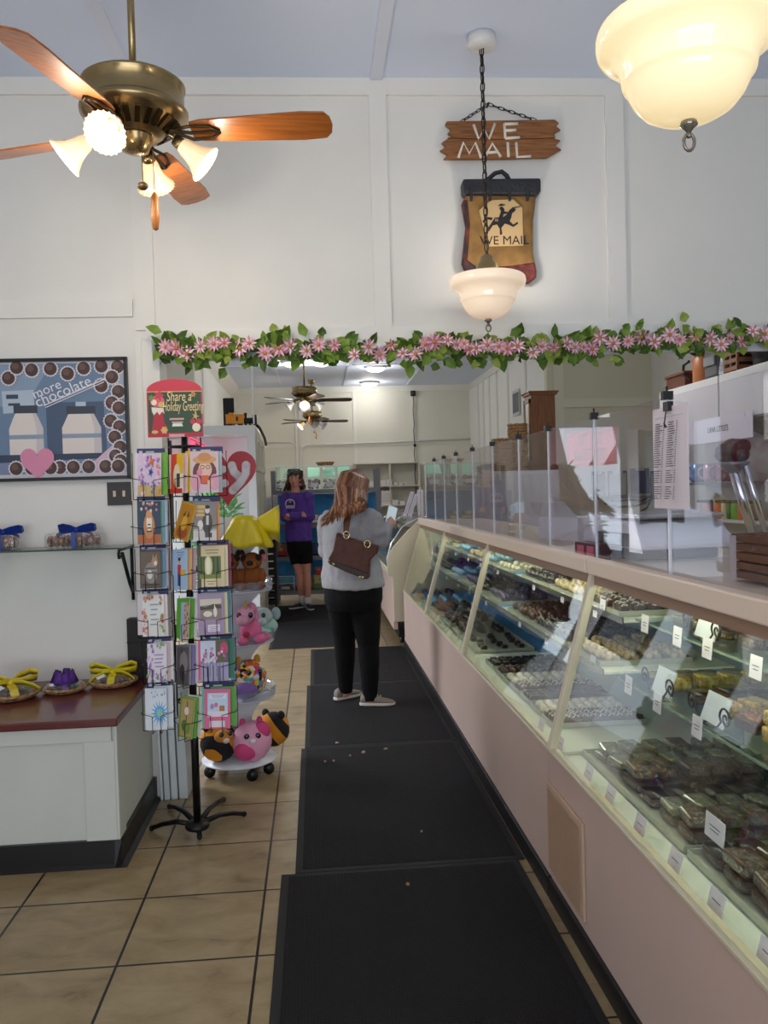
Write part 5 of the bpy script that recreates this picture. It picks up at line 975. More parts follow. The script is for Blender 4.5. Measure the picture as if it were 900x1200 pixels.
# ================================================================ people
SKIN = mat('#c98f74', .5, sub=.08); SKIN2 = mat('#d79a86', .5, sub=.08)
def hand(q, w, d, up, s=1.0, curl=.5, thumb=1):
    """palm and five fingers grown from wrist w along d; up is the back of the hand"""
    w = V(w); d = V(d).normalized(); up = V(up); up = (up-d*up.dot(d)).normalized(); sd = d.cross(up)
    q.loft([[w+d*t*s+sd*(a*hw*s)+up*(b*hh*s) for a, b in ((-1, -.6), (-.6, -1), (.6, -1), (1, -.6), (1, .6), (.6, 1), (-.6, 1), (-1, .6))] for t, hw, hh in ((-.02, .026, .02), (.0, .027, .02), (.04, .038, .016), (.085, .04, .014), (.095, .036, .01))])
    for i, (o, L) in enumerate(((-.03, .07), (-.01, .078), (.011, .073), (.03, .058))):
        p = [w+d*.07*s+sd*o*s]; a = .15
        for k in range(3): a += curl*(.7, 1, .8)[k]; p.append(p[-1]+(d*math.cos(a)-up*math.sin(a))*L*s*(.5, .32, .24)[k])
        p[1] = p[1]+d*.02*s; q.tube(p, [.0095*s, .009*s, .008*s, .007*s], 8); q.ball(p[-1], .007*s, n=8, k=5)
    t0 = w+d*.03*s-sd*.03*s*thumb; q.tube([t0, t0+(d*.6-sd*.7*thumb-up*.3).normalized()*.035*s, t0+(d*.9-sd*.55*thumb-up*.6*curl).normalized()*.068*s], [.013*s, .011*s, .008*s], 8)
def head(q, c, f, up, s=1.0):
    f = V(f).normalized(); up = V(up); up = (up-f*up.dot(f)).normalized(); r = f.cross(up); R = Mx((r, f, up)).transposed(); P = lambda x, y, z: V(c)+R @ V((x*s, y*s, z*s))
    q.ball(P(0, -.008, .02), (.075*s, .095*s, .095*s), R, 20, 14); q.ball(P(0, .028, -.045), (.056*s, .06*s, .068*s), R, 18, 12); q.ball(P(0, .06, -.088), (.024*s, .022*s, .02*s), R)
    q.tube([P(0, .082, .012), P(0, .1, -.018), P(0, .11, -.034)], [.009*s, .012*s, .015*s], 8); q.ball(P(0, .103, -.034), (.017*s, .014*s, .011*s), R, 8, 6)
    for k in (-1, 1): q.ball(P(k*.078, -.005, -.012), (.01*s, .02*s, .032*s), R, 10, 7); q.ball(P(k*.03, .078, .03), (.024*s, .012*s, .009*s), R, 10, 6); q.ball(P(k*.04, .06, -.02), (.022*s, .022*s, .022*s), R, 10, 6)
    q.ball(P(0, .09, -.062), (.022*s, .01*s, .006*s), R, 10, 5); q.ball(P(0, .088, -.072), (.019*s, .01*s, .006*s), R, 10, 5)
    return P, R
def shoe(par, a, d, L, m_up, m_sole, rootloc, tall=.075):
    d = V((d[0], d[1], 0)).normalized(); s = V((-d.y, d.x, 0)); o = V(a)-rootloc; o.z = 0
    def ring(t, w, z0, z1, n=14): return [o+d*t+s*(w*math.cos(x))+V((0, 0, (z0+z1)/2+(z1-z0)/2*math.sin(x))) for x in (2*PI*k/n for k in range(n))]
    q = B(m_up, True).loft([ring(-.075*L/.26, .012, .03, .06), ring(-.07*L/.26, .03, .02, tall), ring(-.03*L/.26, .036, .018, tall+.012), ring(.02*L/.26, .038, .018, tall), ring(.07*L/.26, .042, .018, .066), ring(.12*L/.26, .045, .018, .055), ring(.16*L/.26, .036, .018, .045), ring(.18*L/.26, .012, .02, .036)]); u = q.done('shoe', par, sub=1)
    ol = [(-.082, .0), (-.075, .024), (-.04, .036), (.03, .038), (.09, .047), (.14, .042), (.172, .024), (.185, 0)]; ol = ol + [(x, -y) for x, y in ol[-2:0:-1]]
    B(m_sole).prism([o+d*(x*L/.26)+s*y+V((0, 0, .0105)) for x, y in ol], (0, 0, .02)).done('sole', u, bev=.004)
    q = B(m_sole)
    for k in range(4): c = o+d*((.01+.022*k)*L/.26)+V((0, 0, tall+.002-.006*k)); q.tube([c-s*.018, c+V((0, 0, .004)), c+s*.018], .003, 5)
    q.done('laces', u)
# ---------------------------------------------------------------- the woman at the counter
wr = thing('person', 'woman with long brown hair in grey top, brown bag on shoulder, standing on the mats', 'person', (.298, 5.9, 0))
def Wp(px, py, Y): return atY(px, py, Y)-wr.location
ff = V((.55, .83, 0)).normalized(); rr = V((ff.y, -ff.x, 0)); RT = Mx.Rotation(math.atan2(rr.y, rr.x), 3, 'Z')
def tors(q, specs, Y0):
    q.loft([ell(Wp(px, py, Y0)+ff*o, rx, ry, 24, RT) for px, py, rx, ry, o in specs]); return q
CH_ = Wp(411, 620, 5.9); SHR = CH_+rr*.175+V((0, 0, .105)); SHL = CH_-rr*.19+V((0, 0, .1))
ELR = Wp(445, 634, 5.83); HAR = Wp(456, 615, 6.02); ELL_ = SHL+ff*.06+V((-.015, 0, -.26))-rr*.045; HAL = ELL_+ff*.24+rr*.13+V((0, 0, .08))
HC = Wp(416, 572, 5.9); HF = V((.86, .5, -.3))
LK, LA, RK, RA = Wp(404, 752, 5.98), Wp(405, 808, 6.02), Wp(432, 757, 5.86), Wp(434, 818, 5.82)
HPL, HPR = Wp(402, 700, 5.93), Wp(427, 700, 5.87)
q = B(SKIN, True); P_, RH = head(q, HC, HF, (0, 0, 1), 1.02)
q.tube([HC+V((0, 0, -.04))-ff*.02, Wp(412, 598, 5.9)], [.052, .06], 14)
tors(q, ((412, 603, .07, .05, 0), (411, 612, .13, .08, 0), (411, 625, .16, .11, 0), (412, 655, .16, .12, 0), (413, 690, .165, .13, 0), (414, 706, .13, .11, 0)), 5.9)
for a, b, c in ((SHR, ELR, HAR), (SHL, ELL_, HAL)): a = a.lerp(b, .12); q.tube([a, a.lerp(b, .5), b, b.lerp(c, .3), c], [.034, .038, .036, .038, .026], 12)
hd = (HAR-ELR).normalized(); hand(q, HAR, (hd+ff*.3).normalized(), rr*.8+V((0, 0, .5)), .95, .55, -1); hand(q, HAL, (HAL-ELL_).normalized(), -rr, .95, .5)
for h, k, a in ((HPL, LK, LA), (HPR, RK, RA)): q.tube([h, h.lerp(k, .5), k, k.lerp(a, .35), a, a+V((0, 0, -.05))], [.08, .075, .056, .056, .037, .035], 12)
remesh(q.done('body', wr), .009, 5)
GR = mat('#a3a2a8', .85, var=.06, vs=30, bump=.12, bs=200)
q = B(GR, True); tors(q, ((412, 596, .075, .065, 0), (412, 600, .14, .085, -.005), (411, 606, .19, .12, -.01), (411, 618, .215, .16, 0), (411, 632, .215, .175, .0), (411, 648, .205, .175, 0), (412, 660, .212, .185, 0), (413, 672, .228, .2, 0), (414, 684, .236, .208, 0), (414, 688, .23, .202, 0)), 5.9)
for a, b, c in ((SHR, ELR, HAR), (SHL, ELL_, HAL)): q.tube([a-V((0, 0, .01)), a.lerp(b, .35), a.lerp(b, .75), b, b.lerp(c, .35), b.lerp(c, .92)], [.07, .07, .066, .062, .055, .04], 14); q.ball(a-V((0, 0, .026))-(rr if a is SHR else -rr)*.012, .07, n=16, k=10); q.ball(b, .062, n=14, k=8)
sh = remesh(q.done('top', wr), .009, 6); cloth(sh, .022, .09)
q = B(mat('#0a0a0d', .85, spec=.2), True); tors(q, ((414, 680, .2, .17, 0), (414, 690, .218, .19, 0), (414, 703, .215, .19, 0), (414, 714, .19, .165, 0)), 5.9)
for h, k, a in ((HPL, LK, LA), (HPR, RK, RA)): q.tube([h, h.lerp(k, .3), h.lerp(k, .7), k, k.lerp(a, .3), k.lerp(a, .7), a+V((0, 0, -.02))], [.118, .113, .094, .078, .076, .062, .05], 14)
cloth(remesh(q.done('leggings', wr), .009, 5), .008, .07)
TAN = mat('#8a7f76', .7); SOL = mat('#d9d2c8', .6)
shoe(wr, LA+wr.location+V((-.02, 0.02, 0)), (.8, .6), .25, TAN, SOL, wr.location, .088); shoe(wr, RA+wr.location+V((.0, 0, 0)), (.98, -.12), .25, TAN, SOL, wr.location, .088)
# long hair: scalp cap and many tapering locks
HM = [mat(c, .42, var=.25, vs=40, coat=.1) for c in ('#6a3f2b', '#8a5236', '#a8714c', '#c99c70', '#55321f')]
q = B(HM[0], True); q.ball(P_(0, -.018, .03), (.088, .102, .098), RH, 20, 14); q.ball(P_(0, -.05, -.05), (.08, .065, .09), RH, 18, 12)
up = RH @ V((0, 0, 1)); fw_ = RH @ V((0, 1, 0)); rt = RH @ V((1, 0, 0))
g = random.Random(4)
for i in range(300):
    a = g.uniform(-2.55, 2.55); sx_, sy_ = math.sin(a), -math.cos(a)       # round the back of the head from cheek to cheek
    r0 = P_(.02*sx_, -.01+.02*sy_, .125); r1 = P_(.083*sx_, -.02+.1*sy_, .08-.02*abs(sx_)); r2 = P_(.1*sx_, -.025+.11*sy_, -.02)
    fr_ = (a+2.55)/5.1                                                     # 0 = far cheek, 1 = near cheek
    tpx = 375+g.uniform(-2, 2)+(fr_**1.0)*49; tpy = 618-g.uniform(0, 12)-fr_*19
    tip = Wp(tpx, tpy, 5.9)+V((0, 0, 0)); tip = V((tip.x, -.235-.012*math.sin(9*fr_)-.03*(1-fr_), tip.z)); mid = r2.lerp(tip, .5)+V((0, -.05, .0))
    m2 = mid.lerp(tip, .55)+V((0, -.015, 0)); q.m(HM[g.choice((0, 0, 1, 1, 2, 2, 3, 4))]).tube([r0, r1, r2, mid, m2, tip], [.008, .013, .0125, .011, .008, .0015], 6)
q.done('hair', wr)
# bag on her shoulder and phone in her hand
bg = thing('handbag', 'brown leather tote bag hanging from the shoulder of the woman', 'bag', wr.location+Wp(412, 678, 5.62))
def Bp(px, py, Y=5.6): return atY(px, py, Y)-bg.location
LE = mat('#5a342a', .5, var=.15, vs=25, bump=.15, bs=90, spec=.3); LE2 = mat('#5f3422', .45); GO = mat('#cbb98a', .2, .9)
dep = V((.02, .115, .0))
o5 = [(394, 624), (404, 630), (430, 637), (443, 640), (442, 648), (433, 657), (432, 677), (428, 678), (405, 669), (386, 661), (384, 656), (390, 645)]
B(LE).prism([Bp(x, y) for x, y in o5], dep).done('body', bg, bev=.012)
B(LE2).prism([Bp(x, y, 5.615) for x, y in ((405, 632), (429, 638), (430, 643), (406, 637))], dep*.7).done('inner_flap', bg, bev=.003)
B(mat('#38211c', .5)).prism([Bp(x, y, 5.595) for x, y in ((384, 655), (388, 656), (431, 671), (432, 678), (428, 679), (405, 670), (385, 661))], dep*1.06).done('base_panel', bg, bev=.008)
q = B(mat('#3a231d', .6)); 
for pts in (((403, 634), (403.8, 634), (400.8, 660), (400, 660)), ((425, 640), (426, 640), (423, 668), (422, 668))): q.prism([Bp(x, y, 5.597) for x, y in pts], (0, .006, 0))
q.done('seams', bg)
for i, (x, y) in enumerate(((406, 627), (430.5, 637.5))):
    c = Bp(x, y, 5.6); q = B(GO, True); q.tube([c+V((.02*math.cos(a), 0, .024*math.sin(a))) for a in (2*PI*k/14 for k in range(14))], .005, 6, closed=True); q.done('ring', bg)
    B(LE).prism([Bp(x+a, y+b, 5.598) for a, b in ((-1.5, 2), (1.5, 2), (1.8, 9), (-1, 9))], (0, .008, 0)).done('tab', bg)
for x, y in ((385, 657), (391, 661), (422, 676), (425, 676.5)): B(GO, True).ball(Bp(x, y, 5.592), .011, n=10, k=6).done('foot_stud', bg)
q = B(LE2); sp = [Bp(405, 626, 5.6), Bp(405, 612, 5.66), Bp(408, 600, 5.73), (SHR+wr.location-bg.location)-rr*.075+V((0, -.02, .085)), (SHR+wr.location-bg.location)-rr*.065+V((0, .08, .075)), (SHR+wr.location-bg.location)-rr*.05+ff*.12+V((0, 0, -.05))]
q.loft([[p-rr*.016, p+rr*.016] for p in sp], cap=False, closed=False); q.done('strap', bg, solid=.006)
q = B(LE2); sp = [Bp(406.5, 626, 5.6), Bp(408, 612, 5.64), Bp(410, 600, 5.71), (SHR+wr.location-bg.location)-rr*.045+V((0, -.02, .08)), (SHR+wr.location-bg.location)-rr*.035+V((0, .07, .06))]
q.loft([[p-rr*.014, p+rr*.014] for p in sp], cap=False, closed=False); q.done('strap', bg, solid=.006)
ph = thing('phone', 'phone held up in the right hand of the woman, screen lit', 'phone', wr.location+HAR+hd*.09+ff*.03)
Rp = Mx.Rotation(.6, 3, 'X') @ Mx.Rotation(-.5, 3, 'Z')
B(mat('#d9dade', .3)).box((-.02, 0, .03), (.075, .009, .15), (.5, .35, -.3)).done('case', ph, bev=.003); B(mat('#cfe6ee', .2, emis=.4)).box((-.021, -.006, .0305), (.066, .002, .135), (.5, .35, -.3)).done('screen', ph)
# ---------------------------------------------------------------- the person in purple
mr = thing('person', 'person with arms crossed in purple long sleeved shirt and black shorts, before the metal shelf', 'person', (-.2, 10.9, 0))
def Mp(px, py, Y=10.9): return atY(px, py, Y)-mr.location
mf = V((-.42, -.9, 0)).normalized(); mrt = V((mf.y, -mf.x, 0)); RM = Mx.Rotation(math.atan2(mrt.y, mrt.x), 3, 'Z')    # mrt: his right-hand side
def tor2(q, sp): q.loft([ell(Mp(px, py)+mf*o, rx, ry, 22, RM) for px, py, rx, ry, o in sp]); return q
MH = Mp(345.5, 561.5); MF = V((-.18, -.97, .12))
S1 = Mp(348, 582)+mrt*.165; S2 = Mp(348, 582)-mrt*.165                       # his right is at picture left
E1 = Mp(334, 606, 10.78); E2 = Mp(364, 606, 10.82); H1 = Mp(355, 604, 10.66); H2 = Mp(337, 604, 10.6)
A1, A2 = Mp(354.5, 706, 10.98), Mp(361, 709, 10.9); K1, K2 = Mp(350.5, 672, 10.9), Mp(360, 672, 10.86); P1, P2 = Mp(345, 640, 10.92), Mp(357, 640, 10.88)
q = B(SKIN2, True); PM, RMh = head(q, MH, MF, (0, 0, 1), 1.0)
q.tube([MH+V((0, .01, -.05)), Mp(347, 581)], [.054, .06], 12)
tor2(q, ((347, 578, .09, .06, 0), (348, 583, .15, .085, 0), (348, 592, .165, .105, 0), (348, 612, .15, .1, 0), (350, 634, .15, .105, 0), (351, 644, .15, .1, 0)))
for a, b, c in ((S1, E1, H1), (S2, E2, H2)): a = a.lerp(b, .12); q.tube([a, a.lerp(b, .5), b, b.lerp(c, .5), c], [.036, .038, .036, .034, .027], 12)
hand(q, H2, (E1-H2)+V((0, 0, -.1)), V((0, -1, .2)), .95, .3); hand(q, H1, (E2-H1)+V((.1, .25, .05)), V((0, -1, .2)), .9, .3)
for h, k, a in ((P1, K1, A1), (P2, K2, A2)): q.tube([h, h.lerp(k, .5), k, k.lerp(a, .3), k.lerp(a, .75), a, a+V((0, 0, -.03))], [.085, .07, .05, .055, .042, .036, .036], 12)
remesh(q.done('body', mr), .01, 4)
PU = mat('#5a3a9c', .8, var=.08, vs=20)
q = B(PU, True); tor2(q, ((347, 577, .075, .065, 0), (347, 579, .12, .085, 0), (348, 584, .18, .105, 0), (348, 594, .195, .13, 0), (349, 612, .175, .135, 0), (350, 626, .185, .14, 0), (350.5, 634, .182, .138, 0)))
for a, b, c in ((S1, E1, H1), (S2, E2, H2)): q.tube([a-V((0, 0, .01)), a.lerp(b, .4), b, b.lerp(c, .4), b.lerp(c, .97)], [.072, .07, .062, .058, .044], 14); q.ball(a-V((0, 0, .012)), .076, n=16, k=10); q.ball(b, .064, n=14, k=8)
cloth(remesh(q.done('shirt', mr), .011, 5), .03, .1)
q = B(mat('#0c0c0f', .85, spec=.25), True); tor2(q, ((350, 631, .17, .125, 0), (351, 640, .175, .13, 0), (351, 647, .165, .125, 0)))
for h, k in ((P1, K1), (P2, K2)): q.tube([h, h.lerp(k, .35), h.lerp(k, .64)], [.105, .098, .088], 14)
cloth(remesh(q.done('shorts', mr), .011, 4), .012, .08)
for a, k in ((A1, K1), (A2, K2)): B(mat('#d9d7dc', .8), True).tube([a.lerp(k, .26), a.lerp(k, .1), a+V((0, 0, -.03))], [.045, .042, .04], 14).done('sock', mr)
SB = mat('#141317', .6); shoe(mr, A1+mr.location+V((-.02, 0, 0)), (-.75, -.55), .27, SB, mat('#bcb9bd', .6), mr.location, .085); shoe(mr, A2+mr.location+V((.01, -.02, 0)), (.2, -.95), .28, SB, mat('#c6c3c6', .6), mr.location, .085)
# curly hair, face, green lenses pushed up on the forehead
HB_ = [mat(c, .6) for c in ('#4a2a20', '#6a3c2c', '#38201a', '#7c4a36')]
q = MB(); q.m(HB_[0], True).ball(PM(0, -.03, .04), (.086, .098, .09), RMh, 18, 12)
for i in range(120):
    a = g.uniform(-2.35, 2.35); z = g.uniform(-.14, .1); w = .09+.035*max(0, -z/.1); x, y = w*math.sin(a), -.02-w*math.cos(a)
    if y > .035 and z < .06: continue
    q.m(HB_[i % 4]).ball(PM(x, y, z), (.02, .02, .024), RMh, 7, 5)
for x in (-.06, -.03, 0, .03, .06): q.m(HB_[1]).ball(PM(x, .06, .11), (.024, .02, .02), RMh, 7, 5)
q.done('hair', mr)
q = B(mat('#0d4a40', .08, .3, coat=1), True); q.tube([PM(x, .094-.45*x*x*9, .072) for x in (-.075, -.05, -.025, 0, .025, .05, .075)], [.016, .03, .032, .024, .032, .03, .016], 8); q.done('sunglasses', mr)
for s_ in (-1, 1):
    e_ = B(mat('#e6dfda', .3), True).ball(PM(s_*.031, .083, .008), (.015, .008, .009), RMh, 12, 7).done('eye', mr); B(mat('#241814', .2), True).ball(PM(s_*.031-.003, .0895, .008), (.007, .004, .008), RMh, 10, 6).done('iris', e_)
    B(mat('#3a241c', .7), True).tube([PM(s_*.015, .094, .029), PM(s_*.032, .095, .034), PM(s_*.05, .085, .029)], .005, 6).done('eyebrow', mr)
B(mat('#9a5a52', .6), True).ball(PM(0, .097, -.066), (.024, .007, .0065), RMh, 10, 6).done('mouth', mr)
# emblem on the chest: pale ring, small beast head, row of block letters
cc_ = Mp(347, 590)+mf*.152; fr = FR(cc_-V((0, 0, 0)), -mrt*-1 if False else V((-mf.y, mf.x, 0)), (0, 0, 1))
EM = '#d9d4e6'; ring = []
for k in range(16): a0, a1 = PI*(-.1+1.2*k/16), PI*(-.1+1.2*(k+1)/16); ring.append((EM, [(.07*math.cos(a0), .062*math.sin(a0)), (.07*math.cos(a1), .062*math.sin(a1)), (.058*math.cos(a1), .05*math.sin(a1)), (.058*math.cos(a0), .05*math.sin(a0))]))
ring += [('#2b2050', [(-.03, .0), (.0, .045), (.035, .03), (.045, .0), (.01, -.01)]), ('#a89a8a', ci(.005, .03, .018))] + [(EM, rc(-.06+.022*k, -.062+.004*(k % 2), -.043+.022*k, -.022)) for k in range(6)] + [('#4a2f84', rc(-.056+.022*k, -.05, -.049+.022*k, -.042)) for k in range(6)]
art('chest_emblem', fr, ring, mr, .02, .0004)
# ================================================================ white framed glazed entry on the left, with the sign in its glass
GX0, GX1, GY, GT = -1.5, atY(299, 520, 9.6).x, 9.6, atY(298, 498, 9.6).z
fm = mat('#dcdde2', .35)
q = B(fm)
for a, b, c, d in ((GX0+.07, GX1-.09, GT-.11, GT), (GX0, GX0+.07, 0, GT), (GX1-.09, GX1, 0, GT), (GX0+.07, GX1-.09, 0, .35)): q.bx(a, b, GY, GY+.06, c, d)
q.bx(GX0, GX1, GY+.06, 11.22, GT-.03, GT); st(q.done('window_3'))
st(B(glass('#f2f6fa', 1.5)).bx(GX0+.07, GX1-.09, GY+.025, GY+.031, .35, GT-.11).done('window_4'))
sp = B(mat('#cfcdbf', .5)).bx(GX1-.04, GX1, GY+.06, 11.3, 0, GT-.03)
for y0 in (9.75, 10.28, 10.8):
    for z0, z1 in ((.2, .95), (1.05, 1.7), (1.8, 2.2)): sp.bx(GX1, GX1+.012, y0, y0+.06, z0, z1); sp.bx(GX1, GX1+.012, y0+.4, y0+.46, z0, z1); sp.bx(GX1, GX1+.012, y0+.06, y0+.4, z0, z0+.06); sp.bx(GX1, GX1+.012, y0+.06, y0+.4, z1-.06, z1)
st(sp.done('wall_entry')); st(B(mat('#e4e6ea', .5)).bx(-2.9, GX1-.04, 11.22, 11.28, 0, GT-.03).done('wall_entry_back'))
wt = B(mat('#b9b4ac', .7)); wt.bx(-8, -2.94, 3.5, 13, -.12, -.02); st(wt.done('ground_outside'))
# shop-window sign, lettered to be read from the street
def shopsign(loc, rz, w, h, label):
    r = thing('window_sign', label, 'sign', loc, rz); PKS = mat('#f0607f', .5, emis=1.0, ecol='#ff5578')  # panel is no lamp: its emission stands in for daylight shining through
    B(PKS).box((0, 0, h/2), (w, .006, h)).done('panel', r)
    dk = mat('#3a0a18', .6)
    for s in (1, -1):
        words('GIFT', h*.46, (0, .004*s, h*.72), (-1, 0, 0), (0, 0, 1), dk, r); words('BASKETS', h*.46, (0, .004*s, h*.3), (-1, 0, 0), (0, 0, 1), dk, r, sx=.9*min(1, w/1.5))
    q = B(dk)
    for s in (1, -1):
        for z in (.06, .94): q.box((0, s*.0035, h*z), (w*.9, .001, h*.02))
        for x in (-.45, .45): q.box((w*x, s*.0035, h/2), (w*.012, .001, h*.88))
    q.done('border', r); return r
s_ = shopsign((-1.42, 10.44, 1.77), PI/2, 1.4, .45, 'pink GIFT BASKETS sign inside the white framed entry, mirrored in the counter glass')
# shrubs outside the side window
for i, (x, y, r_, c) in enumerate(((-4.0, 5.4, .5, '#4f8a3a'), (-4.1, 6.9, .5, '#5fa04a'), (-1.2, 10.6, .24, '#6fb85a'))):
    q = MB(); lm = [mat(c, .6), mat('#7fbf6a', .6)]
    for k in range(500):
        a, t = rnd.uniform(0, 6.28), rnd.uniform(-1, 1); d = V((math.cos(a)*math.sqrt(1-t*t), math.sin(a)*math.sqrt(1-t*t), t)); q.m(lm[k % 2]); leaf(q, V((0, 0, .95))+V((d.x*r_, d.y*r_, d.z*.85))*rnd.uniform(.75, 1), d+V((rnd.uniform(-.7, .7), rnd.uniform(-.7, .7), rnd.uniform(-.5, .5))), V((0, 0, 1)), .16, .09)
    t_ = thing('shrub', ('leafy green shrub outside the side window, nearer the street', 'leafy green shrub outside the side window, farther from the street', 'bright green potted shrub inside the white framed entry')[i], 'shrub', (x, y, -.02), 0, 'shrubs outside'); q.done('foliage', t_); B(mat('#5a4632', .8), True).cyl((0, 0, 0), (0, 0, .9), .05, .03, 8).done('stem', t_)
# on top of the entry: black speaker, toy train
p = atY(268, 497, 9.9); a = atY(262, 480, 9.9).x; b = atY(275, 480, 9.9).x
sk = thing('speaker', 'black box speaker on top of the white framed entry', 'speaker', ((a+b)/2, 9.95, GT)); hs = atY(268, 467, 9.9).z-GT
B(mat('#121214', .5)).box((0, 0, hs/2), (b-a, .22, hs)).done('cabinet', sk, bev=.008); q = B(mat('#1b1b1f', .8)); q.box((0, -.113, hs/2), (b-a-.03, .006, hs-.04)); q.done('grille', sk)
a, b = atY(265, 490, 9.72).x, atY(286, 490, 9.72).x; tr_ = thing('toy_wagon', 'orange yellow toy railway wagon on top of the white framed entry', 'toy train', ((a+b)/2, 9.72, GT)); w = b-a
OR = mat('#d98a1f', .45)
q = B(OR); q.box((0, 0, .075), (w, .09, .1)); q.box((0, 0, .128), (w*1.04, .1, .012)); q.box((-w*.2, 0, .14), (w*.3, .06, .03)); q.done('body', tr_, bev=.004)
B(mat('#3a2c12', .5)).box((w*.12, -.046, .08), (w*.12, .006, .05)).done('door', tr_)
for x in (-.35, -.22, .22, .35): B(BLACK, True).cyl((x*w, -.03, .014), (x*w, .03, .014), .014, n=12).done('wheel', tr_)
a = atY(293, 490, 9.72).x; lc_ = thing('toy_locomotive', 'small black toy locomotive at the right end of the white framed entry', 'toy train', (a, 9.72, GT))
q = B(BLACK, True); q.cyl((-.07, 0, .06), (.03, 0, .06), .035, n=14); q.done('boiler', lc_); B(BLACK).box((.055, 0, .07), (.05, .08, .11)).done('cab', lc_, bev=.004); B(BLACK, True).cyl((-.05, 0, .09), (-.05, 0, .15), .012, .02, 10).done('chimney', lc_)
for x in (-.05, 0, .05): B(mat('#2a2a2e', .4), True).cyl((x, -.03, .016), (x, .03, .016), .016, n=12).done('wheel', lc_)
q = B(BLACK, True); q.tube([(GX1-.01, 9.75, GT+.03), (GX1+.03, 10.0, GT+.0), (GX1+.05, 10.6, GT-.08), (GX1+.04, 11.1, GT-.14)], .018, 8); o = q.done('black_cable'); tag(o, 'thick black cable sagging along the side of the entry top', 'cable')
for px, y0, t in ((236, 8.2, 'left'), (295, 8.2, 'right')):
    a = atY(px, 424, y0); b = atY(px+2.6, 497, y0); q = B(mat('#e4e6ea', .4), True).cyl((a.x, y0, CEIL), (b.x, y0, b.z), .008, n=8); tag(q.done('hanging_rod'), 'thin white rod hanging from ceiling, %s of the pair above the toy stand' % t, 'rod')
dfp = thing('dark_picture', 'dark wood framed glass panel behind the card rack, left of the entry', 'frame', (-1.9, 9.4, 1.1)); 
q = B(mat('#2b1a14', .4)); 
for x in (-.3, .3): q.box((x, 0, .5), (.07, .04, 1.1))
for z in (0, 1.0): q.box((0, 0, z), (.53, .04, .07))
q.done('frame', dfp); B(mat('#8f98a2', .15)).box((0, .005, .5), (.55, .01, .98)).done('glass', dfp)
# ================================================================ grey metal shelf with sweets
mx0, mx1, SY0, SY1 = atY(319, 600, 11.55).x, atY(446, 600, 11.55).x, 11.5, 11.95
GRY = mat('#7b7c84', .45, .2); ms = thing('metal_shelf', 'grey metal shelving of bagged sweets with blue backing behind the person in purple', 'shelving', ((mx0+mx1)/2, (SY0+SY1)/2, 0)); mc = ms.location
zs_ = [atY(330, y, 11.5).z for y in (693, 653, 615, 575)]; zt = atY(322, 552, 11.5).z
for x in (mx0, mx1):
    for y in (SY0, SY1):
        q = B(GRY); sgn_ = 1 if x == mx0 else -1; ys = 1 if y == SY0 else -1; q.box((x-mc.x+sgn_*.03, y-mc.y, zt/2), (.06, .006, zt)); q.box((x-mc.x, y-mc.y+ys*.03, zt/2), (.006, .06, zt)); q.done('post', ms)
for z in zs_: q = B(GRY); q.bx(mx0-mc.x, mx1-mc.x, SY0-mc.y, SY1-mc.y, z-.006, z); q.bx(mx0-mc.x, mx1-mc.x, SY0-mc.y-.004, SY0-mc.y, z-.055, z+.004); q.done('shelf', ms)
BL2 = mat('#3aa0ea', .55)
for i, (z0, z1) in enumerate(((zs_[0], zs_[1]), (zs_[1], zs_[2]), (zs_[2], zs_[3]))):
    q = B(BL2); n = 14
    q.loft([[V((mx0+.04+(mx1-mx0-.08)*k/n-mc.x, SY1-mc.y-.03+.008*math.sin(k*1.9+i), z)) for k in range(n+1)] for z in (z0+.002, (z0+z1)/2, z1-.06)], cap=False, closed=False); q.done('blue_sheet', ms, solid=.002)
    p = tag(B(mat('#1d5fa0', .6)).prism([(mx0+.75, SY1-.07, z1-.09), (mx0+1.1, SY1-.07, z1-.2), (mx0+1.1, SY1-.07, z1-.215), (mx0+.75, SY1-.07, z1-.1)], (0, .004, 0)).done('blue_strap'), 'dark blue strap across the blue backing, %s tier' % ('lowest', 'middle', 'upper')[i], 'strap') if i == 2 else None
ACR = glass('#f0fff8', 1.45, op=.03, opc='#eafff4')
def bin_(x, z, w, h, cm, label, lid=None):
    r = thing('acrylic_bin', label, 'sweet bin', (x, SY0+.2, z), 0, 'clear bins on the metal shelf')
    B(ACR).box((0, 0, h/2), (w, .3, h)).done('box', r)
    q = B(mat('#e9eef2', .25))
    for sx_ in (-1, 1): q.box((sx_*w/2, -.15, h/2), (.008, .008, h))
    q.box((0, -.15, h), (w, .008, .008)); q.box((0, -.15, h*.5), (w, .008, .006)); q.done('edge', r)
    q = MB()
    for k in range(34): q.m(cm[k % len(cm)], True).ball((rnd.uniform(-.42, .42)*w, rnd.uniform(-.13, .12), rnd.uniform(.02, h*.42)), (.022, .022, .018), n=7, k=5)
    tag(q.done('sweets', r), kind='stuff')
    if lid: B(lid).prism([(-w*.46, -.14, h*.54), (w*.46, -.14, h*.54), (w*.46, .1, h*.96), (-w*.46, .1, h*.96)], (0, .01, 0)).done('flap', r)
    B(CARD).box((0, -.156, h*.2), (w*.5, .003, h*.18)).done('label', r); return r
MT = mat('#a8e6cb', .3, emis=.05)
zt3 = zs_[3]
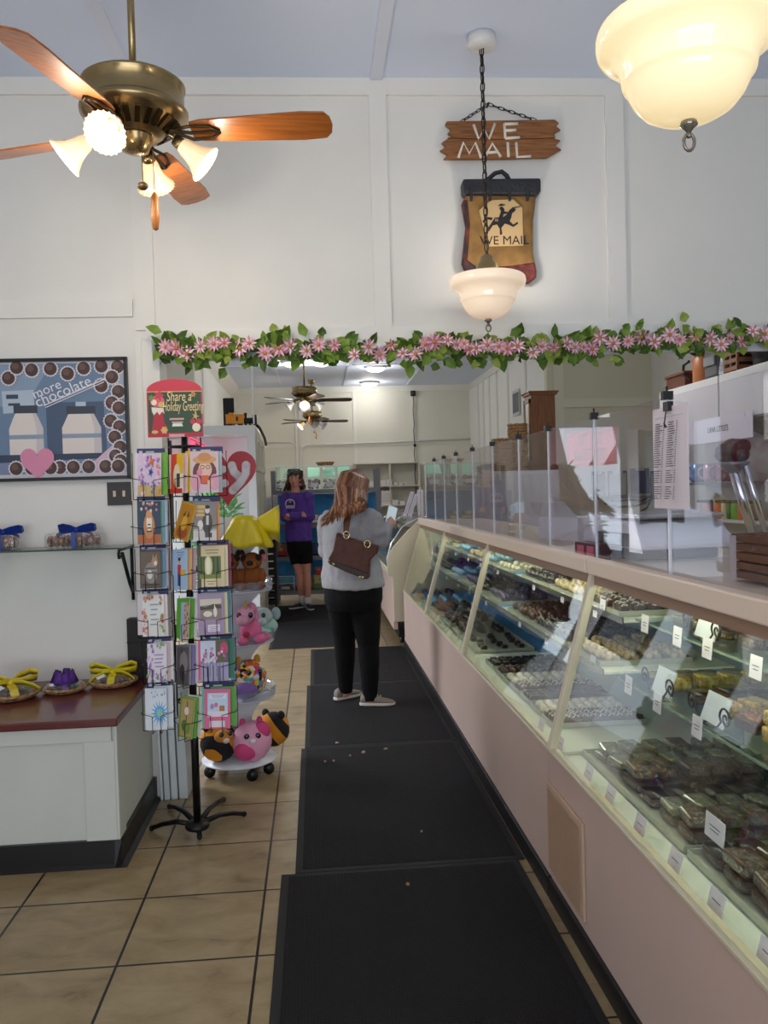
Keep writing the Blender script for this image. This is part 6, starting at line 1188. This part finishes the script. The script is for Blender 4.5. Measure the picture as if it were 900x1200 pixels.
for i, (a, b, cs, t) in enumerate(((322, 341, ('#b8b0b0', '#8a8288'), 'leftmost, grey sweets'), (343, 357, ('#b06a6a', '#c9a0a0'), 'behind the head of the person in purple'), (359.5, 376, ('#8a1f3a', '#c93a5a', '#5a1028'), 'dark red sweets, green flap'), (377.5, 394, ('#d9c9c0', '#b08a80', '#e6ded8'), 'pale sweets, green flap'), (395.5, 412, ('#c9b8a0', '#d9d0c0'), 'rightmost, near the head of the woman'))):
    xa, xb = atY(a, 560, SY0).x, atY(b, 560, SY0).x; bin_((xa+xb)/2, zt3+.001, xb-xa-.01, .33, [mat(c, .35, coat=.4) for c in cs], 'clear acrylic bin on the top shelf, ' + t, MT if i > 1 else None)
def pack2(x, z, w, h, d, cols, name, label, cat):
    r = thing(name, label, cat, (x, SY0+.16, z), rnd.uniform(-.1, .1), 'packs on the metal shelf'); q = B(blotch([(.2, cols[0]), (.45, cols[1]), (.7, cols[2])], 16, .35, 'cell', .4, const=True), True)
    q.loft([[V((w/2*sx_*c1, d/2*c2*math.copysign(1, sy_), zz)) for sx_, sy_, c2 in ((-1, -1, .5), (-.5, -1, 1), (.5, -1, 1), (1, -1, .5), (1, 1, .5), (.5, 1, 1), (-.5, 1, 1), (-1, 1, .5))] for zz, c1 in ((0, .95), (h*.1, 1), (h*.5, 1), (h*.85, .95), (h, .9))]); q.done('bag', r)
    B(mat(cols[3], .5)).box((0, -d/2-.002, h*.25), (w*.9, .003, h*.3)).done('band', r); return r
xx = lambda px: atY(px, 640, SY0).x
pack2(xx(329), zs_[1]+.001, .2, .19, .1, ('#6a2a1a', '#d9b45a', '#3a2a4a', '#b5202a'), 'snack_pack', 'red banded pack on the middle shelf, left of the person in purple', 'snack pack')
pack2(xx(373), zs_[0]+.001, .2, .2, .12, ('#8a9a4a', '#d9c08a', '#c96a5a', '#6a8a5a'), 'snack_pack', 'green and tan pack on the lowest shelf, right of the legs', 'snack pack')
pack2(xx(373), zs_[0]+.202, .12, .1, .1, ('#c9402a', '#e0806a', '#b03a3a', '#c9402a'), 'snack_pack', 'small red pack on top of the green pack, lowest shelf', 'snack pack')
pack2(xx(349), zs_[0]+.001, .1, .12, .1, ('#b5302a', '#d9a08a', '#8a2a2a', '#b5302a'), 'snack_pack', 'dark red pack on the lowest shelf between the legs', 'snack pack')
pack2(xx(371), zs_[1]+.001, .14, .18, .1, ('#1f2a4a', '#2f4a8a', '#17203a', '#1f2a4a'), 'snack_pack', 'dark navy pack on the middle shelf, right of the shorts', 'snack pack')
bin_(xx(333), zs_[0]+.001, .24, .2, [mat('#6a3a2a', .5), mat('#8a5a3a', .5)], 'clear bin with white label on the lowest shelf, left')
pack2(xx(372), zs_[2]+.001, .16, .12, .1, ('#9a7a6a', '#e0d0c8', '#6a4a40', '#ece6e6'), 'snack_pack', 'pale banded pack on the upper shelf by the woman', 'snack pack')
bk = thing('flat_basket', 'small flat brown basket lying on top of the clear bins', 'basket', (atY(381, 545, SY0+.2).x, SY0+.2, zt3+.335)); q = B(WIK, True)
for k in range(4): q.tube([((.1+.008*k)*math.cos(a), .07*math.sin(a), .008+.013*k) for a in (2*PI*j/24 for j in range(24))], .008, 6, closed=True)
q.done('weave', bk); B(WIK).box((0, 0, .004), (.18, .12, .006)).done('bottom', bk)
for i, (a, b, c, d, Y) in enumerate(((312, 319, 582, 606, 11.4), (319.5, 326, 580, 604, 11.44))):
    p, q_ = atY(a, c, Y), atY(b, d, Y); r = thing('notice_sheet', 'white printed notice sheet hanging left of the metal shelf, ' + ('left one', 'right one')[i], 'notice', ((p.x+q_.x)/2, Y, q_.z)); w, h = q_.x-p.x, p.z-q_.z
    B(mat('#e4e2ea', .6)).box((0, 0, h/2), (w, .003, h)).done('sheet', r); art('print', FR((0, -.002, 0), (1, 0, 0), (0, 0, 1)), [('#8a8894', rc(-w*.38, h*(.85-.1*k), w*(.38-.1*(k % 3)), h*(.87-.1*k))) for k in range(8)], r)
cb = thing('crate_stack', 'dark slatted crate standing beside the left end of the metal shelf', 'crate', (atY(314, 660, 11.2).x, 11.35, 0)); q = B(mat('#1c1b1f', .6))
for k in range(12): q.box((0, -.12, .06+.1*k), (.2, .02, .06))
q.done('slats', cb); q = B(mat('#1c1b1f', .6))
for k in range(12): q.box((0, .12, .06+.1*k), (.2, .02, .06))
q.done('slats', cb); q = B(mat('#1c1b1f', .6))
for sx_ in (-1, 1): B(mat('#1c1b1f', .6)).box((sx_*.09, 0, .62), (.02, .25, 1.24)).done('side', cb)
# ================================================================ shelves with cards against the back wall
WS = mat('#d8d3c6', .55); wsx0, wsx1 = atY(414, 545, YB).x, atY(490, 545, YB).x
sh_ = thing('wall_shelf', 'cream wall shelving with white boxes and cards on the far back wall', 'shelf', ((wsx0+wsx1)/2, YB-.16, 0)); bz = [atY(450, y, YB-.3).z for y in (617, 592, 569, 542)]
for z in bz: B(WS).box((0, 0, z-.012), (wsx1-wsx0, .3, .024)).done('board', sh_)
for x in (wsx0-sh_.location.x+.02, wsx1-sh_.location.x-.02, .05): B(WS).box((x, .0, bz[-1]/2), (.03, .28, bz[-1]-.03)).done('upright', sh_)
for k, (px, w, h, zi, n) in enumerate(((449, .1, .1, 2, 1), (456, .12, .12, 2, 1), (463, .07, .05, 2, 1), (469, .07, .05, 2, 1), (475, .06, .05, 2, 1), (433, .2, .1, 2, 1), (451, .16, .07, 1, 4), (462, .12, .1, 1, 1), (436, .22, .1, 1, 2), (470, .1, .07, 1, 1), (455, .2, .12, 0, 1), (438, .2, .14, 0, 1))):
    for j in range(n):
        o = B(mat('#e2dde0', .6)).box((0, 0, h/2), (w, .16, h-.003)).done('white_box', bev=.004); put(o, (atY(px, 570, YB-.2).x, YB-.2, bz[zi]+.001+j*h)); tag(o, 'white box on back wall shelf, %s board, %s along%s' % (('low', 'middle', 'upper')[zi], ordn[k], ', %s up' % ordn[j] if n > 1 else ''), 'box', 'white boxes on the back wall shelves')
# strip lamp glimpsed beside the shelf, conduits on the back wall
q = B(mat('#dcdcd6', .5), True)
for px in (347.5, 352.5): 
    a = atY(px-4, 450, YB).x; b = atY(px, 545, YB).x; q.tube([(b, YB-.03, CEIL-.02), (b, YB-.03, 1.2)], .018, 8)
a = atY(347, 518, YB); q.tube([(atY(305, 518, YB).x, YB-.035, a.z), (a.x-.1, YB-.035, a.z), (a.x, YB-.035, a.z-.1), (a.x, YB-.035, 1.2)], .016, 8); a = atY(353, 522, YB); q.tube([(a.x, YB-.035, 1.2), (a.x, YB-.035, a.z-.1), (a.x+.1, YB-.035, a.z), (XR, YB-.035, a.z+.05)], .016, 8)
st(q.done('trim_10'))
q = B(BLACK, True); a = atY(484, 461, YB-.05); q.cyl((a.x, YB-.06, a.z-.05), (a.x, YB-.06, a.z+.05), .05, n=14); p0 = [(a.x+.01*math.sin(k*2.1), YB-.05, a.z-.05-k*.14) for k in range(16)]; q.tube(p0, .008, 6); q.ball(p0[7], .03, n=8, k=6); tag(q.done('hanging_cable'), 'black cable with a plug running down the back wall', 'cable')
# ceiling lights and fans of the back room
FL = mat('#fff8ee', .4, emis=3.2, ecol='#fff6ea')
for px, py, t in ((440, 431, 'nearer of the two by the second fan'), (433, 449, 'farther of the two by the second fan'), (377, 424, 'partly behind the garland, right'), (343, 425, 'partly behind the garland, left')):
    p = atZ(px, py, CEIL-.02); r = thing('ceiling_light', 'round white flush ceiling light, ' + t, 'ceiling light', (p.x, p.y, CEIL), 0, 'flush ceiling lights')
    B(mat('#d8d8d8', .3), True).lathe([(.0, -.035), (.17, -.035), (.19, -.02), (.19, 0), (0, 0)], n=28).done('rim', r); B(FL, True).lathe([(.001, -.09), (.08, -.085), (.14, -.06), (.165, -.034)], n=28, cap=False).done('diffuser', r); bulb('ceiling_light_glow', (p.x, p.y, CEIL-.16), 14, (1, .96, .9), .1)
DW = wood('#2c1c16', '#4a3226', 5, 0, .4, .2)
a = atY(357, 468, 11.7); fan('ceiling_fan', 'dark bladed ceiling fan in the back room, one lamp lit, nearer of the two', (a.x, 11.7), a.z, [math.radians(x) for x in (2, 74, 146, 218, 290)], 5, .66, [(math.radians(270), 1), (math.radians(10), 0), (math.radians(95), 0), (math.radians(185), 0)], 10, DW)
a = atY(366, 493, 15.4); fan('ceiling_fan', 'dark bladed ceiling fan in the back room, farther and lower in the picture', (a.x, 15.4), a.z, [math.radians(x) for x in (5, 77, 149, 221, 293)], 5, .66, [(math.radians(200), 1), (math.radians(280), 0), (math.radians(330), 0), (math.radians(20), 0)], 8, DW)
q = B(mat('#e6e6e6', .4), True); a = atZ(285, 457, CEIL); q.lathe([(.05, -.03), (.06, -.02), (.06, 0)], (a.x, a.y, CEIL), 18); tag(q.done('smoke_detector'), 'small white smoke detector on the back ceiling left of the fans', 'smoke detector')
# ================================================================ right of the alcove: wooden clock case, baskets, vent, white fridge
fgx1 = atY(651, 600, 9.9).x; fgx0 = atY(589, 600, 9.9).x; ft = atY(620, 551, 9.9).z
fr_ = thing('white_fridge', 'white upright fridge behind the counter under the wooden clock case', 'fridge', ((fgx1+fgx0)/2+.08, 10.3, 0)); w = fgx1-fgx0
B(mat('#e2e3e8', .3, coat=.3)).box((0, .03, ft/2), (w, .7, ft)).done('cabinet', fr_, bev=.015); d_ = B(mat('#e6e7ec', .3, coat=.3)).box((0, -.345, ft*.5), (w-.02, .04, ft-.1)).done('door', fr_, bev=.01); B(CHROME, True).cyl((-w*.4, -.385, ft*.4), (-w*.4, -.385, ft*.75), .012).done('handle', d_)
c0_, c1_ = atY(619, 500, 10.3).x, atY(647, 500, 10.3).x; ct = atY(630, 460, 10.3).z
ck = thing('clock_case', 'tall brown wooden clock case with a glass door standing on the white fridge', 'clock case', ((c0_+c1_)/2, 10.3, ft+.001)); w = c1_-c0_; h = ct-ft
OAK = wood('#5a3216', '#84501f', 6, 2, .5, .2)
B(OAK).box((0, 0, h/2), (w, .3, h-.06)).done('case', ck, bev=.006); q = B(OAK); q.box((0, 0, h-.03), (w+.05, .35, .03)); q.box((0, 0, h-.01), (w+.08, .38, .02)); q.done('cornice', ck, bev=.005); B(OAK).box((0, 0, .03), (w+.04, .34, .06)).done('plinth', ck, bev=.005)
d_ = B(OAK); 
for y in (-.12, .12): d_.box((-w/2-.01, y, h*.52), (.02, .04, h*.75))
for z in (.16, .88): d_.box((-w/2-.01, 0, h*z), (.02, .28, .05))
d_ = d_.done('door', ck); B(mat('#b9c0c6', .08, coat=1)).box((-w/2-.006, 0, h*.52), (.008, .21, h*.68)).done('pane', d_)
def rbask(px, py0, py1, r, Y, label, n):
    a = atY(px, py0, Y); zt_ = atY(px, py1, Y).z; q = B(WIK, True)
    r_ = thing('round_basket', label, 'basket', (a.x, Y, ft+.004), 0, 'baskets on the fridge'); H_ = zt_-ft
    for k in range(n): z = .014+(H_-.02)*k/(n-1); rr_ = r*(1+.03*math.sin(k*2)); q.tube([(rr_*math.cos(t), rr_*math.sin(t), z+.004*math.sin(9*t+k*PI)) for t in (2*PI*j/36 for j in range(36))], .013, 6, closed=True)
    q.lathe([(.001, .004), (r*.95, .004), (r*.95, H_-.02)], n=24, cap=False); q.done('weave', r_)
rbask(607, 525, 498, .115, 10.2, 'tall round woven basket beside the wooden clock case', 17)
# fridge top reaches under the low basket stack too
rbask(587, 527, 515, .085, 10.15, 'low dark woven basket at the far end of the baskets', 12)
a = atX(606, 472, XR); q = B(mat('#c3c7cc', .5)).bx(XR-.02, XR-.0155, a.y-.22, a.y+.22, a.z-.2, a.z+.2); v = thing('vent_grille', 'pale vent grille with slats on the white boarded side wall', 'vent', (XR, a.y, a.z)); bmesh.ops.translate(q.bm, verts=q.bm.verts[:], vec=-v.location); q.done('plate', v)
q = B(mat('#6f757c', .5)); 
for k in range(9): q.box((-.023, -.17+.0425*k, 0), (.006, .022, .3))
q.done('slats', v)
# clipboards and cable on the return wall
for i, (a, b, c, d, col_, t) in enumerate(((693, 709, 553, 583, '#8a8680', 'first, grey'), (712, 735, 552, 581, '#a8a49c', 'second, pale sheet'), (738, 761, 549, 578, '#3a3d5c', 'third, navy'), (762, 776, 552, 580, '#8a7f80', 'fourth, half behind the price list'))):
    p, q_ = atY(a, c, YF-.03), atY(b, d, YF-.03); r = thing('clipboard', 'clipboard on the far wall behind the counter, ' + t, 'clipboard', ((p.x+q_.x)/2, YF-.035, q_.z), 0, 'clipboards on the far wall'); w, h = q_.x-p.x, p.z-q_.z
    B(mat('#4a463f', .6)).box((0, 0, h/2), (w, .01, h)).done('board', r, bev=.006); B(mat(col_, .6)).box((0, -.007, h*.47), (w*.88, .004, h*.86)).done('sheet', r); B(CHROME).box((0, -.012, h*.95), (w*.5, .012, .03)).done('clip', r)
q = B(mat('#5a564c', .6), True); P2 = [atY(x, y, YF-.02) for x, y in ((708, 590), (725, 594), (745, 593), (760, 588), (764, 583), (758, 595), (745, 603), (725, 610), (708, 604))]; q.tube(P2, .014, 6); q.tube([atY(x, y, YF-.02) for x, y in ((715, 588), (735, 586), (752, 587), (762, 582))], .012, 6); tag(q.done('looped_cable'), 'dark cable looping under the clipboards on the far wall', 'cable')
lg = B(mat('#4a463c', .6)); a, b = atY(690, 583, YF), atY(778, 580, YF); lg.bx(a.x, b.x, YF-.09, YF, b.z-.03, b.z); tag(lg.done('wall_ledge'), 'narrow dark ledge under the clipboards on the far wall', 'ledge')
# ================================================================ white back bar at the right, with its things
BX = 3.0; by1 = atX(773, 470, BX).y; by0 = 3.9; bt = atX(842, 440, BX).z; bm_ = atX(842, 494, BX).z
bb_ = thing('back_bar', 'white wall cabinet with shelves below on the right behind the counter', 'back bar', (BX, (by0+by1)/2, 0)); yc_ = (by0+by1)/2
BW = mat('#dedfe0', .4)
ysp = atX(842, 470, BX).y
for a, b in ((by0, ysp-.01), (ysp+.01, by1)): q = B(BW).bx(0, .45, a-yc_, b-yc_, bm_, bt); q.done('cupboard', bb_, bev=.004)
q = B(mat('#d9d3c8', .5)).bx(.4, .45, by0-yc_, by1-yc_, .0, bm_); q.done('back_panel', bb_)
for z, n_, m_ in ((atX(840, 565, BX).z, 0, mat('#5a5856', .4)), (atX(845, 609, BX).z, 0, BW), (.92, 0, mat('#b9a58a', .5))): B(m_).bx(.02 if z > 1 else -.25, .42, by0-yc_, by1-yc_, z-.02, z).done('shelf', bb_)
for py in (805, 848, 885):
    y_ = atX(py, 487, BX).y-yc_; q = B(mat('#6a5a4c', .5)); q.prism([(.39, y_, bm_-.01), (.39, y_, bm_-.16), (.36, y_, bm_-.13), (.1, y_, bm_-.02), (.0, y_, bm_-.01)], (0, .03, 0)); q.done('bracket', bb_)
B(mat('#6a5a4c', .5)).bx(0.0, .4, by0-yc_, by1-yc_, bm_-.014, bm_-.001).done('rail', bb_)
B(BW).bx(-.2, .4, by0-yc_, by1-yc_, .03, .9).done('base_cabinet', bb_)
z15 = atX(840, 565, BX).z; z12 = atX(845, 609, BX).z
def onbar(px, z, x=.2): y_ = atX(px, 560, BX+x).y; return V((BX+x, y_, z+.001))
# name banner
a, b = atX(806, 513, 2.98), atX(882, 531, 2.98); bn = thing('banner', 'white banner with dark lettering under the wall cabinet', 'sign', (2.985, (a.y+b.y)/2, z15+.3)); L_ = a.y-b.y
B(mat('#e6e2ea', .6)).box((0, 0, .09), (.004, L_, .18)).done('panel', bn); words("LANA LITTLE'S", .06, (-.003, 0, .09), (0, -1, 0), (0, 0, 1), mat('#2c2a30', .6), bn, sx=.8); q = B(CHROME, True)
for s_ in (-1, 1): q.cyl((0, s_*L_*.4, .18), (0, s_*L_*.4, bm_-z15-.3), .003, n=6)
q.done('wire', bn)
def mug(px, z, m, label, handle=True, s=1):
    r = thing('mug', label, 'mug', onbar(px, z, .12), 2.6, 'mugs on the back bar'); q = B(m, True).lathe([(.0, .002), (.042, .002), (.046, .02), (.046, .12), (.042, .12), (.04, .012), (0, .01)], n=24); q.done('cup', r)
    if handle: B(m, True).tube([(.044+.034*math.cos(t), 0, .062+.036*math.sin(t)) for t in (-1.6+3.2*k/10 for k in range(11))], .008, 8).done('handle', r)
    r.scale = (s,)*3; return r
mug(818, z15, mat('#5d86b8', .25, coat=.5), 'blue mug with dark handle on the grey shelf', s=1.25); mug(848, z15, mat('#8a3f52', .25, coat=.5), 'maroon mug on the grey shelf, right of the blue one', s=1.25); mug(833, z15, mat('#c9a0a8', .25, coat=.5), 'pale pink mug on the grey shelf between blue and maroon', s=1.2)
for i, (px, c, t) in enumerate(((822, '#c9c2cc', 'pale grey'), (829, '#d9a8a0', 'pale pink'), (843, '#e0602a', 'bright orange'), (851, '#cfc0a0', 'cream'), (857, '#2f6a2a', 'dark green'), (863, '#5fae3a', 'light green'), (871, '#d9602a', 'deep orange'), (878, '#8a4a2a', 'brown'), (885, '#5a3a3a', 'dark brown'))):
    r = thing('jar', t + ' capped jar in the row on the lower back bar shelf', 'jar', onbar(px, z12, .1), 0, 'jars on the back bar'); B(mat(c, .35, coat=.3), True).lathe([(.001, 0), (.036, 0), (.04, .01), (.04, .11), (.034, .12)], n=18).done('jar_body', r); B(mat('#3a3030', .4), True).lathe([(.037, .121), (.038, .14), (.001, .14)], n=18).done('lid', r)
# things on top of the cabinet
TB = bt
a = atX(798, 455, BX+.1); r = thing('wicker_hamper', 'long brown wicker hamper at the far end of the cabinet top', 'basket', (BX+.2, by1-.2, TB+.001)); B(blotch([(.35, '#3a1f14'), (.6, '#6a3a24')], 60, .7, bump=.6)).box((0, 0, .055), (.3, .36, .11)).done('body', r, bev=.01); B(blotch([(.35, '#4a2818'), (.6, '#7a4630')], 60, .7, bump=.6)).box((0, 0, .12), (.32, .38, .025)).done('lid', r, bev=.006)
def ytop(px): return atX(px, 440, BX+.15).y
r = thing('lidded_jar', 'big glass jar with black lid and orange wrap on the cabinet top', 'jar', (BX+.17, ytop(825), TB+.001)); B(mat('#a8612f', .4), True).lathe([(.001, 0), (.1, 0), (.105, .02), (.105, .2), (.08, .24)], n=24).done('wrap', r); B(mat('#23242a', .5), True).lathe([(.1, .24), (.14, .27), (.13, .4), (.08, .46), (.001, .47)], n=24).done('black_top', r); B(BLACK, True).tube([(-.1, .08, .06), (-.12, .16, .1), (-.11, .17, .18), (-.1, .09, .2)], .012, 8).done('handle', r)
r = thing('coffee_maker', 'dark grey machine on the cabinet top beside the lidded jar', 'machine', (BX+.19, ytop(846), TB+.001)); B(mat('#3c3d42', .4)).box((0, 0, .13), (.26, .24, .26)).done('body', r, bev=.03); B(mat('#24252a', .4)).box((-.1, 0, .3), (.22, .22, .1)).done('hood', r, bev=.02); B(mat('#55565c', .3)).box((-.135, 0, .14), (.02, .18, .08)).done('panel', r, bev=.008)
r = thing('wrapped_bottle', 'foil wrapped bottle with yellow cap on the cabinet top', 'bottle', (BX+.1, ytop(860), TB+.001)); B(mat('#b9bcc4', .25, .8, bump=.5, bs=30), True).lathe([(.001, 0), (.055, 0), (.06, .02), (.05, .14), (.025, .2), (.022, .26)], n=18).done('foil', r); B(mat('#d9a82a', .4), True).lathe([(.03, .26), (.035, .27), (.035, .36), (.001, .37)], n=16).done('cap', r)
r = thing('slatted_crate', 'small brown slatted crate on the cabinet top', 'crate', (BX+.14, ytop(874), TB+.001)); q = B(mat('#8a5a3a', .6))
for k in range(4): q.box((-.1, 0, .03+.055*k), (.016, .2, .03)); q.box((.1, 0, .03+.055*k), (.016, .2, .03)); q.box((0, -.1, .03+.055*k), (.2, .016, .03)); q.box((0, .1, .03+.055*k), (.2, .016, .03))
for x in (-.09, 0, .09): q.box((-.1, x, .11), (.012, .02, .22))
q.done('slats', r); B(mat('#2a1c14', .7)).box((0, 0, .08), (.17, .17, .15)).done('inside', r)
r = thing('black_tub', 'black tub with grey rack at the near end of the cabinet top', 'tub', (BX+.2, ytop(901), TB+.001)); B(mat('#1a1a1e', .4), True).lathe([(.001, 0), (.14, 0), (.17, .28), (.16, .28), (.135, .02)], n=26).done('tub', r); q = B(CHROME, True)
for k in range(5): q.tube([(-.15, -.1+.05*k, .28), (0, -.1+.05*k, .3), (.15, -.1+.05*k, .28)], .006, 6)
q.done('rack', r)
# ================================================================ on the near counter top behind the shields: scale, box, basket, sign arm
CT = TZ+.03
a = atX(765, 640, 1.32); sc_ = thing('counter_scale', 'white deli scale with steel platter on the counter behind the shields', 'scale', (1.33, a.y, CT+.001), .12)
SWH = mat('#d9dce4', .35, coat=.3)
q = B(SWH); q.prism([(-.2, -.26, .045), (-.2, .24, .045), (-.2, .22, .11), (-.2, .08, .15), (-.2, -.16, .15), (-.2, -.25, .08)], (.38, 0, 0)); q.done('body', sc_, bev=.015)
q = B(mat('#1c1d22', .5)); q.box((-.01, 0, .024), (.34, .36, .046)); q.done('base', sc_, bev=.01); q = B(CHROME); q.box((-.01, .0, .163), (.36, .42, .016)); q.done('platter', sc_, bev=.006); B(mat('#b9c6c9', .2, emis=.05)).box((-.204, -.04, .078), (.004, .13, .04)).done('display', sc_); q = B(mat('#2a2b30', .4)); q.box((-.202, -.04, .078), (.003, .26, .05)); q.done('panel', sc_)
r = thing('red_label_box', 'small dark box with two pink labels beside the deli scale', 'box', (1.08, atX(694, 640, 1.08).y, CT+.001), .1); B(mat('#4a2430', .5)).box((0, 0, .03), (.06, .2, .06)).done('box', r, bev=.003); q = B(mat('#e86a86', .5)); q.box((-.0315, .04, .03), (.002, .06, .04)); q.box((-.0315, -.05, .03), (.002, .06, .04)); q.done('labels', r)
r = thing('paper_carton', 'open white paper carton on the counter behind the fourth shield', 'carton', (1.38, atX(672, 620, 1.38).y, CT+.001), .3); q = B(mat('#dcdce2', .6)); q.bx(-.1, .1, -.18, .18, 0, .12); q.prism([(-.1, -.18, .12), (-.1, .18, .12), (-.17, .16, .2), (-.17, -.16, .2)], (.003, 0, .002)); q.prism([(-.1, .18, .12), (.1, .18, .12), (.1, .26, .2), (-.1, .26, .2)], (0, .003, .002)); q.done('carton', r)
r = thing('tissue_basket', 'brown basket of white tissue behind the deli scale', 'basket', (1.95, 4.35, .9201+.25)); 
q = B(WIK, True).lathe([(.001, 0), (.1, 0), (.14, .14), (.135, .14), (.095, .01)], n=24); q.done('weave', r); q = B(mat('#e4e6f0', .7), True)
for k in range(9): q.ball((rnd.uniform(-.07, .07), rnd.uniform(-.07, .07), .15+rnd.uniform(0, .06)), (.05, .045, .05), n=7, k=5)
q.done('tissue', r)
tb_ = thing('work_table', 'low cream work table behind the counter carrying the tissue basket', 'table', (1.95, 4.35, 0)); B(mat('#cbbfa8', .5)).box((0, 0, 1.15), (.4, 1.6, .04)).done('top', tb_)
for sx_ in (-.17, .17):
    for sy_ in (-.75, .75): B(mat('#cbbfa8', .5)).box((sx_, sy_, .565), (.05, .05, 1.13)).done('leg', tb_)
r = thing('slatted_basket', 'brown slatted basket with white corner on the counter at the right edge', 'basket', (1.3, atX(886, 655, 1.2).y, CT+.001)); q = B(mat('#7a5434', .6))
for k in range(5): q.box((-.1, 0, .02+.026*k), (.012, .24, .02)); q.box((.1, 0, .02+.026*k), (.012, .24, .02)); q.box((0, .12, .02+.026*k), (.2, .012, .02)); q.box((0, -.12, .02+.026*k), (.2, .012, .02))
q.done('slats', r); B(mat('#d9d2d0', .6)).box((-.108, .11, .065), (.004, .03, .13)).done('corner', r); B(mat('#4a3422', .7)).box((0, 0, .04), (.18, .22, .06)).done('filling', r)
r = thing('red_tray', 'red tray on the back counter at the right edge', 'tray', (BX-.05, atX(842, 640, BX-.05).y, .921)); B(mat('#b5202c', .4)).box((0, 0, .04), (.24, .6, .08)).done('tray', r, bev=.012); B(mat('#7a5a42', .6)).box((0, 0, .085), (.2, .54, .01)).done('lining', r)
# chrome display arm with a dark sweet cap
r = thing('chrome_arm', 'angled chrome stand with a dark knobbly cap behind the nearest shields', 'stand', (1.45, atX(893, 640, 1.45).y, CT+.001)); p1_ = atX(859, 546, 1.3)-r.location
q = B(CHROME, True); q.tube([(0, 0, .02), p1_+V((0, 0, -.01))], .016, 12); q.tube([(.02, -.04, .02), p1_+V((.02, -.035, .0))], .009, 10); q.done('rods', r); B(CHROME, True).lathe([(.001, 0), (.06, 0), (.06, .016), (.02, .022)], n=24).done('foot', r)
B(mat('#6a7078', .3, .6), True).lathe([(.02, -.02), (.042, 0), (.05, .012), (.001, .014)], p1_, 20).done('collar', r); q = B(mat('#33161a', .6, bump=.4, bs=60), True)
for k in range(10): q.ball(p1_+V((.03*math.cos(k*2.4), .03*math.sin(k*2.4), .035+.012*(k % 3))), .024, n=8, k=6)
q.ball(p1_+V((0, 0, .05)), .036, n=10, k=7); q.done('cap', r)
# receipts standing at the end of the candy case, sweets inside it
for i, (a, b, c, d, ln) in enumerate(((471, 476, 575, 605, 0), (477, 482, 578, 605, .25), (489, 492.5, 574, 604, 0), (493, 496.5, 574, 608, 0))):
    Y_ = 8.6 if i > 1 else 8.9; p, q_ = atY(a, c, Y_), atY(b, d, Y_); w, h = q_.x-p.x, p.z-q_.z; r = thing('price_strip', 'narrow white price strip standing by the candy case, ' + ('leftmost tilted', 'second tilted', 'third upright', 'rightmost upright')[i], 'price list', ((p.x+q_.x)/2, Y_, q_.z), 0, 'price strips by the candy case'); r.rotation_euler = (0, .35 if i < 2 else 0, 0)
    B(mat('#e6dfec', .6)).box((0, 0, h/2), (w, .004, h)).done('sheet', r); art('print', FR((0, -.0025, 0), (1, 0, 0), (0, 0, 1)), [('#7a6f86', rc(-w*.3, h*(.9-.07*k), w*.3, h*(.92-.07*k))) for k in range(12)], r); B(CHROME, True).cyl((0, 0, -.12), (0, 0, .01), .004, n=6).done('stem', r)
zc = zl+.076
for i in range(6):
    for j in range(7):
        k = ('pale', 'cluster', 'blue', 'milkc', 'pale', 'white')[(i+j) % 6]; place(k, (xl+.14+.095*i+rnd.uniform(-.01, .01), 8.3+.3*j+rnd.uniform(-.03, .03), zc), rnd.uniform(0, 3), '%s on the candy case floor beyond the long case' % nmk[k], 'loose %ss in the candy case' % nmk[k])
